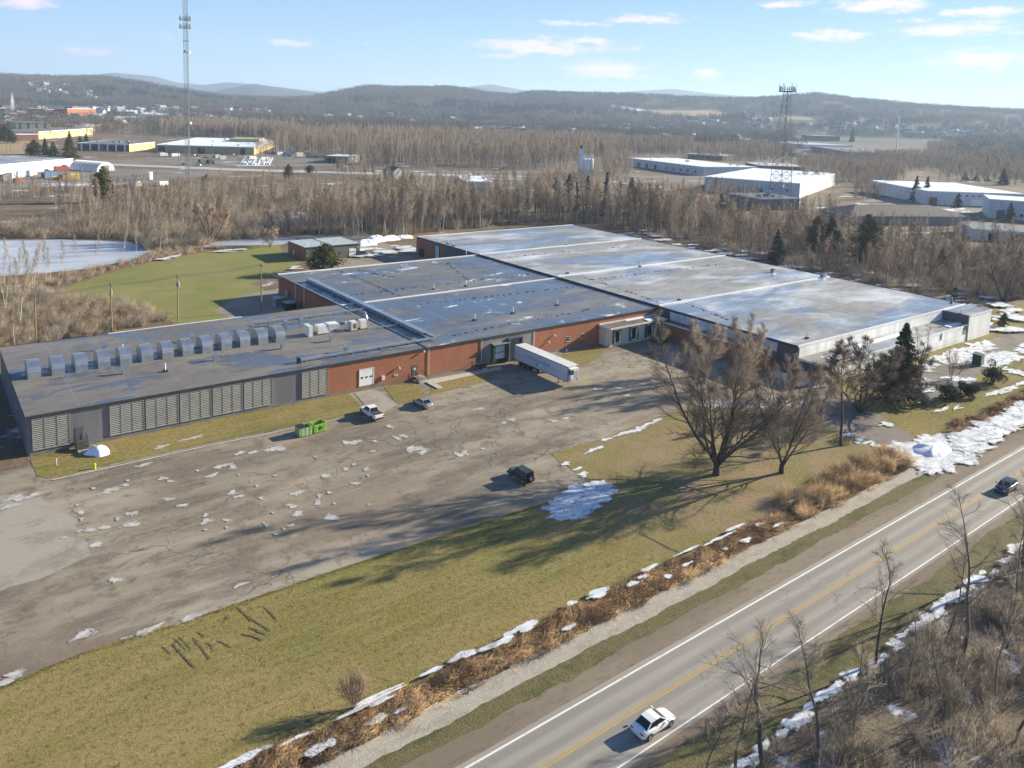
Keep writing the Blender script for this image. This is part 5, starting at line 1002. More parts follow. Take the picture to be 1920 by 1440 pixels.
def sedan(name, label, paint, loc, rz, L=4.6, W=1.80, H=1.45, group=None, cat='car', suv=False):
    t = thing(name, label, cat, loc, rz, group); s = L/4.6; hw = W/2; g = GR
    zb = .86 if not suv else 1.02; zs = .24 if not suv else .32
    #        x,     half width, lower z, belt z
    S = [(-2.30, .72, .42, .70), (-2.22, .86, .30, .86), (-1.95, .93, .25, zb+.10), (-1.45, .98, zs, zb+.08), (-.6, 1.0, zs-.02, zb+.03), (.5, 1.0, zs-.02, zb), (1.05, .99, zs, zb-.02), (1.55, .96, zs+.02, zb-.12), (2.05, .88, .27, zb-.22), (2.24, .74, .32, zb-.34), (2.31, .58, .40, zb-.44)]
    if suv: S[1] = (-2.24, .92, .34, 1.0); S[0] = (-2.30, .84, .45, .9)
    st = [a[0]*s for a in S]
    rg = [[(0, zl), (hw*w*.82, zl), (hw*w*.95, zl+.10), (hw*w, zl+(zt-zl)*.42), (hw*w*.985, zt-.12), (hw*w*.93, zt-.02), (hw*w*.6, zt+.025), (0, zt+.04)] for _, w, zl, zt in S]
    m = MB(); m.add(*loft(st, rg)); b = m.build('body', g[paint], t, smooth=True)
    # cabin: belt ring and roof ring
    xr, xf, rr, rf = ((-1.75, 1.05, -1.05, .22) if not suv else (-2.2, 1.0, -1.9, .30)); xr, xf, rr, rf = xr*s, xf*s, rr*s, rf*s
    bw, tw = hw*.91, hw*.70; bz = zb+.02
    def quad(n_, pts, mat, parent=t, off=None):
        q = MB(); q.add(pts, [tuple(range(len(pts)))]); return q.build(n_, g[mat], parent, fix=False)
    c = MB()
    rz_, bx = H, bz
    A = [(xr, -bw*.93, bx+.06), (xf, -bw*.9, bx), (xf, bw*.9, bx), (xr, bw*.93, bx+.06)]; Bq = [(rr, -tw, rz_-.05), (rf, -tw, rz_-.04), (rf, tw, rz_-.04), (rr, tw, rz_-.05)]
    c.add(A+Bq+[((rr+rf)/2, -tw*1.02, rz_), ((rr+rf)/2, tw*1.02, rz_)], [(0, 1, 5, 8, 4), (2, 3, 7, 9, 6), (1, 2, 6, 5), (3, 0, 4, 7), (4, 8, 9, 7), (8, 5, 6, 9)]); c.build('cabin', g[paint], t)
    def inset(p4, d, nrm, k=.09):
        cx = sum((Vector(p) for p in p4), Vector())/len(p4); return [tuple(Vector(p)+(cx-Vector(p))*k+Vector(nrm)*d) for p in p4]
    quad('windscreen', inset([A[1], A[2], Bq[2], Bq[1]], .012, (.5, 0, .86), .07), 'carglass')
    quad('rear_window', inset([A[3], A[0], Bq[0], Bq[3]], .012, (-.6, 0, .8), .10), 'carglass')
    for sg in (-1, 1):
        lo = [(xr*.90, sg*bw*.93, bx+.07), (xf*.86, sg*bw*.9, bx+.02)]; hi = [(rf*.95, sg*tw, rz_-.07), ((rr+rf)/2, sg*tw*1.02, rz_-.04), (rr*1.0, sg*tw, rz_-.08)]
        pts = inset([lo[0], lo[1]]+hi, .014, (0, sg*.9, .4), .08)
        quad('side_window', pts if sg < 0 else pts[::-1], 'carglass')
        q = MB(); q.box((rr+rf)/2-.04, sg*bw*.99-.02, bx, (rr+rf)/2+.04, sg*bw*.99+.02, bx+.05); q.cbox(((rr+rf)/2+.05, sg*(bw+tw)/2*1.0, (bx+rz_)/2), (.07, .03, (rz_-bx)*.96), 0, Matrix.Rotation(sg*math.atan2(bw-tw, rz_-bx), 3, 'X')); q.build('pillar', g[paint if paint != 'car_white' else 'trim'], t)
        q = MB(); q.cbox((xf*.80, sg*(hw+.09), bx+.09), (.13, .2, .14)); q.build('mirror', g[paint], t)
        q = MB(); q.add([(2.27*s, sg*hw*.42, zb-.30), (2.20*s, sg*hw*.80, zb-.28), (2.0*s, sg*hw*.9, zb-.20), (2.02*s, sg*hw*.80, zb-.145), (2.2*s, sg*hw*.45, zb-.245)], [(0, 1, 2, 3, 4)]); q.build('headlight', g['lamp'], t)
        q = MB(); q.cbox((-2.24*s, sg*hw*.62, zb-.10), (.09, hw*.42, .13)); q.build('taillight', g['red_lamp'], t)
        for xx in (-1.42*s, 1.38*s):
            q = MB(); n = 12; r_ = .385; q.add([(xx+r_*math.cos(math.pi*k/n), sg*(hw*.985+.006), .30+r_*math.sin(math.pi*k/n)) for k in range(n+1)]+[(xx-r_, sg*(hw*.985+.006), .2), (xx+r_, sg*(hw*.985+.006), .2)], [tuple(range(n+1))+(n+1, n+2)]); q.build('wheel_arch', g['trim'], t)
            wheel(t, xx, sg*(hw+.012), .325)
    q = MB(); q.box(-2.31*s, -.26, .58, -2.285*s, .26, .70); q.build('number_plate', g['offwhite'], t)
    q = MB(); q.box(2.22*s, -.5, .33, 2.30*s, .5, .45); q.build('grille', g['trim'], t)
    return t
def pickup(name, label, loc, rz):
    t = thing(name, label, 'pickup truck', loc, rz); g = GR; hw = .98
    S = [(-2.75, .93, .55, 1.10), (-2.70, .98, .48, 1.16), (-1.0, 1.0, .45, 1.16), (.9, 1.0, .45, 1.14), (1.5, .99, .45, 1.12), (2.3, .95, .48, 1.06), (2.68, .86, .52, .98), (2.75, .76, .55, .88)]
    m = MB(); m.add(*loft([a[0] for a in S], [[(0, zl), (hw*w*.9, zl), (hw*w, zl+.15), (hw*w, zt-.12), (hw*w*.95, zt), (hw*.6*w, zt+.02), (0, zt+.04)] for _, w, zl, zt in S])); m.build('body', g['car_white'], t, smooth=False)
    A = [(-.95, -.9, 1.14), (1.35, -.9, 1.12), (1.35, .9, 1.12), (-.95, .9, 1.14)]; B = [(-.80, -.72, 1.84), (.55, -.72, 1.86), (.55, .72, 1.86), (-.80, .72, 1.84)]
    m = MB(); m.add(A+B, [(0, 1, 5, 4), (1, 2, 6, 5), (2, 3, 7, 6), (3, 0, 4, 7), (4, 5, 6, 7)]); m.build('cab', g['car_white'], t)
    def ins(p, n_, k=.10, d=.012):
        c = sum((Vector(q) for q in p), Vector())/len(p); return [tuple(Vector(q)+(c-Vector(q))*k+Vector(n_)*d) for q in p]
    for nm, p, n_ in (('windscreen', [A[1], A[2], B[2], B[1]], (.7, 0, .6)), ('rear_window', [A[3], A[0], B[0], B[3]], (-1, 0, .2)), ('side_window', [A[0], A[1], B[1], B[0]], (0, -1, .3)), ('side_window', [A[2], A[3], B[3], B[2]], (0, 1, .3))):
        q = MB(); q.add(ins(p, n_), [(0, 1, 2, 3)]); q.build(nm, g['carglass'], t, fix=False)
    m = MB(); m.box(-2.62, -.82, 1.185, -1.02, .82, 1.23); m.build('bed_cover', g['brownish'], t)
    m = MB(); m.box(-2.82, -.9, .48, -2.72, .9, .66); m.build('rear_bumper', g['trim'], t)
    for sg in (-1, 1):
        q = MB(); q.box(-2.77, sg*.84-.09, .78, -2.72, sg*.84+.09, 1.1); q.build('taillight', g['red_lamp'], t)
        q = MB(); q.box(2.62, sg*.66-.16, .82, 2.73, sg*.66+.16, .96); q.build('headlight', g['lamp'], t)
        q = MB(); q.cbox((1.1, sg*1.1, 1.22), (.14, .22, .22)); q.build('mirror', g['car_white'], t)
        for xx in (-1.75, 1.85):
            q = MB(); n = 12; q.add([(xx+.47*math.cos(math.pi*k/n), sg*.987, .42+.47*math.sin(math.pi*k/n)) for k in range(n+1)]+[(xx-.47, sg*.987, .4), (xx+.47, sg*.987, .4)], [tuple(range(n+1))+(n+1, n+2)]); q.build('wheel_arch', g['trim'], t)
            wheel(t, xx, sg*1.0, .40, .26)
    return t
def jeep(name, label, loc, rz):
    t = thing(name, label, 'off-road car', loc, rz); g = GR
    m = MB(); m.add(*loft([-2.05, -2.0, .75, .8, 2.0, 2.08], [[(0, .5), (.72, .5), (.80, .6), (.80, 1.06), (.76, 1.12), (0, 1.13)], [(0, .48), (.74, .48), (.82, .58), (.82, 1.08), (.78, 1.14), (0, 1.15)], [(0, .48), (.74, .48), (.82, .58), (.82, 1.08), (.78, 1.14), (0, 1.15)], [(0, .48), (.66, .48), (.72, .58), (.72, 1.06), (.66, 1.13), (0, 1.16)], [(0, .52), (.58, .52), (.62, .6), (.62, 1.02), (.56, 1.08), (0, 1.1)], [(0, .55), (.54, .55), (.58, .6), (.58, .98), (.54, 1.04), (0, 1.05)]])); m.build('body', g['car_slate'], t)
    A = [(-2.0, -.78, 1.14), (.80, -.76, 1.15), (.80, .76, 1.15), (-2.0, .78, 1.14)]; B = [(-1.95, -.68, 1.78), (.42, -.66, 1.80), (.42, .66, 1.80), (-1.95, .68, 1.78)]
    m = MB(); m.add(A+B, [(0, 1, 5, 4), (1, 2, 6, 5), (2, 3, 7, 6), (3, 0, 4, 7)]); m.build('cabin', g['car_slate'], t)
    m = MB(); m.add([(x, y, z) for x, y, z in B]+[(x, y*.97, z+.06) for x, y, z in B], [(0, 3, 2, 1), (4, 5, 6, 7), (0, 1, 5, 4), (1, 2, 6, 5), (2, 3, 7, 6), (3, 0, 4, 7)]); m.build('hard_top', g['car_slate_top'], t)
    def ins(p, n_, k=.10, d=.012):
        c = sum((Vector(q) for q in p), Vector())/len(p); return [tuple(Vector(q)+(c-Vector(q))*k+Vector(n_)*d) for q in p]
    for nm, p, n_ in (('windscreen', [A[1], A[2], B[2], B[1]], (.8, 0, .5)), ('rear_window', [A[3], A[0], B[0], B[3]], (-1, 0, .1))):
        q = MB(); q.add(ins(p, n_), [(0, 1, 2, 3)]); q.build(nm, g['carglass'], t, fix=False)
    for sg in (-1, 1):
        for a, b in ((-1.9, -.95), (-.85, -.05), (.05, .62)):
            q = MB(); q.add([(a, sg*.785, 1.2), (b, sg*.785, 1.2), (b-.02 if b < .6 else .42, sg*.70, 1.72), (a+.02, sg*.70, 1.72)], [(0, 1, 2, 3) if sg < 0 else (3, 2, 1, 0)]); q.build('side_window', g['carglass'], t, fix=False)
        for xx in (-1.48, 1.48):
            q = MB(); n = 8; pts = [(xx+.56*math.cos(math.pi*k/n), .50+.46*math.sin(math.pi*k/n)) for k in range(n+1)]
            for k in range(n):
                (x0, z0), (x1, z1) = pts[k], pts[k+1]; q.add([(x0, sg*.70, z0), (x0, sg*.96, z0), (x1, sg*.96, z1), (x1, sg*.70, z1), (x0, sg*.70, z0+.05), (x0, sg*.96, z0+.05), (x1, sg*.96, z1+.05), (x1, sg*.70, z1+.05)], [(0, 1, 2, 3), (7, 6, 5, 4), (0, 4, 5, 1), (2, 6, 7, 3), (1, 5, 6, 2), (0, 3, 7, 4)])
            q.build('fender_flare', g['car_grey_flare'], t)
            wheel(t, xx, sg*.93, .42, .28)
        q = MB(); q.box(-.9, sg*.86-.06, .42, .9, sg*.86+.06, .50); q.build('side_step', g['car_grey_flare'], t)
        q = MB(); q.cbox((.72, sg*.95, 1.25), (.1, .18, .2)); q.build('mirror', g['trim'], t)
        q = MB(); q.tube([(2.06, sg*.42, .85), (2.11, sg*.42, .85)], .1, 12); q.build('headlight', g['lamp'], t)
        q = MB(); q.box(-2.1, sg*.74-.06, .82, -2.04, sg*.74+.06, 1.02); q.build('taillight', g['red_lamp'], t)
    q = MB(); q.tube([(-2.08, .05, 1.0), (-2.30, .05, 1.0)], .38, 18); o = q.build('spare_wheel', g['rubber'], t)
    q = MB(); q.tube([(-2.30, .05, 1.0), (-2.32, .05, 1.0)], .26, 14); q.build('rim', g['rim'], o)
    q = MB(); q.box(-2.25, -.75, .46, -2.05, .75, .62); q.build('rear_bumper', g['trim'], t); q = MB(); q.box(2.08, -.75, .46, 2.3, .75, .62); q.build('front_bumper', g['trim'], t)
    return t
def trailer():
    g = GR; X, Y = 98.45, 110.7; Lr, Wd = 16.6, 2.62
    t = thing('semi_trailer', 'white refrigerated semi trailer backed onto the factory dock', 'trailer', (X+Wd/2, Y+Lr/2, 0), math.pi/2)   # local +x points to the dock
    h = Lr/2; w = Wd/2
    b = MB(); b.box(-h, -w, 1.12, h, w, 4.08); b.build('box', g['trailer_white'], t)
    b = MB(); b.box(-h-.03, -w-.02, 4.06, h, w+.02, 4.13); b.build('roof', g['offwhite'], t)
    b = MB(); b.box(-h-.03, -w-.03, 3.92, h, -w, 4.06); b.box(-h-.03, w, 3.92, h, w+.03, 4.06); b.box(-h, w, 1.08, h, w+.025, 1.22); b.box(-h, -w-.025, 1.08, h, -w, 1.22); b.box(-h+.6, w, 2.42, h-.1, w+.012, 2.47); b.build('rail', g['steel'], t)
    b = MB(); b.box(-h-.04, w-.25, 1.1, -h, w+.02, 4.08); b.box(-h-.04, -w-.02, 1.1, -h, -w+.25, 4.08); b.build('corner_post', g['steel'], t)
    b = MB(); b.box(-h-.62, -1.0, 1.75, -h-.02, .95, 3.75); o = b.build('refrigeration_unit', g['white'], t)
    b = MB(); b.box(-h-.66, .3, 2.6, -h-.60, .92, 3.5); b.box(-h-.5, .951, 2.5, -h-.08, .97, 3.4); b.build('grille', g['black'], o)
    b = MB(); [b.box(-h-.65, -.9, 1.9+.16*k, -h-.62, .2, 1.96+.16*k) for k in range(9)]; b.build('fins', g['steel'], o)
    b = MB(); b.box(-h+1, -.5, .85, h, -.36, 1.12); b.box(-h+1, .36, .85, h, .5, 1.12); b.build('chassis', g['black'], t)
    for sg in (-1, 1):
        b = MB(); b.box(-h+2.9, sg*.85-.07, .12, -h+3.05, sg*.85+.07, 1.1); b.box(-h+2.75, sg*.85-.15, .07, -h+3.2, sg*.85+.15, .13); b.build('landing_leg', g['steel'], t)
        for k in range(4):
            wheel(t, h-1.6-1.45*k-(1.4 if k == 3 else 0), sg*1.24, .50, .30)
    b = MB(); b.box(h-6.8, -.55, .3, h-.8, .55, .8); b.build('bogie', g['black'], t)
    b = MB(); b.box(h-.1, -w, .45, h, w, .6); b.build('rear_bumper', g['steel'], t)
    # lettering on the side facing the road
    def text(s, size, lx, z, mat, nm='lettering'):
        cu = bpy.data.curves.new(nm, 'FONT'); cu.body = s; cu.size = size; cu.extrude = .004; cu.align_x = 'CENTER'; cu.resolution_u = 2
        tmp = bpy.data.objects.new('tmp', cu); COL.objects.link(tmp); dg = bpy.context.evaluated_depsgraph_get(); me = bpy.data.meshes.new_from_object(tmp.evaluated_get(dg)); bpy.data.objects.remove(tmp)
        me.materials.clear(); me.materials.append(g[mat]); o = bpy.data.objects.new(nm, me); COL.objects.link(o); o.parent = t
        # reads from the west side (+y local is west): text right = towards -x local
        o.matrix_local = Matrix(((-1, 0, 0, lx), (0, 0, 1, w+.014), (0, 1, 0, z), (0, 0, 0, 1))); return o
    text('www.TransportTbs.us', .78, .6, 2.62, 'teal'); 
    b = MB(); b.tube([(1.0, w+.004, 2.0), (1.0, w+.016, 2.0)], .22, 12); b.build('round_decal', g['teal'], t)
    b = MB(); b.box(h-.06, -1.2, 1.2, h+.01, 1.2, 4.0); b.build('rear_doors', g['offwhite'], t)
    return t
def skip(name, label, loc, rz, paint, lid):
    t = thing(name, label, 'dumpster', loc, rz); g = GR
    x, y, h = 1.05, .92, 1.45; th = .06; m = MB()
    for (x0, y0, x1, y1) in ((-x, -y, x, -y+th), (-x, y-th, x, y), (-x, -y+th, -x+th, y-th), (x-th, -y+th, x, y-th)): m.box(x0, y0, .14, x1, y1, h)
    m.box(-x+th, -y+th, .14, x-th, y-th, .2); m.build('bin', g[paint], t)
    m = MB(); m.box(-x-.04, -y-.04, h-.09, x+.04, -y, h); m.box(-x-.04, y, h-.09, x+.04, y+.04, h); m.box(-x-.04, -y, h-.09, -x, y, h); m.box(x, -y, h-.09, x+.04, y, h)
    for q in (-.7, 0, .7): m.box(q-.05, -y-.035, .2, q+.05, -y-.001, h-.1)
    m.build('rib', g[paint], t)
    for sg in (-1, 1):
        m = MB(); m.box(sg*(x+.08)-.08, -.45, .75, sg*(x+.08)+.08, .45, .95); m.build('fork_pocket', g[paint], t)
        m = MB(); m.box(sg*.8-.1, -.8, .0, sg*.8+.1, .8, .14); m.build('skid', g['black'], t)
    if lid:
        m = MB(); m.box(-x, -y, h+.005, .15, y, h+.06); m.build('lid', g['black'], t)
    else:
        m = MB(); m.box(-.28, -y-.05, .5, .32, -y-.036, 1.1); d = m.build('decal', g['dark_decal'], t)
        m = MB(); [m.tube([(.02+.16*math.cos(a), -y-.053, .8+.16*math.sin(a)), (.02+.16*math.cos(a+1.5), -y-.053, .8+.16*math.sin(a+1.5))], .02, 4) for a in (0, 2.1, 4.2)]; m.build('emblem', g['lime'], d)
    return t
GR['brownish'] = plain('bed_cover_vinyl', (.06, .045, .045), .6, 0, .1); GR['car_slate_top'] = plain('matt_hard_top', (.028, .045, .05), .5, 0, .1); GR['car_grey_flare'] = plain('grey_flare', (.12, .13, .15), .4, 0, .1)
GR['trailer_white'] = plain('trailer_side', (.60, .62, .65), .4, .1, .06, .5); GR['dark_decal'] = plain('dark_decal', (.03, .05, .03), .5, 0, .1)
def build_vehicles():
    def heading(p, q): a, b = gp(*p), gp(*q); return math.atan2(b[1]-a[1], b[0]-a[0])
    q = gp(1226, 1378); sedan('parked_car', 'white sedan driving along the road beside the brush', 'car_white', (q[0]+.5, q[1]+.55, .026), .0155, L=4.25, W=1.72, H=1.40)
    bpy.data.objects['parked_car'].name = 'white_sedan'
    q = gp(1905, 936); sedan('dark_car', 'black car driving on the road at the right edge', 'car_black', (q[0]+1.5, q[1]+2.0, .026), math.pi+.0155, L=4.5, H=1.55, suv=True)
    q = gp(788, 763); sedan('silver_sedan', 'silver grey sedan parked near the concrete steps', 'car_silver', (q[0]+.6, q[1]+.3, .013), heading((805, 772), (770, 752)), L=4.6)
    q = gp(697, 783); pickup('white_pickup', 'white crew cab pickup with dark bed cover near the green dumpsters', (q[0]+.2, q[1]+.5, .013), heading((706, 796), (676, 776)))
    q = gp(978, 902); jeep('dark_jeep', 'dark slate boxy off-road car with spare wheel alone on the lot', (q[0]+.2, q[1]+.5, .013), heading((990, 914), (955, 893)))
    q = gp(680, 481); sedan('dark_suv', 'dark green suv parked beside the grey garage', 'car_slate', (q[0]+.4, q[1]+.8, .03), 0.05, L=4.8, H=1.75, suv=True)
    q = gp(671, 474); sedan('white_van', 'white suv parked behind the dark suv at the garage', 'car_white', (q[0]+.3, q[1]+1.2, .03), 0.05, L=4.7, H=1.8, suv=True)
    trailer()
    q = gp(572, 818); skip('dumpster', 'faded green dumpster with a black half lid', (q[0]+.05, q[1]+.7, .012), .02, 'lime_old', True)
    q = gp(600, 811); skip('dumpster', 'bright lime green open dumpster with dark decal', (q[0]-.05, q[1]+.8, .012), .08, 'lime', False)
    t = thing('waste_compactor', 'dark green waste compactor in the shade by the dock annex', 'compactor', (137.3, 123.0, 0.012))
    m = MB(); m.box(-1.2, -1.4, .2, 1.2, 1.4, 1.5); m.build('body', GR['dark_green'], t); m = MB(); m.add([(-1.1, -1.2, 1.5), (1.1, -1.2, 1.5), (1.1, 1.2, 1.5), (-1.1, 1.2, 1.5), (-.7, -.6, 2.4), (.7, -.6, 2.4), (.7, 1.1, 2.4), (-.7, 1.1, 2.4)], [(0, 1, 5, 4), (1, 2, 6, 5), (2, 3, 7, 6), (3, 0, 4, 7), (4, 5, 6, 7)]); m.build('hopper', GR['dark_green'], t)
    m = MB(); m.box(-.2, -1.46, .9, .25, -1.4, 1.2); m.build('sign_plate', GR['white'], t)
    for sg in (-1, 1): m = MB(); m.box(sg*.9-.1, -1.4, 0, sg*.9+.1, 1.4, .2); m.build('skid', GR['black'], t)
    # cars and vans in the far yards: copies share the meshes of one built car of each colour
    base = {}
    far = [(i, *p) for i, p in enumerate([(305, 288), (318, 289), (330, 290), (352, 291), (362, 292), (372, 293), (385, 296), (393, 299), (399, 303), (381, 303), (404, 306), (436, 291), (444, 292), (455, 291), (300, 287), (500, 285), (512, 287), (523, 286), (1290, 283), (1305, 284), (1320, 284), (1420, 283), (1440, 284), (1455, 283),
                                          (1560, 291), (1575, 292), (1590, 293), (1845, 398), (1862, 402), (1640, 372), (1655, 371), (1612, 292), (850, 320), (940, 318), (345, 309), (372, 311), (1800, 286), (1825, 291), (1650, 290), (1500, 289)])]
    names = {'car_white': 'white', 'car_black': 'black', 'car_red': 'red', 'car_blue': 'dark blue', 'car_silver': 'silver'}
    for i, px, py in far:
        k = ['car_white', 'car_black', 'car_blue', 'car_silver', 'car_white', 'car_red', 'car_black'][i % 7]; q = gp(px, py)
        lab = f'{names[k]} car parked in one of the far works yards'
        if k not in base: base[k] = sedan('distant_car', lab, k, (q[0], q[1], .05), 0, suv=(i % 2 == 0), H=1.6, group=f'{names[k]} cars parked in the far works yards'); c = base[k]
        else: c = copy_tree(base[k])
        c.location = (q[0], q[1], .05); c.rotation_euler = (0, 0, (i*1.3) % 3.1)
    # containers and trailers in the left yard
    def cont(name, label, px, py, L, W, H, mat, rz, z=0.05, group=None):
        q = gp(px, py); t = thing(name, label, 'container', (q[0], q[1], z), rz, group); m = MB(); m.box(0, 0, .25, L, W, H); m.build('box', GR[mat], t)
        m = MB()
        for k in range(int(L/.6)): m.box(.15+.6*k, -.05, .4, .4+.6*k, 0, H-.15)
        m.build('corrugation', GR[mat], t); m = MB(); m.box(L, .1, .35, L+.05, W-.1, H-.1); m.build('doors', GR['offwhite'], t)
        m = MB(); m.box(.2, .1, 0, .6, W-.1, .25); m.box(L-.6, .1, 0, L-.2, W-.1, .25); m.build('bearer', GR['black'], t); return t
    cont('shipping_container', 'grey trailer box nearest the scrub in the left yard', 6, 341, 14, 2.6, 4, 'grey_panel', 1.15); cont('shipping_container', 'white trailer box second from the scrub in the left yard', 18, 338, 14, 2.6, 4, 'pale_siding', 1.15)
    cont('shipping_container', 'pale blue trailer box third from the scrub', 34, 335, 14, 2.6, 4, 'blue_white_siding', 1.15); cont('shipping_container', 'white trailer box beside the blue container', 56, 331, 13, 2.6, 3.8, 'white', 1.15)
    cont('shipping_container', 'blue and white container in the left yard', 84, 335, 10, 2.6, 3.6, 'dockblue', .75); cont('shipping_container', 'rust red container against the white warehouse', 104, 321, 9, 2.6, 3.2, 'rust_red', .3); cont('shipping_container', 'small yellow skip box in the left yard', 100, 337, 5, 2.4, 1.8, 'yellow', .3)
    cont('shipping_container', 'white box trailer among the scrub by the track', 256, 351, 6, 2.4, 3, 'white', .9); cont('shipping_container', 'tall white box trailer by the bare scrub', 281, 338, 4, 2.4, 5, 'white', .9)
    cont('shipping_container', 'dark blue container in the pallet yard', 533, 294, 7, 2.6, 4.4, 'dockblue', .1); cont('shipping_container', 'stack of pale crates beside the dark container', 556, 294, 7, 3, 4, 'cream_wall', .1); cont('shipping_container', 'grey crate stack at the end of the pallet yard', 577, 296, 9, 3, 4.2, 'grey_panel', .1)
    clutter = [(300, 293, 7, 'white'), (322, 294, 9, 'blue_white_siding'), (404, 297, 8, 'blue_grey'), (412, 300, 6, 'cream_wall'), (376, 305, 7, 'dark_green'), (392, 307, 8, 'black'), (402, 309, 7, 'steel'), (468, 300, 8, 'cream_wall'), (490, 301, 6, 'cream_wall'), (500, 290, 9, 'black'), (520, 291, 8, 'steel'), (545, 291, 7, 'black'), (596, 296, 8, 'grey_panel'), (30, 344, 5, 'rust_red'), (118, 338, 9, 'brown_brick'), (132, 336, 5, 'yellow'), (300, 349, 6, 'white')]
    for i, (px, py, L_, mt) in enumerate(clutter):
        nm = {'white': 'white', 'blue_white_siding': 'pale blue', 'blue_grey': 'blue grey', 'cream_wall': 'cream', 'dark_green': 'dark green', 'black': 'black', 'steel': 'steel grey', 'grey_panel': 'grey', 'rust_red': 'rust red', 'brown_brick': 'brown', 'yellow': 'yellow'}[mt]
        cont('storage_box', f'{nm} storage box standing in the far left works yards', px, py, L_, 2.6, 2.6+.25*(i % 4), mt, .12+.35*(i % 3), group=f'{nm} storage boxes in the far left yards')
    # white wrapped bales
    q0 = None; r = random.Random(3); k = 0
    for row in range(4):
        for i in range(11):
            q = gp(452+5.2*i+row*2, 309-3.4*row+r.uniform(-.5, .5)); s = r.uniform(.9, 1.15)
            if q0 is None:
                m = MB(); m.tube([(0, 0, 0), (0, 0, .1), (0, 0, 1.5), (0, 0, 1.9)], [1.1, 1.25, 1.25, .9], 8); q0 = m.build('wrapped_bale', GR['white']); c = q0
                tag(q0, 'white plastic wrapped bale stored in the pallet yard', 'bale', 'white wrapped bales in the pallet yard')
            else: c = q0.copy(); COL.objects.link(c)
            c.location = (q[0], q[1], .05); c.scale = (s, s, s)
GR['rust_red'] = plain('rust_red_paint', (.28, .075, .045), .7, 0, .2)
build_vehicles()

# ------------------------------------------------------------------ masts, poles, silos and small things
def lattice(t, n, rad, z0, z1, bays, thick, mat, name='mast_section'):
    """n-legged lattice between radii rad[0] at z0 and rad[1] at z1"""
    for b in range(n):
        a = 2*math.pi*b/n+.6; m = MB()
        m.tube([(rad[0]*math.cos(a), rad[0]*math.sin(a), z0), (rad[1]*math.cos(a), rad[1]*math.sin(a), z1)], thick, 5); m.build('tower_leg', GR[mat], t)
    m = MB()
    P = lambda k, b: (lambda R, a: Vector((R*math.cos(a), R*math.sin(a), z0+(z1-z0)*(k/bays))))(rad[0]+(rad[1]-rad[0])*k/bays, 2*math.pi*b/n+.6)
    for k in range(bays):
        for b in range(n):
            m.tube([P(k, b), P(k+1, (b+1) % n)], thick*.5, 4, cap=False); m.tube([P(k, (b+1) % n), P(k+1, b)], thick*.5, 4, cap=False); m.tube([P(k+1, b), P(k+1, (b+1) % n)], thick*.5, 4, cap=False)
    m.build('lattice_bracing', GR[mat], t)
def antennas(t, z, R, mat, n=9, h=2.6):
    m = MB()
    for a in range(3):
        q = [(R*math.cos(2*math.pi*a/3+.5), R*math.sin(2*math.pi*a/3+.5)), (R*math.cos(2*math.pi*(a+1)/3+.5), R*math.sin(2*math.pi*(a+1)/3+.5))]
        m.tube([(*q[0], z), (*q[1], z)], .12, 5); m.tube([(*q[0], z+1.2), (*q[1], z+1.2)], .08, 5); m.tube([(0, 0, z), (*q[0], z)], .1, 5)
    m.build('antenna_frame', GR[mat], t)
    for k in range(n):
        a = 2*math.pi*k/3+.5; b = a+2*math.pi/3; f = (k//3+.5)/(n/3); x = R*(math.cos(a)*(1-f)+math.cos(b)*f); y = R*(math.sin(a)*(1-f)+math.sin(b)*f)
        m = MB(); m.cbox((x*1.08, y*1.08, z+h*.35), (.4, .4, h), 0, Matrix.Rotation(math.atan2(y, x), 3, 'Z')); m.build('panel_antenna', GR['ant'], t)
def dish(t, x, y, z, r, a, mat='offwhite'):
    m = MB(); d = Vector((math.cos(a), math.sin(a), 0)); c = Vector((x, y, z)); m.tube([c, c+d*.35, c+d*.5], [r*.2, r, r*1.0], 12); m.build('dish_antenna', GR[mat], t)
GR['ant'] = plain('antenna_panel', (.30, .36, .36), .5, 0, .1); GR['mast'] = plain('mast_steel', (.16, .19, .20), .6, .3, .2, .2); GR['mast_dark'] = plain('dark_mast_steel', (.075, .085, .09), .6, .3, .2, .2)
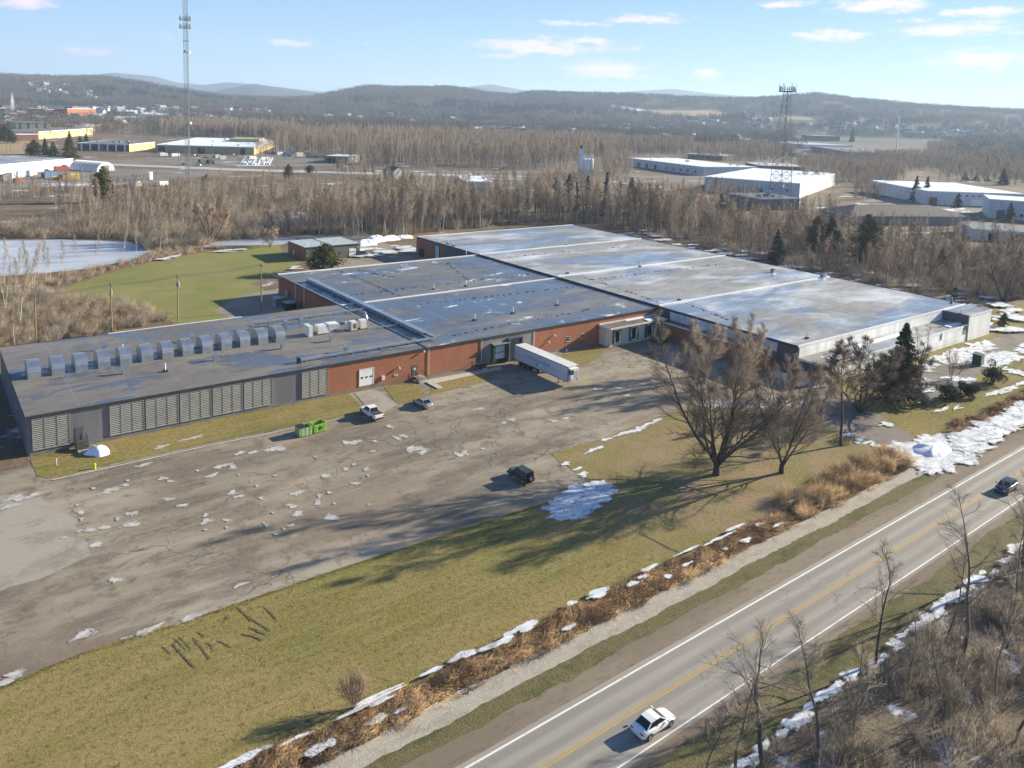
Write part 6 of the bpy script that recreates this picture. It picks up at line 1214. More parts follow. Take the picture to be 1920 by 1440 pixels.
def build_masts():
    g = GR
    q = gp(353, 330); H = 132; t = thing('radio_mast', 'very tall slim lattice mast rising past the top of the photo', 'mast', (q[0], q[1], 0))
    lattice(t, 3, (1.75, 1.75), 0, H, 66, .12, 'mast')
    for py in (35, 50): antennas(t, zat(353, 330, py)-1, 4.6, 'mast_dark', 9, 3.2)
    for py, n in ((77, 0), (98, 1)):
        z = zat(353, 330, py); m = MB(); m.tube([(-2.2, -1.2, z), (2.2, 1.2, z)], .25, 6); m.build('cross_arm', g['mast_dark'], t)
        if n: dish(t, 1.6, -1, z, 1.0, -1.0, 'ant'); dish(t, -1.4, -1.2, z+.5, .8, -2.0, 'ant')
    dish(t, 1.5, -1.2, 36, .9, -.8); 
    q = gp(1460, 392); t = thing('lattice_tower', 'tapering steel lattice tower with antenna crown right of the plant', 'mast', (q[0], q[1], 0))
    z1 = zat(1460, 392, 172); lattice(t, 4, (7.2, 1.9), 0, z1, 17, .15, 'mast'); 
    m = MB(); m.box(-3.6, -3.6, z1, 3.6, 3.6, z1+.25); m.build('platform', g['mast_dark'], t)
    antennas(t, z1+.4, 5.0, 'mast_dark', 12, 3.2)
    for k in range(6): m = MB(); a = k*1.05; m.tube([(4.6*math.cos(a), 4.6*math.sin(a), z1), (4.6*math.cos(a), 4.6*math.sin(a), z1+5.2)], .12, 5); m.build('whip_antenna', g['ant'], t)
    dish(t, 3.4, -2.5, z1+1, 1.2, -.9, 'mast_dark'); dish(t, -1.8, -3, 14, 1.0, -1.6)
    m = MB(); m.tube([(1.2, 0, 0), (.8, 0, z1)], .12, 6); m.build('cable_ladder', g['mast'], t)
    q = gp(857, 236); t = thing('distant_mast', 'small red grey lattice mast standing in the far middle wood', 'mast', (q[0], q[1], hz(*q)))
    z1 = 100; lattice(t, 3, (5.0, 2.4), 0, z1, 14, .5, 'mast'); antennas(t, z1-6, 7, 'mast', 6, 8); antennas(t, z1-18, 6, 'mast', 6, 7)
    q = gp(1681, 277); t = thing('white_flue_mast', 'tall white tubular mast beside the blue glass building', 'mast', (q[0], q[1], hz(*q)))
    h = zat(1681, 277, 224) if math.hypot(*q) < 3000 else 60; m = MB(); m.tube([(0, 0, 0), (0, 0, h*.5), (0, 0, h)], [1.7, 1.4, 1.1], 10); m.build('pole', g['white'], t)
    m = MB(); m.tube([(-4, 0, h), (4, 0, h)], .5, 6); m.tube([(0, -4, h), (0, 4, h)], .5, 6); m.build('cross_arm', g['white'], t)
    # silos
    q = gp(1100, 326); t = thing('silo_group', 'white storage silos with a taller square tower beyond the wood', 'silo', (q[0], q[1], 0), -.25)
    for k, x in enumerate((-2.5, .8, 4.1)):
        for j in (0, 1):
            m = MB(); y = j*3.6; m.tube([(x, y, 0), (x, y, 12.6), (x, y, 14.0), (x, y, 14.3)], [1.85, 1.85, .5, .1], 18); m.build('silo', g['silo_white'], t)
    m = MB(); m.box(-7.4, -1.2, 0, -4.4, 2.4, 21.5); m.build('elevator_tower', g['silo_white'], t)
    m = MB(); m.box(-6.8, -.4, 21.5, -5.6, .8, 24.5); m.build('flue', g['dark_roof'], t)
    m = MB(); m.box(-4.4, -.6, 13.5, 6, .6, 15.0); [m.tube([(x, 0, 15), (x, 0, 16.6)], .2, 5) for x in (-3, -1, 1, 3, 5)]; m.build('gantry', g['silo_white'], t)
    m = MB(); m.box(-4.4, -3, 0, 6.5, -1.9, 4.5); m.build('lower_shed', g['pale_siding'], t)
    # timber poles behind the wing, with their line
    poles = [(68, 640, 548), (210, 622, 530), (334, 605, 514), (490, 585, 494)]
    tops = []
    for i, (px, py, ty) in enumerate(poles):
        q = gp(px, py); h = zat(px, py, ty); lab = ['timber pole with cross arm standing in the scrub at the left', 'timber pole carrying a small transformer above the brown scrub', 'timber pole carrying two transformers on the back lawn', 'plain timber pole beside the gravel track'][i]
        t = thing('utility_pole', lab, 'utility pole', (q[0], q[1], 0), 0, 'timber poles behind the grey wing')
        m = MB(); m.tube([(0, 0, -.3), (0, 0, h)], [.17, .11], 8); m.build('pole', g['timber'], t)
        m = MB(); m.box(-.07, -1.15, h-.7, .07, 1.15, h-.55); m.build('cross_arm', g['timber'], t)
        m = MB(); [m.tube([(0, y, h-.55), (0, y, h-.3)], .06, 6) for y in (-1.05, -.4, .4, 1.05)]; m.build('insulator', g['steel'], t)
        for k in range((0, 1, 2, 0)[i]):
            m = MB(); s = -1 if k else 1; m.tube([(.1, s*.5, h-2.9), (.1, s*.5, h-1.8)], .30, 10); m.build('transformer', g['ant'], t)
        tops.append((q, h))
    def wires(name, label, pts, n=3, r=.02, sag=.5, spread=.95):
        m = MB(); c = pts[0]
        t0 = Vector((c[0][0], c[0][1], 0))
        for (a, ha), (b, hb) in zip(pts[:-1], pts[1:]):
            u = Vector((b[0]-a[0], b[1]-a[1], 0)); u.normalize(); nn = Vector((-u.y, u.x, 0))
            for k in range(n):
                off = nn*(spread*(k-(n-1)/2)) if n > 1 else Vector()
                m.tube([Vector((a[0]+(b[0]-a[0])*s, a[1]+(b[1]-a[1])*s, ha-.32+(hb-ha)*s-4*sag*s*(1-s)))-t0+off for s in [i/8 for i in range(9)]], r*1.7, 3, cap=False)
        o = m.build(name, g['wire']); o.location = t0; return tag(o, label, 'power line')
    wires('power_line', 'thin wires strung between the timber poles behind the wing', tops)
    wires('service_wire', 'single wire from the last timber pole to the brick hall corner', [(tops[3][0], tops[3][1]-.5), ((78.4, 203), 6.2)], 1)
    rp = []
    for i, (px, py, ty, lab) in enumerate([(1791, 562, 484, 'grey pole with cross arm at the back of the right roof'), (1811, 556, 502, 'short pole holding low wires behind the right roof'), (1906, 535, 470, 'pole among the bare trees at the right edge')]):
        q = gp(px, py); h = zat(px, py, ty); t = thing('utility_pole', lab, 'utility pole', (q[0], q[1], 0), .6, 'poles behind the right hall')
        m = MB(); m.tube([(0, 0, -.3), (0, 0, h)], [.17, .11], 8); m.build('pole', g['timber'], t); m = MB(); m.box(-.08, -1.2, h-.8, .08, 1.2, h-.65); m.build('cross_arm', g['timber'], t)
        m = MB(); [m.tube([(0, y, h-.65), (0, y, h-.4)], .06, 6) for y in (-1.05, 0, 1.05)]; m.build('insulator', g['steel'], t); rp.append((q, h))
    wires('power_line', 'bright sagging wires between the poles at the right', [rp[1], rp[2], ((rp[2][0][0]+60, rp[2][0][1]+20), 11)], 3, .035, 1.0)
    for i, (px, py, ty, lab) in enumerate([(175, 312, 283, 'street pole with transformer before the grey office block'), (312, 311, 270, 'light pole at the edge of the far car park left of the mast'), (335, 303, 272, 'light pole between parked rows before the olive hall'), (446, 310, 272, 'light pole beside the white bales'), (398, 300, 270, 'light pole behind the dark parked vans'), (821, 334, 303, 'lamp pole beside the beige box building'), (218, 293, 275, 'lamp pole before the glazed office bays'), (13, 292, 255, 'pole in the stubble at the left edge'), (36, 280, 245, 'pole beside the dark brick wing'), (21, 300, 265, 'pole at the corner of the white warehouse')]):
        q = gp(px, py); h = zat(px, py, ty); t = thing('street_pole', lab, 'pole', (q[0], q[1], 0), 0, 'poles in the far yards')
        m = MB(); m.tube([(0, 0, -.3), (0, 0, h)], [.2, .13], 6); m.build('pole', g['timber'], t); m = MB(); m.box(-.9, -.12, h-.4, .9, .12, h-.15); m.build('lamp_arm', g['steel'], t)
    # steps
    def steps(name, label, x, y, w_, n, mat, rz=0.0, rise=.17, run=.30, rail=True):
        t = thing(name, label, 'steps', (x, y, 0), rz); top = n*rise
        for k in range(n):
            m = MB(); m.box(-w_/2, -run*(n-k)-1.1, (rise*k if mat == 'void' else 0), w_/2, -run*(n-k-1)-1.1, rise*(k+1)); m.build('tread', g['pale_conc' if k < 2 else mat], t)
        m = MB(); m.box(-w_/2, -1.1, top-.15, w_/2, -.1, top); m.build('landing', g[mat], t)
        m = MB(); [m.box(sx-.05, sy-.05, 0, sx+.05, sy+.05, top-.15) for sx in (-w_/2+.1, w_/2-.1) for sy in (-1.0, -.25)]; m.build('support', g['black'], t)
        for sx in (-w_/2-.03, w_/2+.03):
            m = MB(); m.tube([(sx, -.15, top+.95), (sx, -1.1, top+.95), (sx, -1.1-run*n, .95)], .03, 5); m.tube([(sx, -.15, top+.5), (sx, -1.1, top+.5), (sx, -1.1-run*n, .5)], .025, 5)
            for yy, zz in ((-.15, top), (-1.1, top), (-1.1-run*n*.5, top*.5), (-1.1-run*n, 0)): m.tube([(sx, yy, zz), (sx, yy, zz+.95)], .03, 5)
            m.build('railing', g['black'], t)
        return t
    steps('entrance_steps', 'black metal steps with railings at the louvred grey wing', 18.75, FY-.02, 1.5, 6, 'dark_tread'); 
    t = steps('entrance_steps', 'weathered steps with dark railing below the brick wall door', 76.6, FY-.02, 1.8, 5, 'concrete')
    m = MB(); m.box(.4, -6.9, .02, 1.6, -2.6, .22); m.build('ramp_wall', g['pale_conc'], t)
    t = steps('entrance_steps', 'dark stairs in the shade left of the dock door', 91.0, FY-.02, 1.4, 5, 'dark_tread')
    # hydrant
    q = gp(178, 879); t = thing('fire_hydrant', 'small yellow fire hydrant on the grass edge', 'hydrant', (q[0], q[1], .04)); m = MB(); m.tube([(0, 0, 0), (0, 0, .05), (0, 0, .6), (0, 0, .72), (0, 0, .8)], [.17, .13, .13, .15, .05], 10); m.build('barrel', g['yellow'], t)
    m = MB(); m.tube([(-.24, 0, .48), (.24, 0, .48)], .07, 8); m.tube([(0, -.22, .48), (0, 0, .48)], .08, 8); m.build('outlet', g['yellow'], t)
    # snow heap by the steps and the ploughed heaps at the back
    def heap(name, label, px, py, a, b_, h, seed, rz=0):
        q = gp(px, py); r = np.random.default_rng(seed); n, mm = 26, 9; V = []; F = []
        ph = r.uniform(0, 6.28, 6)
        for i in range(mm+1):
            f = i/mm
            for k in range(n):
                th = 2*math.pi*k/n; w = 1+.18*math.sin(2*th+ph[0])+.12*math.sin(3*th+ph[1])+.06*math.sin(7*th+ph[2]); z = h*(1-f*f)**.8*(1+f*(.30*math.sin(3*th+ph[3]+3*f)+.20*math.sin(7*th+5*f+ph[4]))) if f < 1 else 0
                V.append((a*w*f*math.cos(th), b_*w*f*math.sin(th), max(-.1, z-.06*f)))
        for i in range(mm):
            for k in range(n): F.append((i*n+k, i*n+(k+1) % n, (i+1)*n+(k+1) % n, (i+1)*n+k))
        o = tri_mesh(name, V, np.array(F)[:, ::-1], g['snow'], smooth=True); o.location = (q[0], q[1], .03); o.rotation_euler = (0, 0, rz); return tag(o, label, 'snow heap')
    heap('snow_heap', 'white snow heap beside the black metal steps', 184, 850, 1.6, 1.5, 1.1, 1)
    heap('snow_heap', 'ploughed snow heap nearest the grey garage', 683, 460, 4.2, 2.6, 2.2, 2); heap('snow_heap', 'middle ploughed snow heap behind the garage', 703, 453, 4.6, 3, 2.4, 3); heap('snow_heap', 'small ploughed snow heap next to the rear wood', 730, 450, 5.2, 2.4, 1.8, 4); heap('snow_heap', 'long low ploughed snow bank at the rear hall corner', 757, 446, 5.5, 2, 1.2, 5)
    heap('snow_heap', 'big ploughed snow heap where the driveway meets the road', 1748, 846, 4.2, 2.6, 1.0, 6, .2)
    # equipment in the recess
    for i, (x, y, lab) in enumerate([(75.2, 197.5, 'grey cooling unit against the shaded brick recess'), (75.6, 191.5, 'dark cooling unit nearest the wing roof in the shaded recess')]):
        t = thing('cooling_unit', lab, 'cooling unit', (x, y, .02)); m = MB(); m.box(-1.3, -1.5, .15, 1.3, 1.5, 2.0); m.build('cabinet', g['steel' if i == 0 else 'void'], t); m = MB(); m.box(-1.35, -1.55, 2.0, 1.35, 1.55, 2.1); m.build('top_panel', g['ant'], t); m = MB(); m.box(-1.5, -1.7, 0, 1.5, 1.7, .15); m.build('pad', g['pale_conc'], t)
    # transformer kiosk on the office lawn and small marker posts
    t = thing('transformer_kiosk', 'dark green transformer cabinet standing on the snowy office lawn', 'cabinet', (186.3, 74.3, .03), .12); m = MB(); m.box(-1.1, -.9, .1, 1.1, .9, 2.3); m.build('cabinet', g['kiosk'], t); m = MB(); m.add([(-1.2, -1, 2.3), (1.2, -1, 2.3), (1.2, 1, 2.5), (-1.2, 1, 2.5), (-1.2, -1, 2.4), (1.2, -1, 2.4), (1.2, 1, 2.6), (-1.2, 1, 2.6)], [(0, 3, 2, 1), (4, 5, 6, 7), (0, 1, 5, 4), (1, 2, 6, 5), (2, 3, 7, 6), (3, 0, 4, 7)]); m.build('lid', g['kiosk'], t); m = MB(); m.box(-1.2, -1, 0, 1.2, 1, .1); m.build('pad', g['pale_conc'], t)
    for px, py, h, mat, lab, nm in ((1561, 833, 1.6, 'yellow', 'thin yellowish stake on the lawn near the third tree', 'marker_stake'), (1914, 680, 1.0, 'timber', 'short dark wooden post on the office lawn', 'wooden_post'), (1062, 664, 1.1, 'white', 'short white post in the shaded grass by the dock annex', 'marker_post'), (106, 872, 1.0, 'offwhite', 'small pale post in the grass left of the black steps', 'gas_post')):
        q = gp(px, py); m = MB(); m.tube([(0, 0, -.1), (0, 0, h*.9), (0, 0, h)], [.07, .06, .03], 6); m.box(-.1, -.02, h*.7, .1, .02, h*.95); o = m.build(nm, g[mat]); o.location = (q[0], q[1], .03); tag(o, lab, 'post')
    # side yard: fence and a small shed roof at the far left of the wing
    t = thing('lean_shed', 'pale blue low shed wall left of the grey wing', 'shed', (4.0, 138, 0)); m = MB(); m.box(-3.5, 0, 0, 3.0, 6, 2.9); m.build('wall', g['blue_grey'], t); m = MB(); m.box(-3.7, -.2, 2.9, 3.2, 6.2, 3.05); m.build('roof', g['roof_old'], t); m = MB(); m.box(1.0, -.06, 0, 2.0, 0, 2.1); m.build('door', g['grey_door'], t)
GR['wire'] = plain('bare_wire', (.30, .28, .25), .4, .6, .1); GR['silo_white'] = plain('silo_paint', (.72, .73, .73), .5, 0, .08, .3); GR['dark_tread'] = plain('dark_tread', (.07, .065, .065), .7, 0, .2, 2); GR['kiosk'] = plain('kiosk_green', (.022, .05, .042), .6, 0, .15)
build_masts()
# ------------------------------------------------------------------ trees
class TB:
    """fast tube collector"""
    def __init__(s): s.V = []; s.F = []; s.n = 0
    def tube(s, pts, rads, k):
        pts = np.asarray(pts, float); m = len(pts); d = np.gradient(pts, axis=0); d /= np.linalg.norm(d, axis=1)[:, None]+1e-9
        ref = np.array([0, 0, 1.0]) if abs(d[0][2]) < .9 else np.array([1.0, 0, 0])
        a = np.cross(d, ref); a /= np.linalg.norm(a, axis=1)[:, None]+1e-9; b = np.cross(d, a)
        th = 2*math.pi*np.arange(k)/k
        R = pts[:, None]+np.asarray(rads)[:, None, None]*(a[:, None]*np.cos(th)[None, :, None]+b[:, None]*np.sin(th)[None, :, None])
        s.V.append(R.reshape(-1, 3)); i, j = np.meshgrid(np.arange(m-1), np.arange(k), indexing='ij'); j2 = (j+1) % k
        q = np.stack([i*k+j, i*k+j2, (i+1)*k+j2, (i+1)*k+j], -1).reshape(-1, 4)+s.n
        s.F.append(np.concatenate([q[:, [0, 1, 2]], q[:, [0, 2, 3]]])); s.n += m*k
    def twigs(s, P, Q, w):
        """thin three-sided tapering twigs from P to Q, many at once"""
        P = np.asarray(P); Q = np.asarray(Q); n = len(P)
        if n == 0: return
        d = Q-P; d /= np.linalg.norm(d, axis=1)[:, None]+1e-9; ref = np.where(np.abs(d[:, 2:3]) < .9, np.array([[0, 0, 1.0]]), np.array([[1.0, 0, 0]]))
        a = np.cross(d, ref); a /= np.linalg.norm(a, axis=1)[:, None]+1e-9; b = np.cross(d, a); w = np.broadcast_to(np.asarray(w, float), (n,))[:, None]
        V = np.stack([P+a*w, P+(-.5*a+.866*b)*w, P+(-.5*a-.866*b)*w, Q], 1).reshape(-1, 3); i = np.arange(n)[:, None]*4+s.n
        s.V.append(V); s.F.append(np.concatenate([i+np.array([[0, 1, 3]]), i+np.array([[1, 2, 3]]), i+np.array([[2, 0, 3]])])); s.n += 4*n
    def tris(s, T):
        n = len(T); s.V.append(np.asarray(T).reshape(-1, 3)); s.F.append(np.arange(3*n).reshape(-1, 3)+s.n); s.n += 3*n
    def mesh(s, name, mat, parent=None):
        return tri_mesh(name, np.concatenate(s.V), np.concatenate(s.F), mat, parent)
def unit(v): return v/(np.linalg.norm(v)+1e-9)
def axis_dirs(R, d, ang):
    o = unit(np.cross(d, R.normal(size=3))); return unit(d*math.cos(ang)+o*math.sin(ang))
def grow(R, tb, p, d, L, r0, r1, nseg, wig, up, sides):
    pts = [p]; dirs = [d]; st = L/nseg
    for i in range(nseg):
        d = unit(d+R.normal(size=3)*wig+np.array([0, 0, up])); p = p+d*st; pts.append(p); dirs.append(d)
    tb.tube(pts, r1+(r0-r1)*(1-np.linspace(0, 1, nseg+1))**1.3, sides); return np.array(pts), np.array(dirs)
def along(pts, dirs, t):
    f = t*(len(pts)-1); i = min(int(f), len(pts)-2); q = f-i; return pts[i]*(1-q)+pts[i+1]*q, unit(dirs[i]*(1-q)+dirs[i+1]*q)
def bare_tree(seed, H, stems=1, spread=.3, first=.3, nb=16, blen=.32, bang=.75, n2=7, n3=6, r0=.25, up=.05, wig=.10, tw=.014, tl=1.0, taperpow=1.0, sublen=.42, twang=.7, fork=0.0, bup=None):
    """leafless tree: returns (trunk, crown) collectors; heights are in metres from the ground up"""
    R = np.random.default_rng(seed); T = TB(); C = TB(); P = []; Q = []; W = []; bup = up if bup is None else bup
    for s in range(stems):
        a = 2*math.pi*(s+R.uniform(-.25, .25))/max(1, stems); tilt = 0 if stems == 1 else spread*R.uniform(.35, 1.1)
        d = unit(np.array([math.cos(a)*math.sin(tilt), math.sin(a)*math.sin(tilt), math.cos(tilt)])); L = H*R.uniform(.82, 1.0)/max(.75, math.cos(tilt*.7)); rr = r0*R.uniform(.75, 1.1)
        base = np.array([math.cos(a)*r0*.9, math.sin(a)*r0*.9, -.15]) if stems > 1 else np.array([0, 0, -.15])
        if fork: 
            base = np.array([math.cos(a)*r0*.5, math.sin(a)*r0*.5, fork*R.uniform(.55, 1.0)]); L -= base[2]
            if s == 0: T.tube([(0, 0, -.2), (0, 0, fork*.35), (0, 0, fork*.8), (0, 0, fork*1.05)], [r0*2.6, r0*2.0, r0*1.9, r0*1.1], 9)
        pts, dirs = grow(R, T, base, d, L, rr, .03, 11, wig*.55, up*.5, 7)
        for b in range(nb):
            t = first+(1-first)*((b+R.uniform(0, 1))/nb)**.85; t = min(t, .985)
            p, dd = along(pts, dirs, t); bl = H*blen*(1.08-t)**taperpow*R.uniform(.7, 1.2)+.5
            bd = axis_dirs(R, dd, bang*R.uniform(.7, 1.25)); br = max(.018, rr*(1-t)*.5+.012)
            bp, bdirs = grow(R, C, p, bd, bl, br, .012, 5, wig, bup, 4)
            for c in range(n2):
                u = .2+.8*(c+R.uniform(0, 1))/n2; p2, d2 = along(bp, bdirs, min(u, .99)); sl = bl*sublen*(1.15-u)*R.uniform(.7, 1.3)+.35
                sd = unit(axis_dirs(R, d2, .65*R.uniform(.6, 1.3))+np.array([0, 0, bup*1.5])); mid = p2+sd*sl*.5; end = mid+unit(sd+R.normal(size=3)*.2+np.array([0, 0, bup]))*sl*.5
                P += [p2, mid]; Q += [mid+sd*.05, end]; W += [max(tw*1.5, br*.35), tw]
                for k in range(n3):
                    v = .15+.85*(k+R.uniform(0, 1))/n3; pp = p2+(end-p2)*v; td = unit(axis_dirs(R, sd, twang*R.uniform(.5, 1.4))+np.array([0, 0, bup]))
                    P.append(pp); Q.append(pp+td*tl*R.uniform(.5, 1.2)); W.append(tw*.75)
    C.twigs(P, Q, W); return T, C
def conifer(seed, H, Rb, kind='spruce', dens=1.0):
    R = np.random.default_rng(seed); T = TB(); C = TB(); T.tube([(0, 0, -.1), (0, 0, H*.5), (0, 0, H*.97)], [H*.018+.06, H*.012, .02], 7); tr = []
    n = int((H*9 if kind == 'spruce' else H*5.5)*dens)
    for i in range(n):
        t = ((i+R.uniform(0, 1))/n); 
        if kind == 'spruce': z = H*(.07+.92*t); rad = Rb*(1-t)**.85*R.uniform(.7, 1.12)+.12; droop = -.22
        else: z = H*(.12+.86*t); rad = Rb*(math.sin(min(1, (1-t)*1.25+.06)*math.pi*.55))*R.uniform(.55, 1.15); droop = .12
        a = R.uniform(0, 6.283); d = np.array([math.cos(a), math.sin(a), droop]); e = np.array([0, 0, z])+d*rad
        m = max(4, int(rad*4.2))
        for k in range(m):
            u = (.22+.78*(k+R.uniform(0, 1))/m); c = np.array([0, 0, z])+d*rad*u+R.normal(size=3)*(.10 if kind == 'spruce' else .30)*(.4+rad*.25)
            s = (.30 if kind == 'spruce' else .38)*(1.15-.4*u)*R.uniform(.7, 1.3)*(1+H*.012)
            for q in range(3):
                o = R.normal(size=3)*np.array([1, 1, .55]); v1 = unit(o+d*.7)*s*1.5; v2 = unit(np.cross(v1, R.normal(size=3)))*s*.5
                tr.append([c-v1*.5-v2, c-v1*.5+v2, c+v1])
    C.tris(np.array(tr)); return T, C
def shrub_round(seed, Rr, Hh):
    R = np.random.default_rng(seed); T = TB(); C = TB(); tr = []
    for k in range(6): a = k*1.05; T.twigs([np.array([0, 0, 0.])], [np.array([math.cos(a)*Rr*.5, math.sin(a)*Rr*.5, Hh*.7])], [.05])
    cl = [(R.normal(size=3)*np.array([Rr*.45, Rr*.45, Hh*.22])+np.array([0, 0, Hh*.55])) for _ in range(16)]
    for c in cl:
        for i in range(150):
            v = unit(R.normal(size=3))*Rr*.42*R.uniform(.6, 1.05); p = c+v*np.array([1, 1, .9])
            if p[2] < .05: continue
            o = unit(R.normal(size=3))*.28; w = unit(np.cross(o, R.normal(size=3)))*.11; tr.append([p-w, p+w, p+o])
    C.tris(np.array(tr)); return T, C
def bush_sticks(seed, Rr, Hh, n, w=.012, lean=(0, 0)):
    R = np.random.default_rng(seed); C = TB(); P = []; Q = []; W = []
    for i in range(n):
        a = R.uniform(0, 6.283); r = Rr*.35*math.sqrt(R.uniform(0, 1)); b = np.array([r*math.cos(a), r*math.sin(a), 0]); tl = R.uniform(.05, .55); h = Hh*R.uniform(.5, 1.05)
        d = unit(np.array([math.cos(a)*tl+lean[0], math.sin(a)*tl+lean[1], 1])); m = b+d*h*.55; d2 = unit(d+R.normal(size=3)*.2); e = m+d2*h*.45
        P += [b, m]; Q += [m+d*.03, e]; W += [w*1.3, w]
        for k in range(5):
            u = R.uniform(.25, 1); q = b+d*h*.55*min(1, u*1.8) if u < .55 else m+d2*h*.45*(u-.55)/.45; td = unit(axis_dirs(R, d, R.uniform(.4, .9))); P.append(q); Q.append(q+td*h*R.uniform(.15, .32)); W.append(w*.7)
    C.twigs(P, Q, W); return C
def plant(name, label, cat, pair, bark, leaf, loc, rz=0, s=1.0, group=None, pn=('trunk', 'crown')):
    t = thing(name, label, cat, loc, rz, group); t.scale = (s, s, s)
    pair[0].mesh(pn[0], GR[bark], t); pair[1].mesh(pn[1], GR[leaf], t); return t

# ---- scatter of existing plants as one mass
def scatter(name, label, cat, pts, sources, kind='stuff'):
    """pts: rows x,y,z,rot,scale,variant; sources: lists of objects, one list per part; all lists run over the same variants"""
    pts = np.asarray(pts, float); me = bpy.data.meshes.new(name); me.vertices.add(len(pts)); me.vertices.foreach_set('co', pts[:, :3].astype(np.float32).ravel())
    for nm, ty, col in (('rot', 'FLOAT', 3), ('scl', 'FLOAT', 4), ('idx', 'INT', 5)):
        at = me.attributes.new(nm, ty, 'POINT'); at.data.foreach_set('value', pts[:, col].astype(np.int32 if ty == 'INT' else np.float32))
    me.update(); o = bpy.data.objects.new(name, me); COL.objects.link(o); tag(o, label, cat, kind=kind)
    ng = bpy.data.node_groups.new(name+'_nodes', 'GeometryNodeTree'); ng.interface.new_socket('Geometry', in_out='INPUT', socket_type='NodeSocketGeometry'); ng.interface.new_socket('Geometry', in_out='OUTPUT', socket_type='NodeSocketGeometry')
    N = ng.nodes.new; L = ng.links.new; gi = N('NodeGroupInput'); go = N('NodeGroupOutput'); jo = N('GeometryNodeJoinGeometry')
    def attr(n_, ty):
        a = N('GeometryNodeInputNamedAttribute'); a.data_type = ty; a.inputs['Name'].default_value = n_; return a.outputs['Attribute']
    for src in sources:
        js = N('GeometryNodeJoinGeometry')
        for s in reversed(src):
            oi = N('GeometryNodeObjectInfo'); oi.inputs['Object'].default_value = s; oi.transform_space = 'ORIGINAL'; gt = N('GeometryNodeGeometryToInstance'); L(oi.outputs['Geometry'], gt.inputs[0]); L(gt.outputs[0], js.inputs[0])
        ip = N('GeometryNodeInstanceOnPoints'); L(gi.outputs[0], ip.inputs['Points']); L(js.outputs[0], ip.inputs['Instance']); ip.inputs['Pick Instance'].default_value = True
        L(attr('idx', 'INT'), ip.inputs['Instance Index']); cx = N('ShaderNodeCombineXYZ'); L(attr('rot', 'FLOAT'), cx.inputs[2]); L(cx.outputs[0], ip.inputs['Rotation'])
        cs = N('ShaderNodeCombineXYZ'); a = attr('scl', 'FLOAT'); [L(a, cs.inputs[i]) for i in range(3)]; L(cs.outputs[0], ip.inputs['Scale']); L(ip.outputs[0], jo.inputs[0])
    L(jo.outputs[0], go.inputs[0]); md = o.modifiers.new('scatter', 'NODES'); md.node_group = ng
    return o
def rows(P, z, s0, s1, nv, seed, v0=0, drape=False):
    R = np.random.default_rng(seed); n = len(P)
    Z = hgt(P[:, 0], P[:, 1]) if drape else np.full(n, float(z))
    return np.stack([P[:, 0], P[:, 1], Z, R.uniform(0, 6.283, n), R.uniform(s0, s1, n), R.integers(v0, v0+nv, n)], 1)

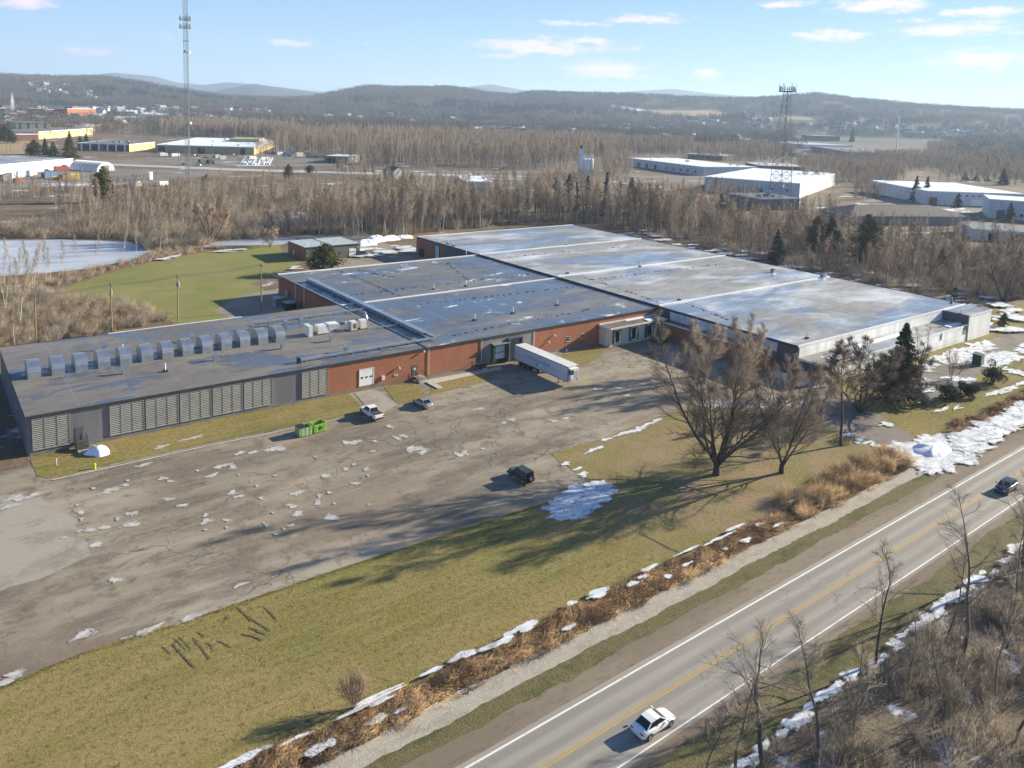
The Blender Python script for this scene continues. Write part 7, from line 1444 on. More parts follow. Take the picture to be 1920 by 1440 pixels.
def build_trees():
    g = GR
    # the three big bare trees on the leafy lawn and others round the plant
    def at(px, py): q = gp(px, py); return (q[0], q[1], 0.0)
    def solo(name, label, px, py, ty, bark, twig, rz=0, H=None, **k):
        h = H or zat(px, py, ty); pr = bare_tree(k.pop('seed', int(px)), h, **k); return plant(name, label, 'tree', pr, bark, twig, at(px, py), rz)
    solo('bare_tree', 'largest bare maple with many stems fanning over the leafy lawn', 1343, 890, 648, 'bark_dark', 'twig_maple', stems=9, spread=.95, first=.08, nb=27, blen=.36, bang=.68, n2=15, n3=9, r0=.24, up=.13, bup=.035, wig=.13, tw=.0145, tl=.95, sublen=.55, twang=.65, fork=2.2, seed=3)
    solo('bare_tree', 'second bare tree with upright forked stems next to the largest', 1465, 887, 668, 'bark_dark', 'twig_maple', stems=5, spread=.55, first=.10, nb=23, blen=.32, bang=.65, n2=14, n3=9, r0=.19, up=.12, bup=.035, wig=.13, tw=.0145, tl=.9, sublen=.5, twang=.65, fork=1.6, seed=8)
    solo('bare_tree', 'bare tree with thick single trunk beside the driveway', 1577, 836, 655, 'bark_dark', 'twig_dark', stems=1, spread=.20, first=.38, nb=36, blen=.44, bang=.9, n2=14, n3=10, r0=.34, up=.03, wig=.16, tw=.020, tl=.9, sublen=.5, seed=12)
    solo('bare_tree', 'dense dark thorny bare tree in front of the office corner', 1612, 772, 628, 'bark_dark', 'twig_black', stems=6, spread=.62, first=.2, nb=18, blen=.34, bang=.85, n2=13, n3=8, r0=.19, up=.02, wig=.2, tw=.022, tl=.9, sublen=.5, seed=21)
    solo('bare_tree', 'dark dense bare tree leaning against the spruce', 1668, 758, 634, 'bark_dark', 'twig_black', stems=6, spread=.5, first=.18, nb=17, blen=.30, bang=.8, n2=13, n3=8, r0=.17, up=.04, wig=.2, tw=.022, tl=.9, sublen=.5, seed=22)
    solo('bare_tree', 'pale brown bare tree in front of the dock side wall', 1322, 705, 606, 'bark_grey', 'twig_tan2', stems=6, spread=.55, first=.2, nb=15, blen=.34, bang=.6, n2=12, n3=6, r0=.13, up=.08, tw=.016, sublen=.5, twang=.5, seed=31)
    solo('bare_tree', 'pale brown bare tree rising before the dark side wall', 1392, 722, 596, 'bark_grey', 'twig_tan2', stems=6, spread=.45, first=.2, nb=15, blen=.32, bang=.6, n2=12, n3=6, r0=.14, up=.08, tw=.016, sublen=.5, twang=.5, seed=32)
    solo('bare_sapling', 'thin bare sapling by the driveway bend', 1483, 745, 668, 'bark_grey', 'twig_tan2', stems=5, spread=.3, first=.2, nb=10, blen=.3, bang=.5, n2=6, n3=5, r0=.09, up=.1, tw=.013, tl=.7, seed=33)
    solo('bare_sapling', 'slim bare tree standing in the snow before the office wall', 1725, 692, 596, 'bark_grey', 'twig_tan2', stems=2, spread=.15, first=.2, nb=13, blen=.22, bang=.7, n2=6, n3=4, r0=.13, up=.05, tw=.014, tl=.7, seed=34)
    solo('bare_sapling', 'leafless shrub on the lawn left of the round evergreens', 1783, 712, 660, 'bark_grey', 'twig_tan2', stems=6, spread=.4, first=.15, nb=9, blen=.3, bang=.5, n2=5, n3=4, r0=.06, up=.08, tw=.012, tl=.6, seed=35)
    solo('bare_tree', 'dark forked bare tree on the snow behind the right hall', 1882, 564, 448, 'bark_dark', 'twig_dark', stems=3, spread=.4, first=.2, nb=15, blen=.30, bang=.7, n2=7, n3=6, r0=.36, up=.06, tw=.03, tl=1.2, seed=36)
    solo('round_tree', 'round crowned russet bare tree at the pond edge', 396, 455, 383, 'bark_dark', 'twig_red', stems=5, spread=.75, first=.15, nb=16, blen=.36, bang=.8, n2=9, n3=8, r0=.35, up=.03, tw=.035, tl=1.3, seed=37)
    solo('round_tree', 'small round crowned bare tree beside the water strip', 507, 463, 428, 'bark_grey', 'twig_tan2', stems=4, spread=.5, first=.2, nb=13, blen=.34, bang=.8, n2=7, n3=6, r0=.16, up=.03, tw=.03, tl=.9, seed=38)
    solo('bare_shrub', 'small bare shrub at the edge of the reeds by the lawn', 662, 1328, 1268, 'bark_grey', 'twig_red', stems=9, spread=.42, first=.15, nb=11, blen=.34, bang=.5, n2=6, n3=4, r0=.03, up=.08, tw=.008, tl=.4, seed=39)
    # across the road
    south = [(1432, 1448, 1128, 'tallest wide limbed bare tree at the lower right road edge', 1, .5, .26, .46), (1530, 1420, 1135, 'bare tree with upright crown beside the wide limbed one', 1, .3, .2, .30), (1378, 1456, 1235, 'smaller bare tree left of the wide limbed one at the bottom edge', 1, .3, .16, .42),
             (1640, 1252, 1012, 'bare tree in front of the road centre line', 1, .25, .19, .34), (1806, 1228, 888, 'tall straight bare tree with dark trunk in the brush', 1, .2, .27, .34), (1768, 1215, 1000, 'thin grey bare tree left of the tall straight one', 1, .2, .13, .22), (1918, 1075, 812, 'dark bare tree crossing the road at the right edge', 2, .34, .26, .34),
             (1888, 1215, 930, 'slender bare tree near the lower right edge', 1, .2, .14, .24), (1700, 1300, 1130, 'small bare tree in the brush below the road', 1, .3, .1, .3), (1318, 1478, 1330, 'short bare tree at the bottom frame edge', 1, .35, .08, .35), (1862, 1330, 1080, 'grey bare tree deep in the lower right brush', 1, .2, .14, .28),
             (1770, 1360, 1160, 'pale slim bare tree low in the right corner brush', 1, .2, .11, .25), (1905, 1390, 1130, 'pale slim bare tree at the right corner frame edge', 1, .2, .12, .25), (1600, 1400, 1230, 'small pale bare tree near the bottom brush edge', 1, .2, .08, .3)]
    for i, (px, py, ty, lab, st, sp, r0, bl) in enumerate(south):
        solo('roadside_tree', lab, px, py, ty, 'bark_grey' if i % 3 else 'bark_road', 'twig_road', stems=st, spread=sp*1.2, first=.30, nb=16, blen=bl*1.15, bang=.80, n2=12, n3=5, r0=r0, up=.055, bup=.03, wig=.15, tw=.012, tl=.6, sublen=.5, twang=.6, seed=50+i)
    # evergreens
    cz = {}
    def ever(label, px, py, ty, kind, mat, Rb, seed, name=None, s=1):
        h = zat(px, py, ty) if s == 1 else s; return plant(name or ('pine_tree' if kind == 'pine' else 'spruce_tree'), label, 'tree', conifer(seed, h, Rb, kind, 2.2 if seed < 3 else 1.3), 'bark_dark', mat, at(px, py), seed)
    ever('broad olive pine standing before the grey garage', 609, 512, 457, 'pine2', 'needles_olive', 6.0, 1, 'pine_tree'); ever('tall dark spruce beside the office corner', 1686, 752, 604, 'spruce', 'needles', 5.2, 2)
    ever('big dark pine at the edge of the left yard', 195, 380, 311, 'pine', 'needles_gold', 6, 3); ever('dark spruce at the back edge of the right roof', 1455, 497, 430, 'spruce', 'needles_blue', 4.2, 4)
    ever('tall olive pine behind the right hall, left of the pair', 1528, 482, 404, 'pine', 'needles_gold', 5, 5); ever('dark green pine behind the right hall, middle of the group', 1555, 486, 407, 'pine', 'needles', 4.6, 6); ever('wide olive pine behind the right hall, right of the group', 1622, 505, 400, 'pine', 'needles_gold', 6.5, 7)
    ever('tall dark spruce between the two warehouses', 1716, 378, 329, 'spruce', 'needles_blue', 5.5, 8); ever('second dark spruce between the two warehouses', 1736, 376, 330, 'spruce', 'needles_blue', 5, 9); ever('dark spruce beside the long hipped shed', 1795, 390, 362, 'spruce', 'needles_blue', 4, 10); ever('young spruce before the white box building', 1893, 414, 379, 'spruce', 'needles_blue', 4, 11)
    ever('largest dark spruce behind the right warehouse', 1880, 347, 314, 'spruce', 'needles_blue', 7, 12); ever('small dark spruce first in the row behind the right warehouse', 1809, 338, 320, 'spruce', 'needles_blue', 4.6, 13); ever('small dark spruce second in the row behind the right warehouse', 1830, 339, 326, 'spruce', 'needles_blue', 4.6, 14); ever('small dark spruce third in the row behind the right warehouse', 1851, 340, 329, 'spruce', 'needles_blue', 4.6, 15)
    ever('round olive pine left of the spruces by the grey office block', 64, 294, 262, 'pine', 'needles', 8, 16); ever('dark narrow spruce by the grey office block', 85, 291, 258, 'spruce', 'needles_blue', 5, 17); ever('dark bushy spruce by the grey office block', 100, 294, 265, 'spruce', 'needles_blue', 7, 18); ever('tallest olive spruce by the grey office block', 131, 297, 246, 'spruce', 'needles_gold', 8, 19)
    ever('small dark spruce left of pair behind the office block', 150, 270, 254, 'spruce', 'needles_blue', 5, 20); ever('small dark spruce right of pair behind the office block', 162, 269, 250, 'spruce', 'needles_blue', 5, 21); ever('thin olive pine in the scrub beside the pallet yard', 541, 338, 308, 'pine', 'needles_gold', 4, 22); ever('small dark pine among scrub beyond the pallet yard', 581, 326, 309, 'pine', 'needles', 4, 23)
    ever('small olive pine at the mast foot field', 387, 342, 327, 'pine', 'needles_gold', 3, 24); ever('dark spruce at the left of the blue glass block', 1597, 266, 236, 'spruce', 'needles_blue', 9, 25); ever('olive pine in the right wood above the poles', 1762, 512, 466, 'pine', 'needles_gold', 3.4, 26); ever('tiny gold shrub at the foot of the grey pole', 1789, 562, 540, 'pine2', 'needles_gold', 1.3, 27, 'dwarf_pine'); ever('small pine in the snow past the office', 1881, 615, 588, 'pine2', 'needles', 2.0, 28, 'dwarf_pine')
    ever('dark pines at the far left edge by the brick wing', 8, 268, 236, 'pine', 'needles', 9, 29); ever('dark pine between the left edge pine and brick wing', 20, 270, 243, 'pine', 'needles', 8, 30)
    for k, (px, py, r_, h_, lab) in enumerate([(1776, 752, 1.9, 3.0, 'round dark evergreen shrub nearest the driveway'), (1812, 743, 1.7, 2.5, 'round brownish evergreen shrub touching the first one'), (1862, 719, 2.3, 3.3, 'spiky dark evergreen shrub below the green cabinet')]):
        plant('evergreen_shrub', lab, 'shrub', shrub_round(60+k, r_, h_), 'bark_dark', 'bush', at(px, py), k, pn=('stem', 'foliage'))
    # ----- the woods
    var = []
    for k in range(5): var.append((bare_tree(100+k, 20, 1, first=.38, nb=26, blen=.15+.02*(k % 3), bang=.55, n2=6, n3=3, r0=.14, up=.06, wig=.09, tw=.022, tl=1.0, sublen=.5, twang=.5), 'bark_pale', ['twig_tan', 'twig_grey', 'twig_tan', 'twig_grey', 'twig_tan2'][k]))
    for k in range(3): var.append((bare_tree(120+k, 17, 2+k % 2, spread=.25, first=.3, nb=17, blen=.28, bang=.7, n2=7, n3=4, r0=.15, up=.04, wig=.13, tw=.023, tl=1.0, sublen=.5, twang=.6), 'bark_grey', ['twig_grey', 'twig_red', 'twig_dark'][k]))
    zones = {
        'c': (gpl([(660, 446), (760, 448), (790, 437), (870, 430), (1000, 419), (1090, 419), (1290, 456), (1330, 415), (1200, 398), (1000, 402), (860, 402), (720, 398), (640, 408), (560, 428)]), .052, .62, 1.20, 'tall bare pale-trunked tree in the wood behind the factory', 'bare trees in the wood behind the factory'),
        'l': (gpl([(275, 470), (372, 464), (430, 456), (520, 444), (600, 440), (640, 425), (700, 395), (640, 372), (520, 362), (430, 352), (330, 362), (215, 384), (130, 400), (90, 430), (240, 448)]), .022, .40, .86, 'bare scrubby tree in the thicket behind the pond', 'bare trees in the thicket behind the pond'),
        'r': (gpl([(1300, 459), (1420, 490), (1560, 522), (1690, 553), (1790, 558), (1900, 566), (1990, 560), (1990, 470), (1800, 466), (1660, 456), (1570, 444), (1460, 420), (1330, 412)]), .034, .45, .85, 'bare tree in the wood behind the icy right roof', 'bare trees in the wood behind the right hall'),
        's': (gpl([(-60, 660), (40, 655), (62, 640), (40, 600), (100, 530), (60, 515), (-60, 520)]), .020, .40, .72, 'slender pale bare tree in the scrub at the left edge', 'bare trees in the scrub at the left edge'),
    }
    wanted = {'c': 130, 'l': 70, 'r': 70, 's': 42}; rest = []; protos = [None]*len(var); tot = 0
    strips = [gpl([(365, 462), (365, 446), (560, 440), (560, 462)]), gpl([(486, 398), (676, 398), (676, 423), (500, 423)])]
    R = np.random.default_rng(5)
    for zi, (key, (poly, dens, s0, s1, lab, grp)) in enumerate(zones.items()):
        P = scatter_in(poly, dens, 11+zi); P = P[~(inpoly_np(P[:, 0], P[:, 1], strips[0]) | inpoly_np(P[:, 0], P[:, 1], strips[1]))]
        P = P[np.argsort(np.hypot(P[:, 0], P[:, 1]))]; rw = rows(P, 0, s0, s1, len(var) if key in 'lr' else 5, 31+zi)
        if key == 'r': rw[:, 5] = np.where(R.uniform(size=len(rw)) < .6, R.integers(5, 8, len(rw)), rw[:, 5])
        if key == 'c': rw[:, 5] = np.where(R.uniform(size=len(rw)) < .42, R.integers(5, 8, len(rw)), rw[:, 5])
        if key == 's':
            ex = [gp(a, b) for a, b in ((70, 522), (45, 518), (92, 504), (140, 510), (178, 512), (232, 494), (118, 520), (20, 520), (255, 486), (300, 474), (8, 540), (30, 560))]
            rw = np.concatenate([[(x, y, 0, k*1.3, .55+.03*(k % 5), k % 5) for k, (x, y) in enumerate(ex)], rw])
        n = wanted[key]
        for (x, y, z, rot, s, v) in rw[:n]:
            v = int(v)
            if protos[v] is None:
                o = plant('forest_tree', lab, 'tree', var[v][0], var[v][1], var[v][2], (x, y, 0), rot, s, grp); protos[v] = o
            else:
                o = copy_tree(protos[v]); o.location = (x, y, 0); o.rotation_euler = (0, 0, rot); o.scale = (s, s, s); o['label'] = lab; o['group'] = grp
        rest.append(rw[n:])
    for v in range(len(var)):
        if protos[v] is None:
            protos[v] = plant('forest_tree', zones['c'][4], 'tree', var[v][0], var[v][1], var[v][2], (230+6*v, 300, 0), 0, 1, zones['c'][5])
    trunks = [next(c for c in p.children if c.name.startswith('trunk')) for p in protos]; crowns = [next(c for c in p.children if c.name.startswith('crown')) for p in protos]
    # the second wood and clumps between the works
    w2 = gpl([(470, 300), (560, 262), (640, 256), (900, 260), (1000, 266), (1130, 268), (1160, 284), (1130, 300), (1060, 318), (1010, 319), (900, 316), (860, 317), (760, 314), (650, 306), (640, 290), (540, 288)])
    P = scatter_in(w2, .018, 41); d2 = rows(P, 0, .80, 1.35, len(var), 42); rest.append(d2)
    for i, (q, dn, a, b) in enumerate([([(1130, 300), (1180, 300), (1190, 340), (1130, 350)], .02, .6, .9), ([(1330, 362), (1420, 375), (1420, 395), (1330, 390)], .03, .5, .8), ([(1480, 352), (1600, 355), (1700, 352), (1680, 330), (1560, 318), (1500, 318)], .012, .6, .95), ([(1500, 392), (1560, 388), (1580, 400), (1560, 416), (1500, 410)], .025, .4, .6),
                                       ([(1590, 428), (1820, 436), (1820, 446), (1600, 440)], .02, .4, .6), ([(1500, 300), (1590, 304), (1740, 312), (1990, 345), (2000, 310), (1740, 290), (1590, 300)], .03, .6, .9), ([(720, 352), (870, 355), (1000, 346), (1120, 340), (1120, 352), (1000, 362), (860, 370), (700, 372)], .03, .5, .85), ([(640, 312), (730, 330), (720, 345), (620, 330)], .02, .4, .7), ([(-60, 380), (80, 385), (200, 372), (280, 362), (280, 352), (100, 358), (-60, 360)], .02, .4, .7), ([(1300, 300), (1420, 306), (1500, 292), (1420, 276), (1300, 284)], .02, .7, 1.0), ([(300, 254), (560, 262), (560, 248), (420, 238), (300, 240)], .02, .9, 1.3), ([(1120, 296), (1300, 290), (1300, 262), (1130, 262)], .02, .7, 1.1), ([(1590, 345), (1700, 343), (1690, 320), (1590, 318)], .03, .6, .9), ([(1760, 340), (1960, 352), (1960, 330), (1760, 318)], .02, .5, .8), ([(1740, 288), (2000, 300), (2000, 270), (1740, 266)], .02, .7, 1.0), ([(1490, 298), (1590, 300), (1760, 304), (1760, 322), (1600, 322), (1500, 314)], .05, .35, .6), ([(1760, 304), (1990, 330), (1990, 318), (1760, 296)], .03, .4, .7), ([(1600, 350), (1670, 350), (1670, 372), (1600, 380)], .03, .4, .7), ([(60, 262), (180, 262), (180, 250), (300, 256), (300, 246), (60, 246)], .004, .5, .9)]):
        P = scatter_in(gpl(q), dn, 51+i); rest.append(rows(P, 0, a, b, len(var), 71+i))
    rest = np.concatenate(rest)
    scatter('bare_woodland', 'deep rows of bare trees behind the nearest trunks and between the far works', 'woodland', rest, [trunks, crowns])
    # evergreens standing inside the wood
    pr = [conifer(200+k, 15, 2.6, 'pine', .8) for k in range(2)]+[conifer(202, 16, 3.2, 'spruce', .8)]; pe = []
    lst = [(945, 398, 1), (985, 400, .9), (1010, 398, 1.1), (1040, 396, 1.2), (1065, 395, 1.3), (1080, 398, 1.0), (1100, 394, 1.25), (1118, 396, 1.0), (1135, 395, 1.3), (1160, 398, 1.1), (1182, 399, 1.25), (1200, 400, 1.0), (1216, 402, 1.1), (1350, 412, .9), (870, 404, .8), (725, 402, .9), (760, 404, .8), (905, 400, .8), (1025, 405, .9), (1050, 405, 1.0), (1125, 408, .9)]
    for i, (px, py, s) in enumerate(lst):
        q = gp(px, py); k = i % 3
        if k >= len(pe): pe.append(plant('forest_evergreen', 'olive green evergreen among the bare trees behind the factory', 'tree', pr[k], 'bark_dark', ['needles_gold', 'needles', 'needles_blue'][k], (q[0], q[1], 0), i, s, 'evergreens inside the wood behind the factory'))
        else: o = copy_tree(pe[k]); o.location = (q[0], q[1], 0); o.rotation_euler = (0, 0, i); o.scale = (s, s, s)
    # evergreens of the far town: copies
    far = [(1180, 238), (1190, 239), (1200, 240), (1210, 242), (1168, 237), (1306, 268), (1314, 269), (1322, 270), (1330, 271), (1338, 271), (1345, 272), (1352, 273), (1365, 262), (1376, 263), (1386, 258), (1400, 246), (1412, 246), (1470, 244), (1482, 240), (1500, 244), (1342, 226), (1356, 224), (1388, 224), (1250, 228), (1236, 236), (1286, 240), (1090, 232), (1060, 240), (1000, 240), (985, 238), (940, 240), (930, 238), (905, 236), (845, 232), (800, 235), (700, 228), (30, 215), (40, 216), (48, 214), (66, 208), (160, 217), (166, 219), (490, 204), (500, 203), (510, 205), (520, 205), (530, 206), (470, 203), (400, 205), (380, 203), (440, 205), (1300, 236), (1420, 234), (1430, 236), (1550, 240), (1560, 238), (1575, 238), (1620, 245), (1640, 244), (1660, 246), (1690, 256), (1850, 322), (1870, 324), (300, 205), (215, 222), (205, 223), (222, 224), (1440, 262), (1452, 263), (1462, 262), (570, 232), (1130, 222), (1150, 228)]
    fe = []
    for i, (px, py) in enumerate(far):
        q = gp(px, py); k = 2 if i % 3 else 0; s = .75+.5*((i*37) % 10)/10; z = hz(*q) if math.hypot(*q) > 1050 else 0
        o = copy_tree(pe[k]); o.location = (q[0], q[1], z); o.rotation_euler = (0, 0, i); o.scale = (s*1.25, s*1.25, s); o.name = 'distant_evergreen'; o['label'] = 'dark distant evergreen among bare trees of the far town'; o['group'] = 'evergreens of the far town'
    # far groves on the plain and the hills
    def patch(seed, n, size, hh, mat, con=0.0):
        R = np.random.default_rng(seed); tr = []
        for i in range(n):
            x, y = R.uniform(-size/2, size/2, 2); H = hh*R.uniform(.7, 1.25); c = R.uniform(0, 1) < con; rad = (2.6 if c else 4.0)*R.uniform(.75, 1.25)
            m = 60 if not c else 70
            for k in range(m):
                t = R.uniform(0, 1)
                if c: z = H*(.05+.95*t); r = rad*(1-t)*R.uniform(.6, 1)
                else: z = H*(.22+.78*t); r = rad*math.sqrt(max(0, 1-(2*t-.85)**2*.75))*R.uniform(.3, 1)
                a = R.uniform(0, 6.283); p = np.array([x+r*math.cos(a), y+r*math.sin(a), z]); o = unit(R.normal(size=3)+np.array([0, 0, .6]))*R.uniform(.8, 1.7); w = unit(np.cross(o, R.normal(size=3)))*R.uniform(.18, .42)
                tr.append([p-w, p+w, p+o])
            o = np.array([x, y, 0]); tr.append([o+[-.25, 0, -3], o+[.25, 0, -3], o+[0, 0, H*.7]])
        t = TB(); t.tris(np.array(tr)); return t
    kinds = [(301, 24, 42, 13, 'far_tan', 0), (302, 24, 42, 13, 'far_brown', .04), (303, 22, 42, 14, 'far_grey', .08), (304, 24, 42, 13, 'far_dark', .85)]
    fps = []
    for i, (sd, n, sz, hh, mat, con) in enumerate(kinds):
        px, py = [(640, 236), (760, 238), (1240, 244), (1100, 236)][i]; q = gp(px, py); o = patch(sd, n, sz, hh, mat, con).mesh('distant_grove', GR[mat]); o.location = (q[0], q[1], hz(*q)); tag(o, ['tan bare grove at the back of the middle wood', 'brown bare grove behind the middle wood', 'grey bare grove among the far houses right of centre', 'dark evergreen grove behind the dark green hall'][i], 'grove'); fps.append(o)
    R = np.random.default_rng(77); n = 9500; az = R.uniform(RAD(-6), RAD(82), n); r = np.sqrt(R.uniform(700**2, 5200**2, n)); keep = R.uniform(size=n) < np.where(r < 2400, 1.0, .85); az, r = az[keep], r[keep]
    X, Y = r*np.sin(az), r*np.cos(az); bad = np.zeros(len(X), bool)
    openz = [[(-80, 360), (-80, 252), (180, 250), (300, 256), (560, 262), (640, 292), (650, 312), (560, 330), (300, 345), (150, 370)], [(470, 300), (560, 262), (640, 256), (900, 260), (1000, 266), (1130, 268), (1160, 284), (1130, 320), (1010, 340), (860, 352), (640, 340)], [(1120, 345), (1130, 290), (1300, 288), (1420, 300), (1500, 302), (1590, 272), (1760, 274), (1800, 310), (1960, 322), (2100, 340), (2100, 480), (1700, 440), (1330, 400)],
             [(1120, 198), (1210, 204), (1360, 204), (1370, 220), (1220, 218)], [(1465, 215), (1530, 218), (1530, 228), (1470, 227)], [(1700, 246), (1830, 250), (1830, 260), (1700, 257)], [(1490, 250), (1770, 262), (1770, 312), (1560, 318), (1490, 300)], [(60, 198), (330, 205), (330, 222), (60, 215)]]
    for q in openz[:]: bad |= inpoly_np(X, Y, gpl(q))
    X, Y = X[~bad], Y[~bad]; P = np.stack([X, Y], 1); rw = rows(P, 0, .75, 1.25, 3, 78, drape=True)
    nz = np.sin(X/260+1.3)*np.sin(Y/310)+.6*np.sin(X/110+Y/150)+R.normal(size=len(X))*.35; rr = np.hypot(X, Y); rw[:, 5] = np.where(nz > np.where(rr > 2300, .62, 1.05), 3, rw[:, 5]); rw[:, 4] *= np.where(rr > 2400, 1.25, 1.0)
    scatter('distant_forest', 'bare brown and dark evergreen forest covering the far plain and hills', 'forest', rw, [fps])
    # ----- houses of the far town
    def house(name, lab, wall, roofm, w, d, h, rise, grp):
        t = thing(name, lab, 'house', (0, 0, 0), 0, grp); m = MB(); m.extrude([(0, -1.5), (w, -1.5), (w, h), (w/2, h+rise), (0, h)], 'y', 0, d); m.build('wall', g[wall], t)
        m = MB(); e = .5
        for s in (0, 1):
            x0, x1 = (-e, w/2) if s == 0 else (w+e, w/2); z0 = h-e*rise/(w/2); m.add([(x0, -e, z0), (x1, -e, h+rise), (x1, d+e, h+rise), (x0, d+e, z0), (x0, -e, z0+.3), (x1, -e, h+rise+.3), (x1, d+e, h+rise+.3), (x0, d+e, z0+.3)], [(0, 3, 2, 1), (4, 5, 6, 7), (0, 1, 5, 4), (1, 2, 6, 5), (2, 3, 7, 6), (3, 0, 4, 7)])
        rf = m.build('roof', g[roofm], t); m = MB(); m.box(w*.6, d*.4, h, w*.6+.9, d*.4+.9, h+rise+1.2); m.build('chimney', g['brick'], rf)
        for k in range(3): m = MB(); m.box(w*(.14+.3*k), -.08, 1.2, w*(.14+.3*k)+1.3, .02, 2.7); m.build('window', g['glass'], t)
        return t
    hp = [house('town_house', 'white walled house with pale roof in the far town', 'white', 'far_roof', 9, 12, 6, 3, 'white houses of the far town'), house('town_house', 'cream house with dark roof in the far town', 'cream_wall', 'dark_roof', 9, 11, 6, 3.4, 'cream houses of the far town'), house('town_house', 'grey house with pale roof in the far town', 'blue_grey', 'far_roof', 10, 13, 5.5, 3, 'grey houses of the far town'), house('town_house', 'brick house with dark roof in the far town', 'brown_brick', 'dark_roof', 11, 12, 7, 3, 'brick houses of the far town')]
    def flat(name, lab, wall, w, d, h, grp):
        t = thing(name, lab, 'building', (0, 0, 0), 0, grp); m = MB(); m.box(0, 0, -1.5, w, d, h-.3); m.build('wall', g[wall], t); m = MB(); m.box(-.3, -.3, h-.3, w+.3, d+.3, h+.2); rf = m.build('roof', g['far_roof'], t)
        m = MB(); m.box(w*.3, d*.3, h+.2, w*.45, d*.55, h+1.6); m.build('roof_unit', g['steel'], rf)
        for k in range(4): m = MB(); m.box(w*(.08+.23*k), -.1, 1.2, w*(.08+.23*k)+w*.14, .02, 3.2); m.build('window', g['glass'], t)
        return t
    hp += [flat('town_building', 'pale flat roofed block in the far town', 'pale_siding', 26, 15, 7, 'pale flat blocks of the far town'), flat('town_building', 'brown flat roofed block in the far town', 'brown_brick', 22, 14, 9, 'brown flat blocks of the far town'), flat('town_building', 'cream flat roofed block in the far town', 'cream_wall', 30, 16, 6, 'cream flat blocks of the far town')]
    R = random.Random(9); spots = []
    for (x0, x1, y0, y1, n, slope) in [(0, 330, 203, 232, 85, 0), (330, 560, 205, 230, 60, 0), (560, 900, 216, 234, 30, 0), (48, 165, 152, 172, 40, .12), (900, 1460, 222, 252, 95, 0), (1240, 1480, 250, 268, 14, 0), (1690, 1920, 244, 254, 34, .02), (1500, 1700, 232, 246, 20, 0), (560, 900, 222, 234, 6, 0)]:
        for _ in range(n):
            px = R.uniform(x0, x1); py = R.uniform(y0, y1)+(px-x0)*slope
            if 80 < px < 135 and 196 < py < 224: continue
            spots.append((px, py))
    for i, (px, py) in enumerate(spots):
        q = gp(px, py); sq = [0, 4, 1, 2, 0, 3, 2, 5, 1, 6]; k = sq[i % 10]; o = hp[k] if i < 10 and sq.index(k) == i else copy_tree(hp[k])
        o.location = (q[0], q[1], hz(*q) if math.hypot(*q) > 1050 else 0); o.rotation_euler = (0, 0, R.choice([0, .3, 1.6, -.5, .8, -1.2])); s = R.uniform(.95, 1.4)*(1.15 if q[1] > 2500 else 1); o.scale = (s, s, s)
    q = gp(24, 214); t = thing('church_spire', 'white church spire rising from the trees at the far left', 'church', (q[0], q[1], hz(*q) if math.hypot(*q) > 1050 else 0)); m = MB(); m.box(-3, -3, 0, 3, 3, 24); m.box(-7, 3, 0, 7, 30, 12); m.build('tower', g['white'], t); m = MB(); m.add([(-3, -3, 24), (3, -3, 24), (3, 3, 24), (-3, 3, 24), (0, 0, 46)], [(0, 1, 4), (1, 2, 4), (2, 3, 4), (3, 0, 4)]); m.build('spire', g['white'], t)
    # ----- dry reeds in the ditch, brush, scrub
    def reeds(name, label, nc, per, x0, x1, o0, o1, h0, h1, mat, seed, w=.018, lie=1.0):
        """lodged clumps: every clump leans its own way, some stand, some lie flat"""
        R = np.random.default_rng(seed); B = []; M = []; E = []
        for c in range(nc):
            cx = R.uniform(x0, x1); co = o0+(o1-o0)*R.uniform(0, 1)**.9; rad = R.uniform(.35, 1.5); n = int(per*rad*R.uniform(.6, 1.4)); a0 = R.uniform(0, 6.283); l0 = lie*R.uniform(.25, 1.25); hh = R.uniform(h0, h1)
            r = rad*np.sqrt(R.uniform(0, 1, n)); t = R.uniform(0, 6.283, n); X = cx+1.35*r*np.cos(t); O = np.clip(co+r*np.sin(t), o0-.2, o1+.2); la = a0+R.normal(size=n)*.45+.5*np.sin(3*t); lm = np.clip(l0+R.normal(size=n)*.25, .03, 2.2); H = hh*R.uniform(.6, 1.15, n)
            b = np.stack([X, RC(X)+O, np.zeros(n)], 1); d = np.stack([np.cos(la)*lm, np.sin(la)*lm, np.ones(n)], 1); d /= np.linalg.norm(d, axis=1)[:, None]; m = b+d*(H*.6)[:, None]
            d2 = d+np.stack([np.cos(la)*lm*.9, np.sin(la)*lm*.9, -.5*lm], 1)+R.normal(size=(n, 3))*.12; d2 /= np.linalg.norm(d2, axis=1)[:, None]; e = m+d2*(H*.55)[:, None]; e[:, 2] = np.maximum(e[:, 2], .05); m[:, 2] = np.maximum(m[:, 2], .05); B.append(b); M.append(m); E.append(e)
        B, M, E = np.concatenate(B), np.concatenate(M), np.concatenate(E); t = TB(); t.twigs(B, M+(M-B)*.03, w); t.twigs(M, E, w*.85); o = t.mesh(name, GR[mat]); o['kind'] = 'stuff'; return tag(o, label, 'reeds')
    reeds('dry_reeds', 'matted golden dead reeds lying along the roadside ditch', 360, 120, 11, 119, 10.9, 13.8, .5, 1.25, 'reed', 3, .016, 1.7); reeds('russet_reeds', 'dark russet reeds along the lawn side of the ditch', 230, 100, 11, 119, 11.4, 14.2, .4, 1.0, 'reed_red', 5, .015, 1.4)
    reeds('tall_reeds', 'tall upright brown reeds at the driveway end of the ditch', 95, 170, 92, 121, 11.2, 16.0, 1.2, 2.3, 'reed', 7, .018, .45); reeds('verge_weeds', 'dry weeds along the road verge across the driveway', 150, 60, 137, 260, 12.4, 15.4, .4, 1.0, 'reed_red', 9, .03, .8)
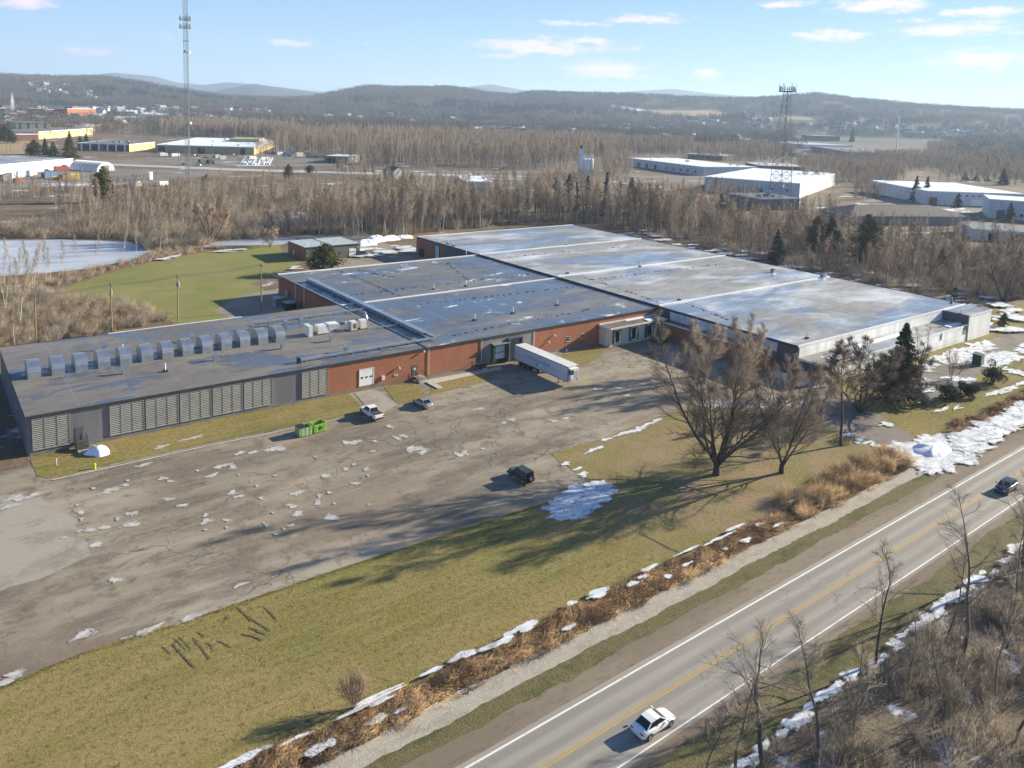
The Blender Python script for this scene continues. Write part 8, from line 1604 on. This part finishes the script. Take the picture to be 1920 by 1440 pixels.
    bs = [bush_sticks(400+k, 1.7, 2.5, 34, .015, (-.25, .15)) for k in range(3)]+[bush_sticks(410+k, 1.2, 1.3, 30, .014) for k in range(2)]; bo = []
    for k, b in enumerate(bs):
        o = b.mesh('bare_bush', GR[['stick', 'stick_dark', 'stick', 'reed_red', 'reed'][k]]); q = [(62, 33.0), (66.5, 32.4), (71.5, 33.0), (77, 33.4), (58, 31.5)][k]; o.location = (q[0], q[1], 0); tag(o, ['pale bare bush at the brush edge under the roadside trees', 'dark bare bush in the roadside brush', 'tangled bare bush beside the snow strip across the road', 'low russet bush in the roadside brush', 'low straw coloured bush in the roadside brush'][k], 'bush'); bo.append(o)
    sp = strip(-36, -9.8, 36, 170, 3); P = scatter_in(sp, .62, 91); P = P[~((np.sin(P[:, 0]*.31)*np.sin(P[:, 1]*.43+1)) > .62)]
    scatter('roadside_brush', 'tangled leafless brush filling the lower right corner', 'brush', rows(P, 0, .55, 1.15, 3, 92), [bo])
    # left scrub and pond fringe, wood floor brush
    lz = [gpl([(-80, 665), (40, 655), (100, 645), (310, 604), (330, 606), (300, 590), (230, 568), (120, 556), (96, 548), (60, 545), (-80, 560)]), gpl([(-80, 560), (60, 545), (150, 528), (200, 512), (300, 486), (415, 465), (365, 464), (285, 474), (245, 490), (150, 509), (60, 517), (-80, 535)]),
          gpl([(275, 470), (372, 464), (430, 446), (520, 438), (640, 440), (640, 428), (430, 430), (280, 440)]), gpl([(-80, 448), (240, 448), (275, 468), (280, 440), (230, 420), (60, 425), (-80, 430)])]
    r1 = []
    for i, (q, dn, a, b, v0, nv) in enumerate([(lz[0], .55, .7, 1.25, 0, 5), (lz[1], .55, .6, 1.0, 2, 3), (lz[2], .30, 1.2, 2.0, 0, 4), (lz[3], .16, 1.3, 2.2, 0, 4)]): r1.append(rows(scatter_in(q, dn, 101+i), 0, a, b, nv, 111+i, v0))
    for i, (q, dn) in enumerate([(zones['c'][0], .06), (zones['r'][0], .10), (zones['l'][0], .07)]): r1.append(rows(scatter_in(q, dn, 121+i), 0, 1.2, 2.2, 4, 131+i))
    scatter('scrub', 'brown scrub and dead reeds round the pond and under the woods', 'scrub', np.concatenate(r1), [bo])
    # short tufts so the lawn edges are not knife sharp
    t = TB(); R = np.random.default_rng(15); e = gpl([(0, 1290), (150, 1226), (300, 1180), (480, 1120), (640, 1065), (850, 998), (1000, 950), (1060, 930)]); P = []
    for (a, b) in zip(e[:-1], e[1:]):
        L = math.hypot(b[0]-a[0], b[1]-a[1]); n = int(L*60); u = R.uniform(0, 1, n); P.append(np.stack([a[0]+(b[0]-a[0])*u+R.normal(size=n)*.15, a[1]+(b[1]-a[1])*u-np.abs(R.normal(size=n))*.35, np.full(n, .02)], 1))
    P = np.concatenate(P); t.twigs(P, P+np.stack([R.normal(size=len(P))*.1, R.normal(size=len(P))*.1, R.uniform(.06, .2, len(P))], 1), .02); o = t.mesh('grass_tufts', GR['tuft']); o['kind'] = 'stuff'; tag(o, 'ragged grass tufts along the car park edge', 'grass')
for k, c in (('twig_maple', (.175, .136, .105)), ('twig_black', (.085, .066, .054)), ('twig_tan2', (.31, .245, .19)), ('twig_road', (.25, .21, .165)), ('bark_road', (.095, .085, .075)), ('needles_olive', (.15, .15, .05)), ('far_tan', (.19, .15, .11)), ('far_brown', (.155, .12, .09)), ('far_grey', (.145, .13, .11)), ('far_dark', (.030, .040, .026)), ('tuft', (.20, .18, .06))):
    GR[k] = plain(k, c, .95, 0, .3, .4, True)
build_trees()

# ------------------------------------------------------------------ air
def build_haze():
    m = bpy.data.materials.new('haze_air'); m.use_nodes = True; nt = m.node_tree; nt.nodes.clear(); o = nt.nodes.new('ShaderNodeOutputMaterial'); v = nt.nodes.new('ShaderNodeVolumePrincipled')
    v.inputs['Color'].default_value = (.58, .76, 1.0, 1); v.inputs['Density'].default_value = HAZE_DENSITY; v.inputs['Anisotropy'].default_value = .2; nt.links.new(v.outputs[0], o.inputs['Volume'])
    b = MB(); b.box(-13500, -13500, -8, 13500, 13500, 520); h = b.build('haze', m); tag(h, 'pale blue haze in the air over the plain and hills', 'haze', kind='stuff')
if HAZE_DENSITY > 0: build_haze()
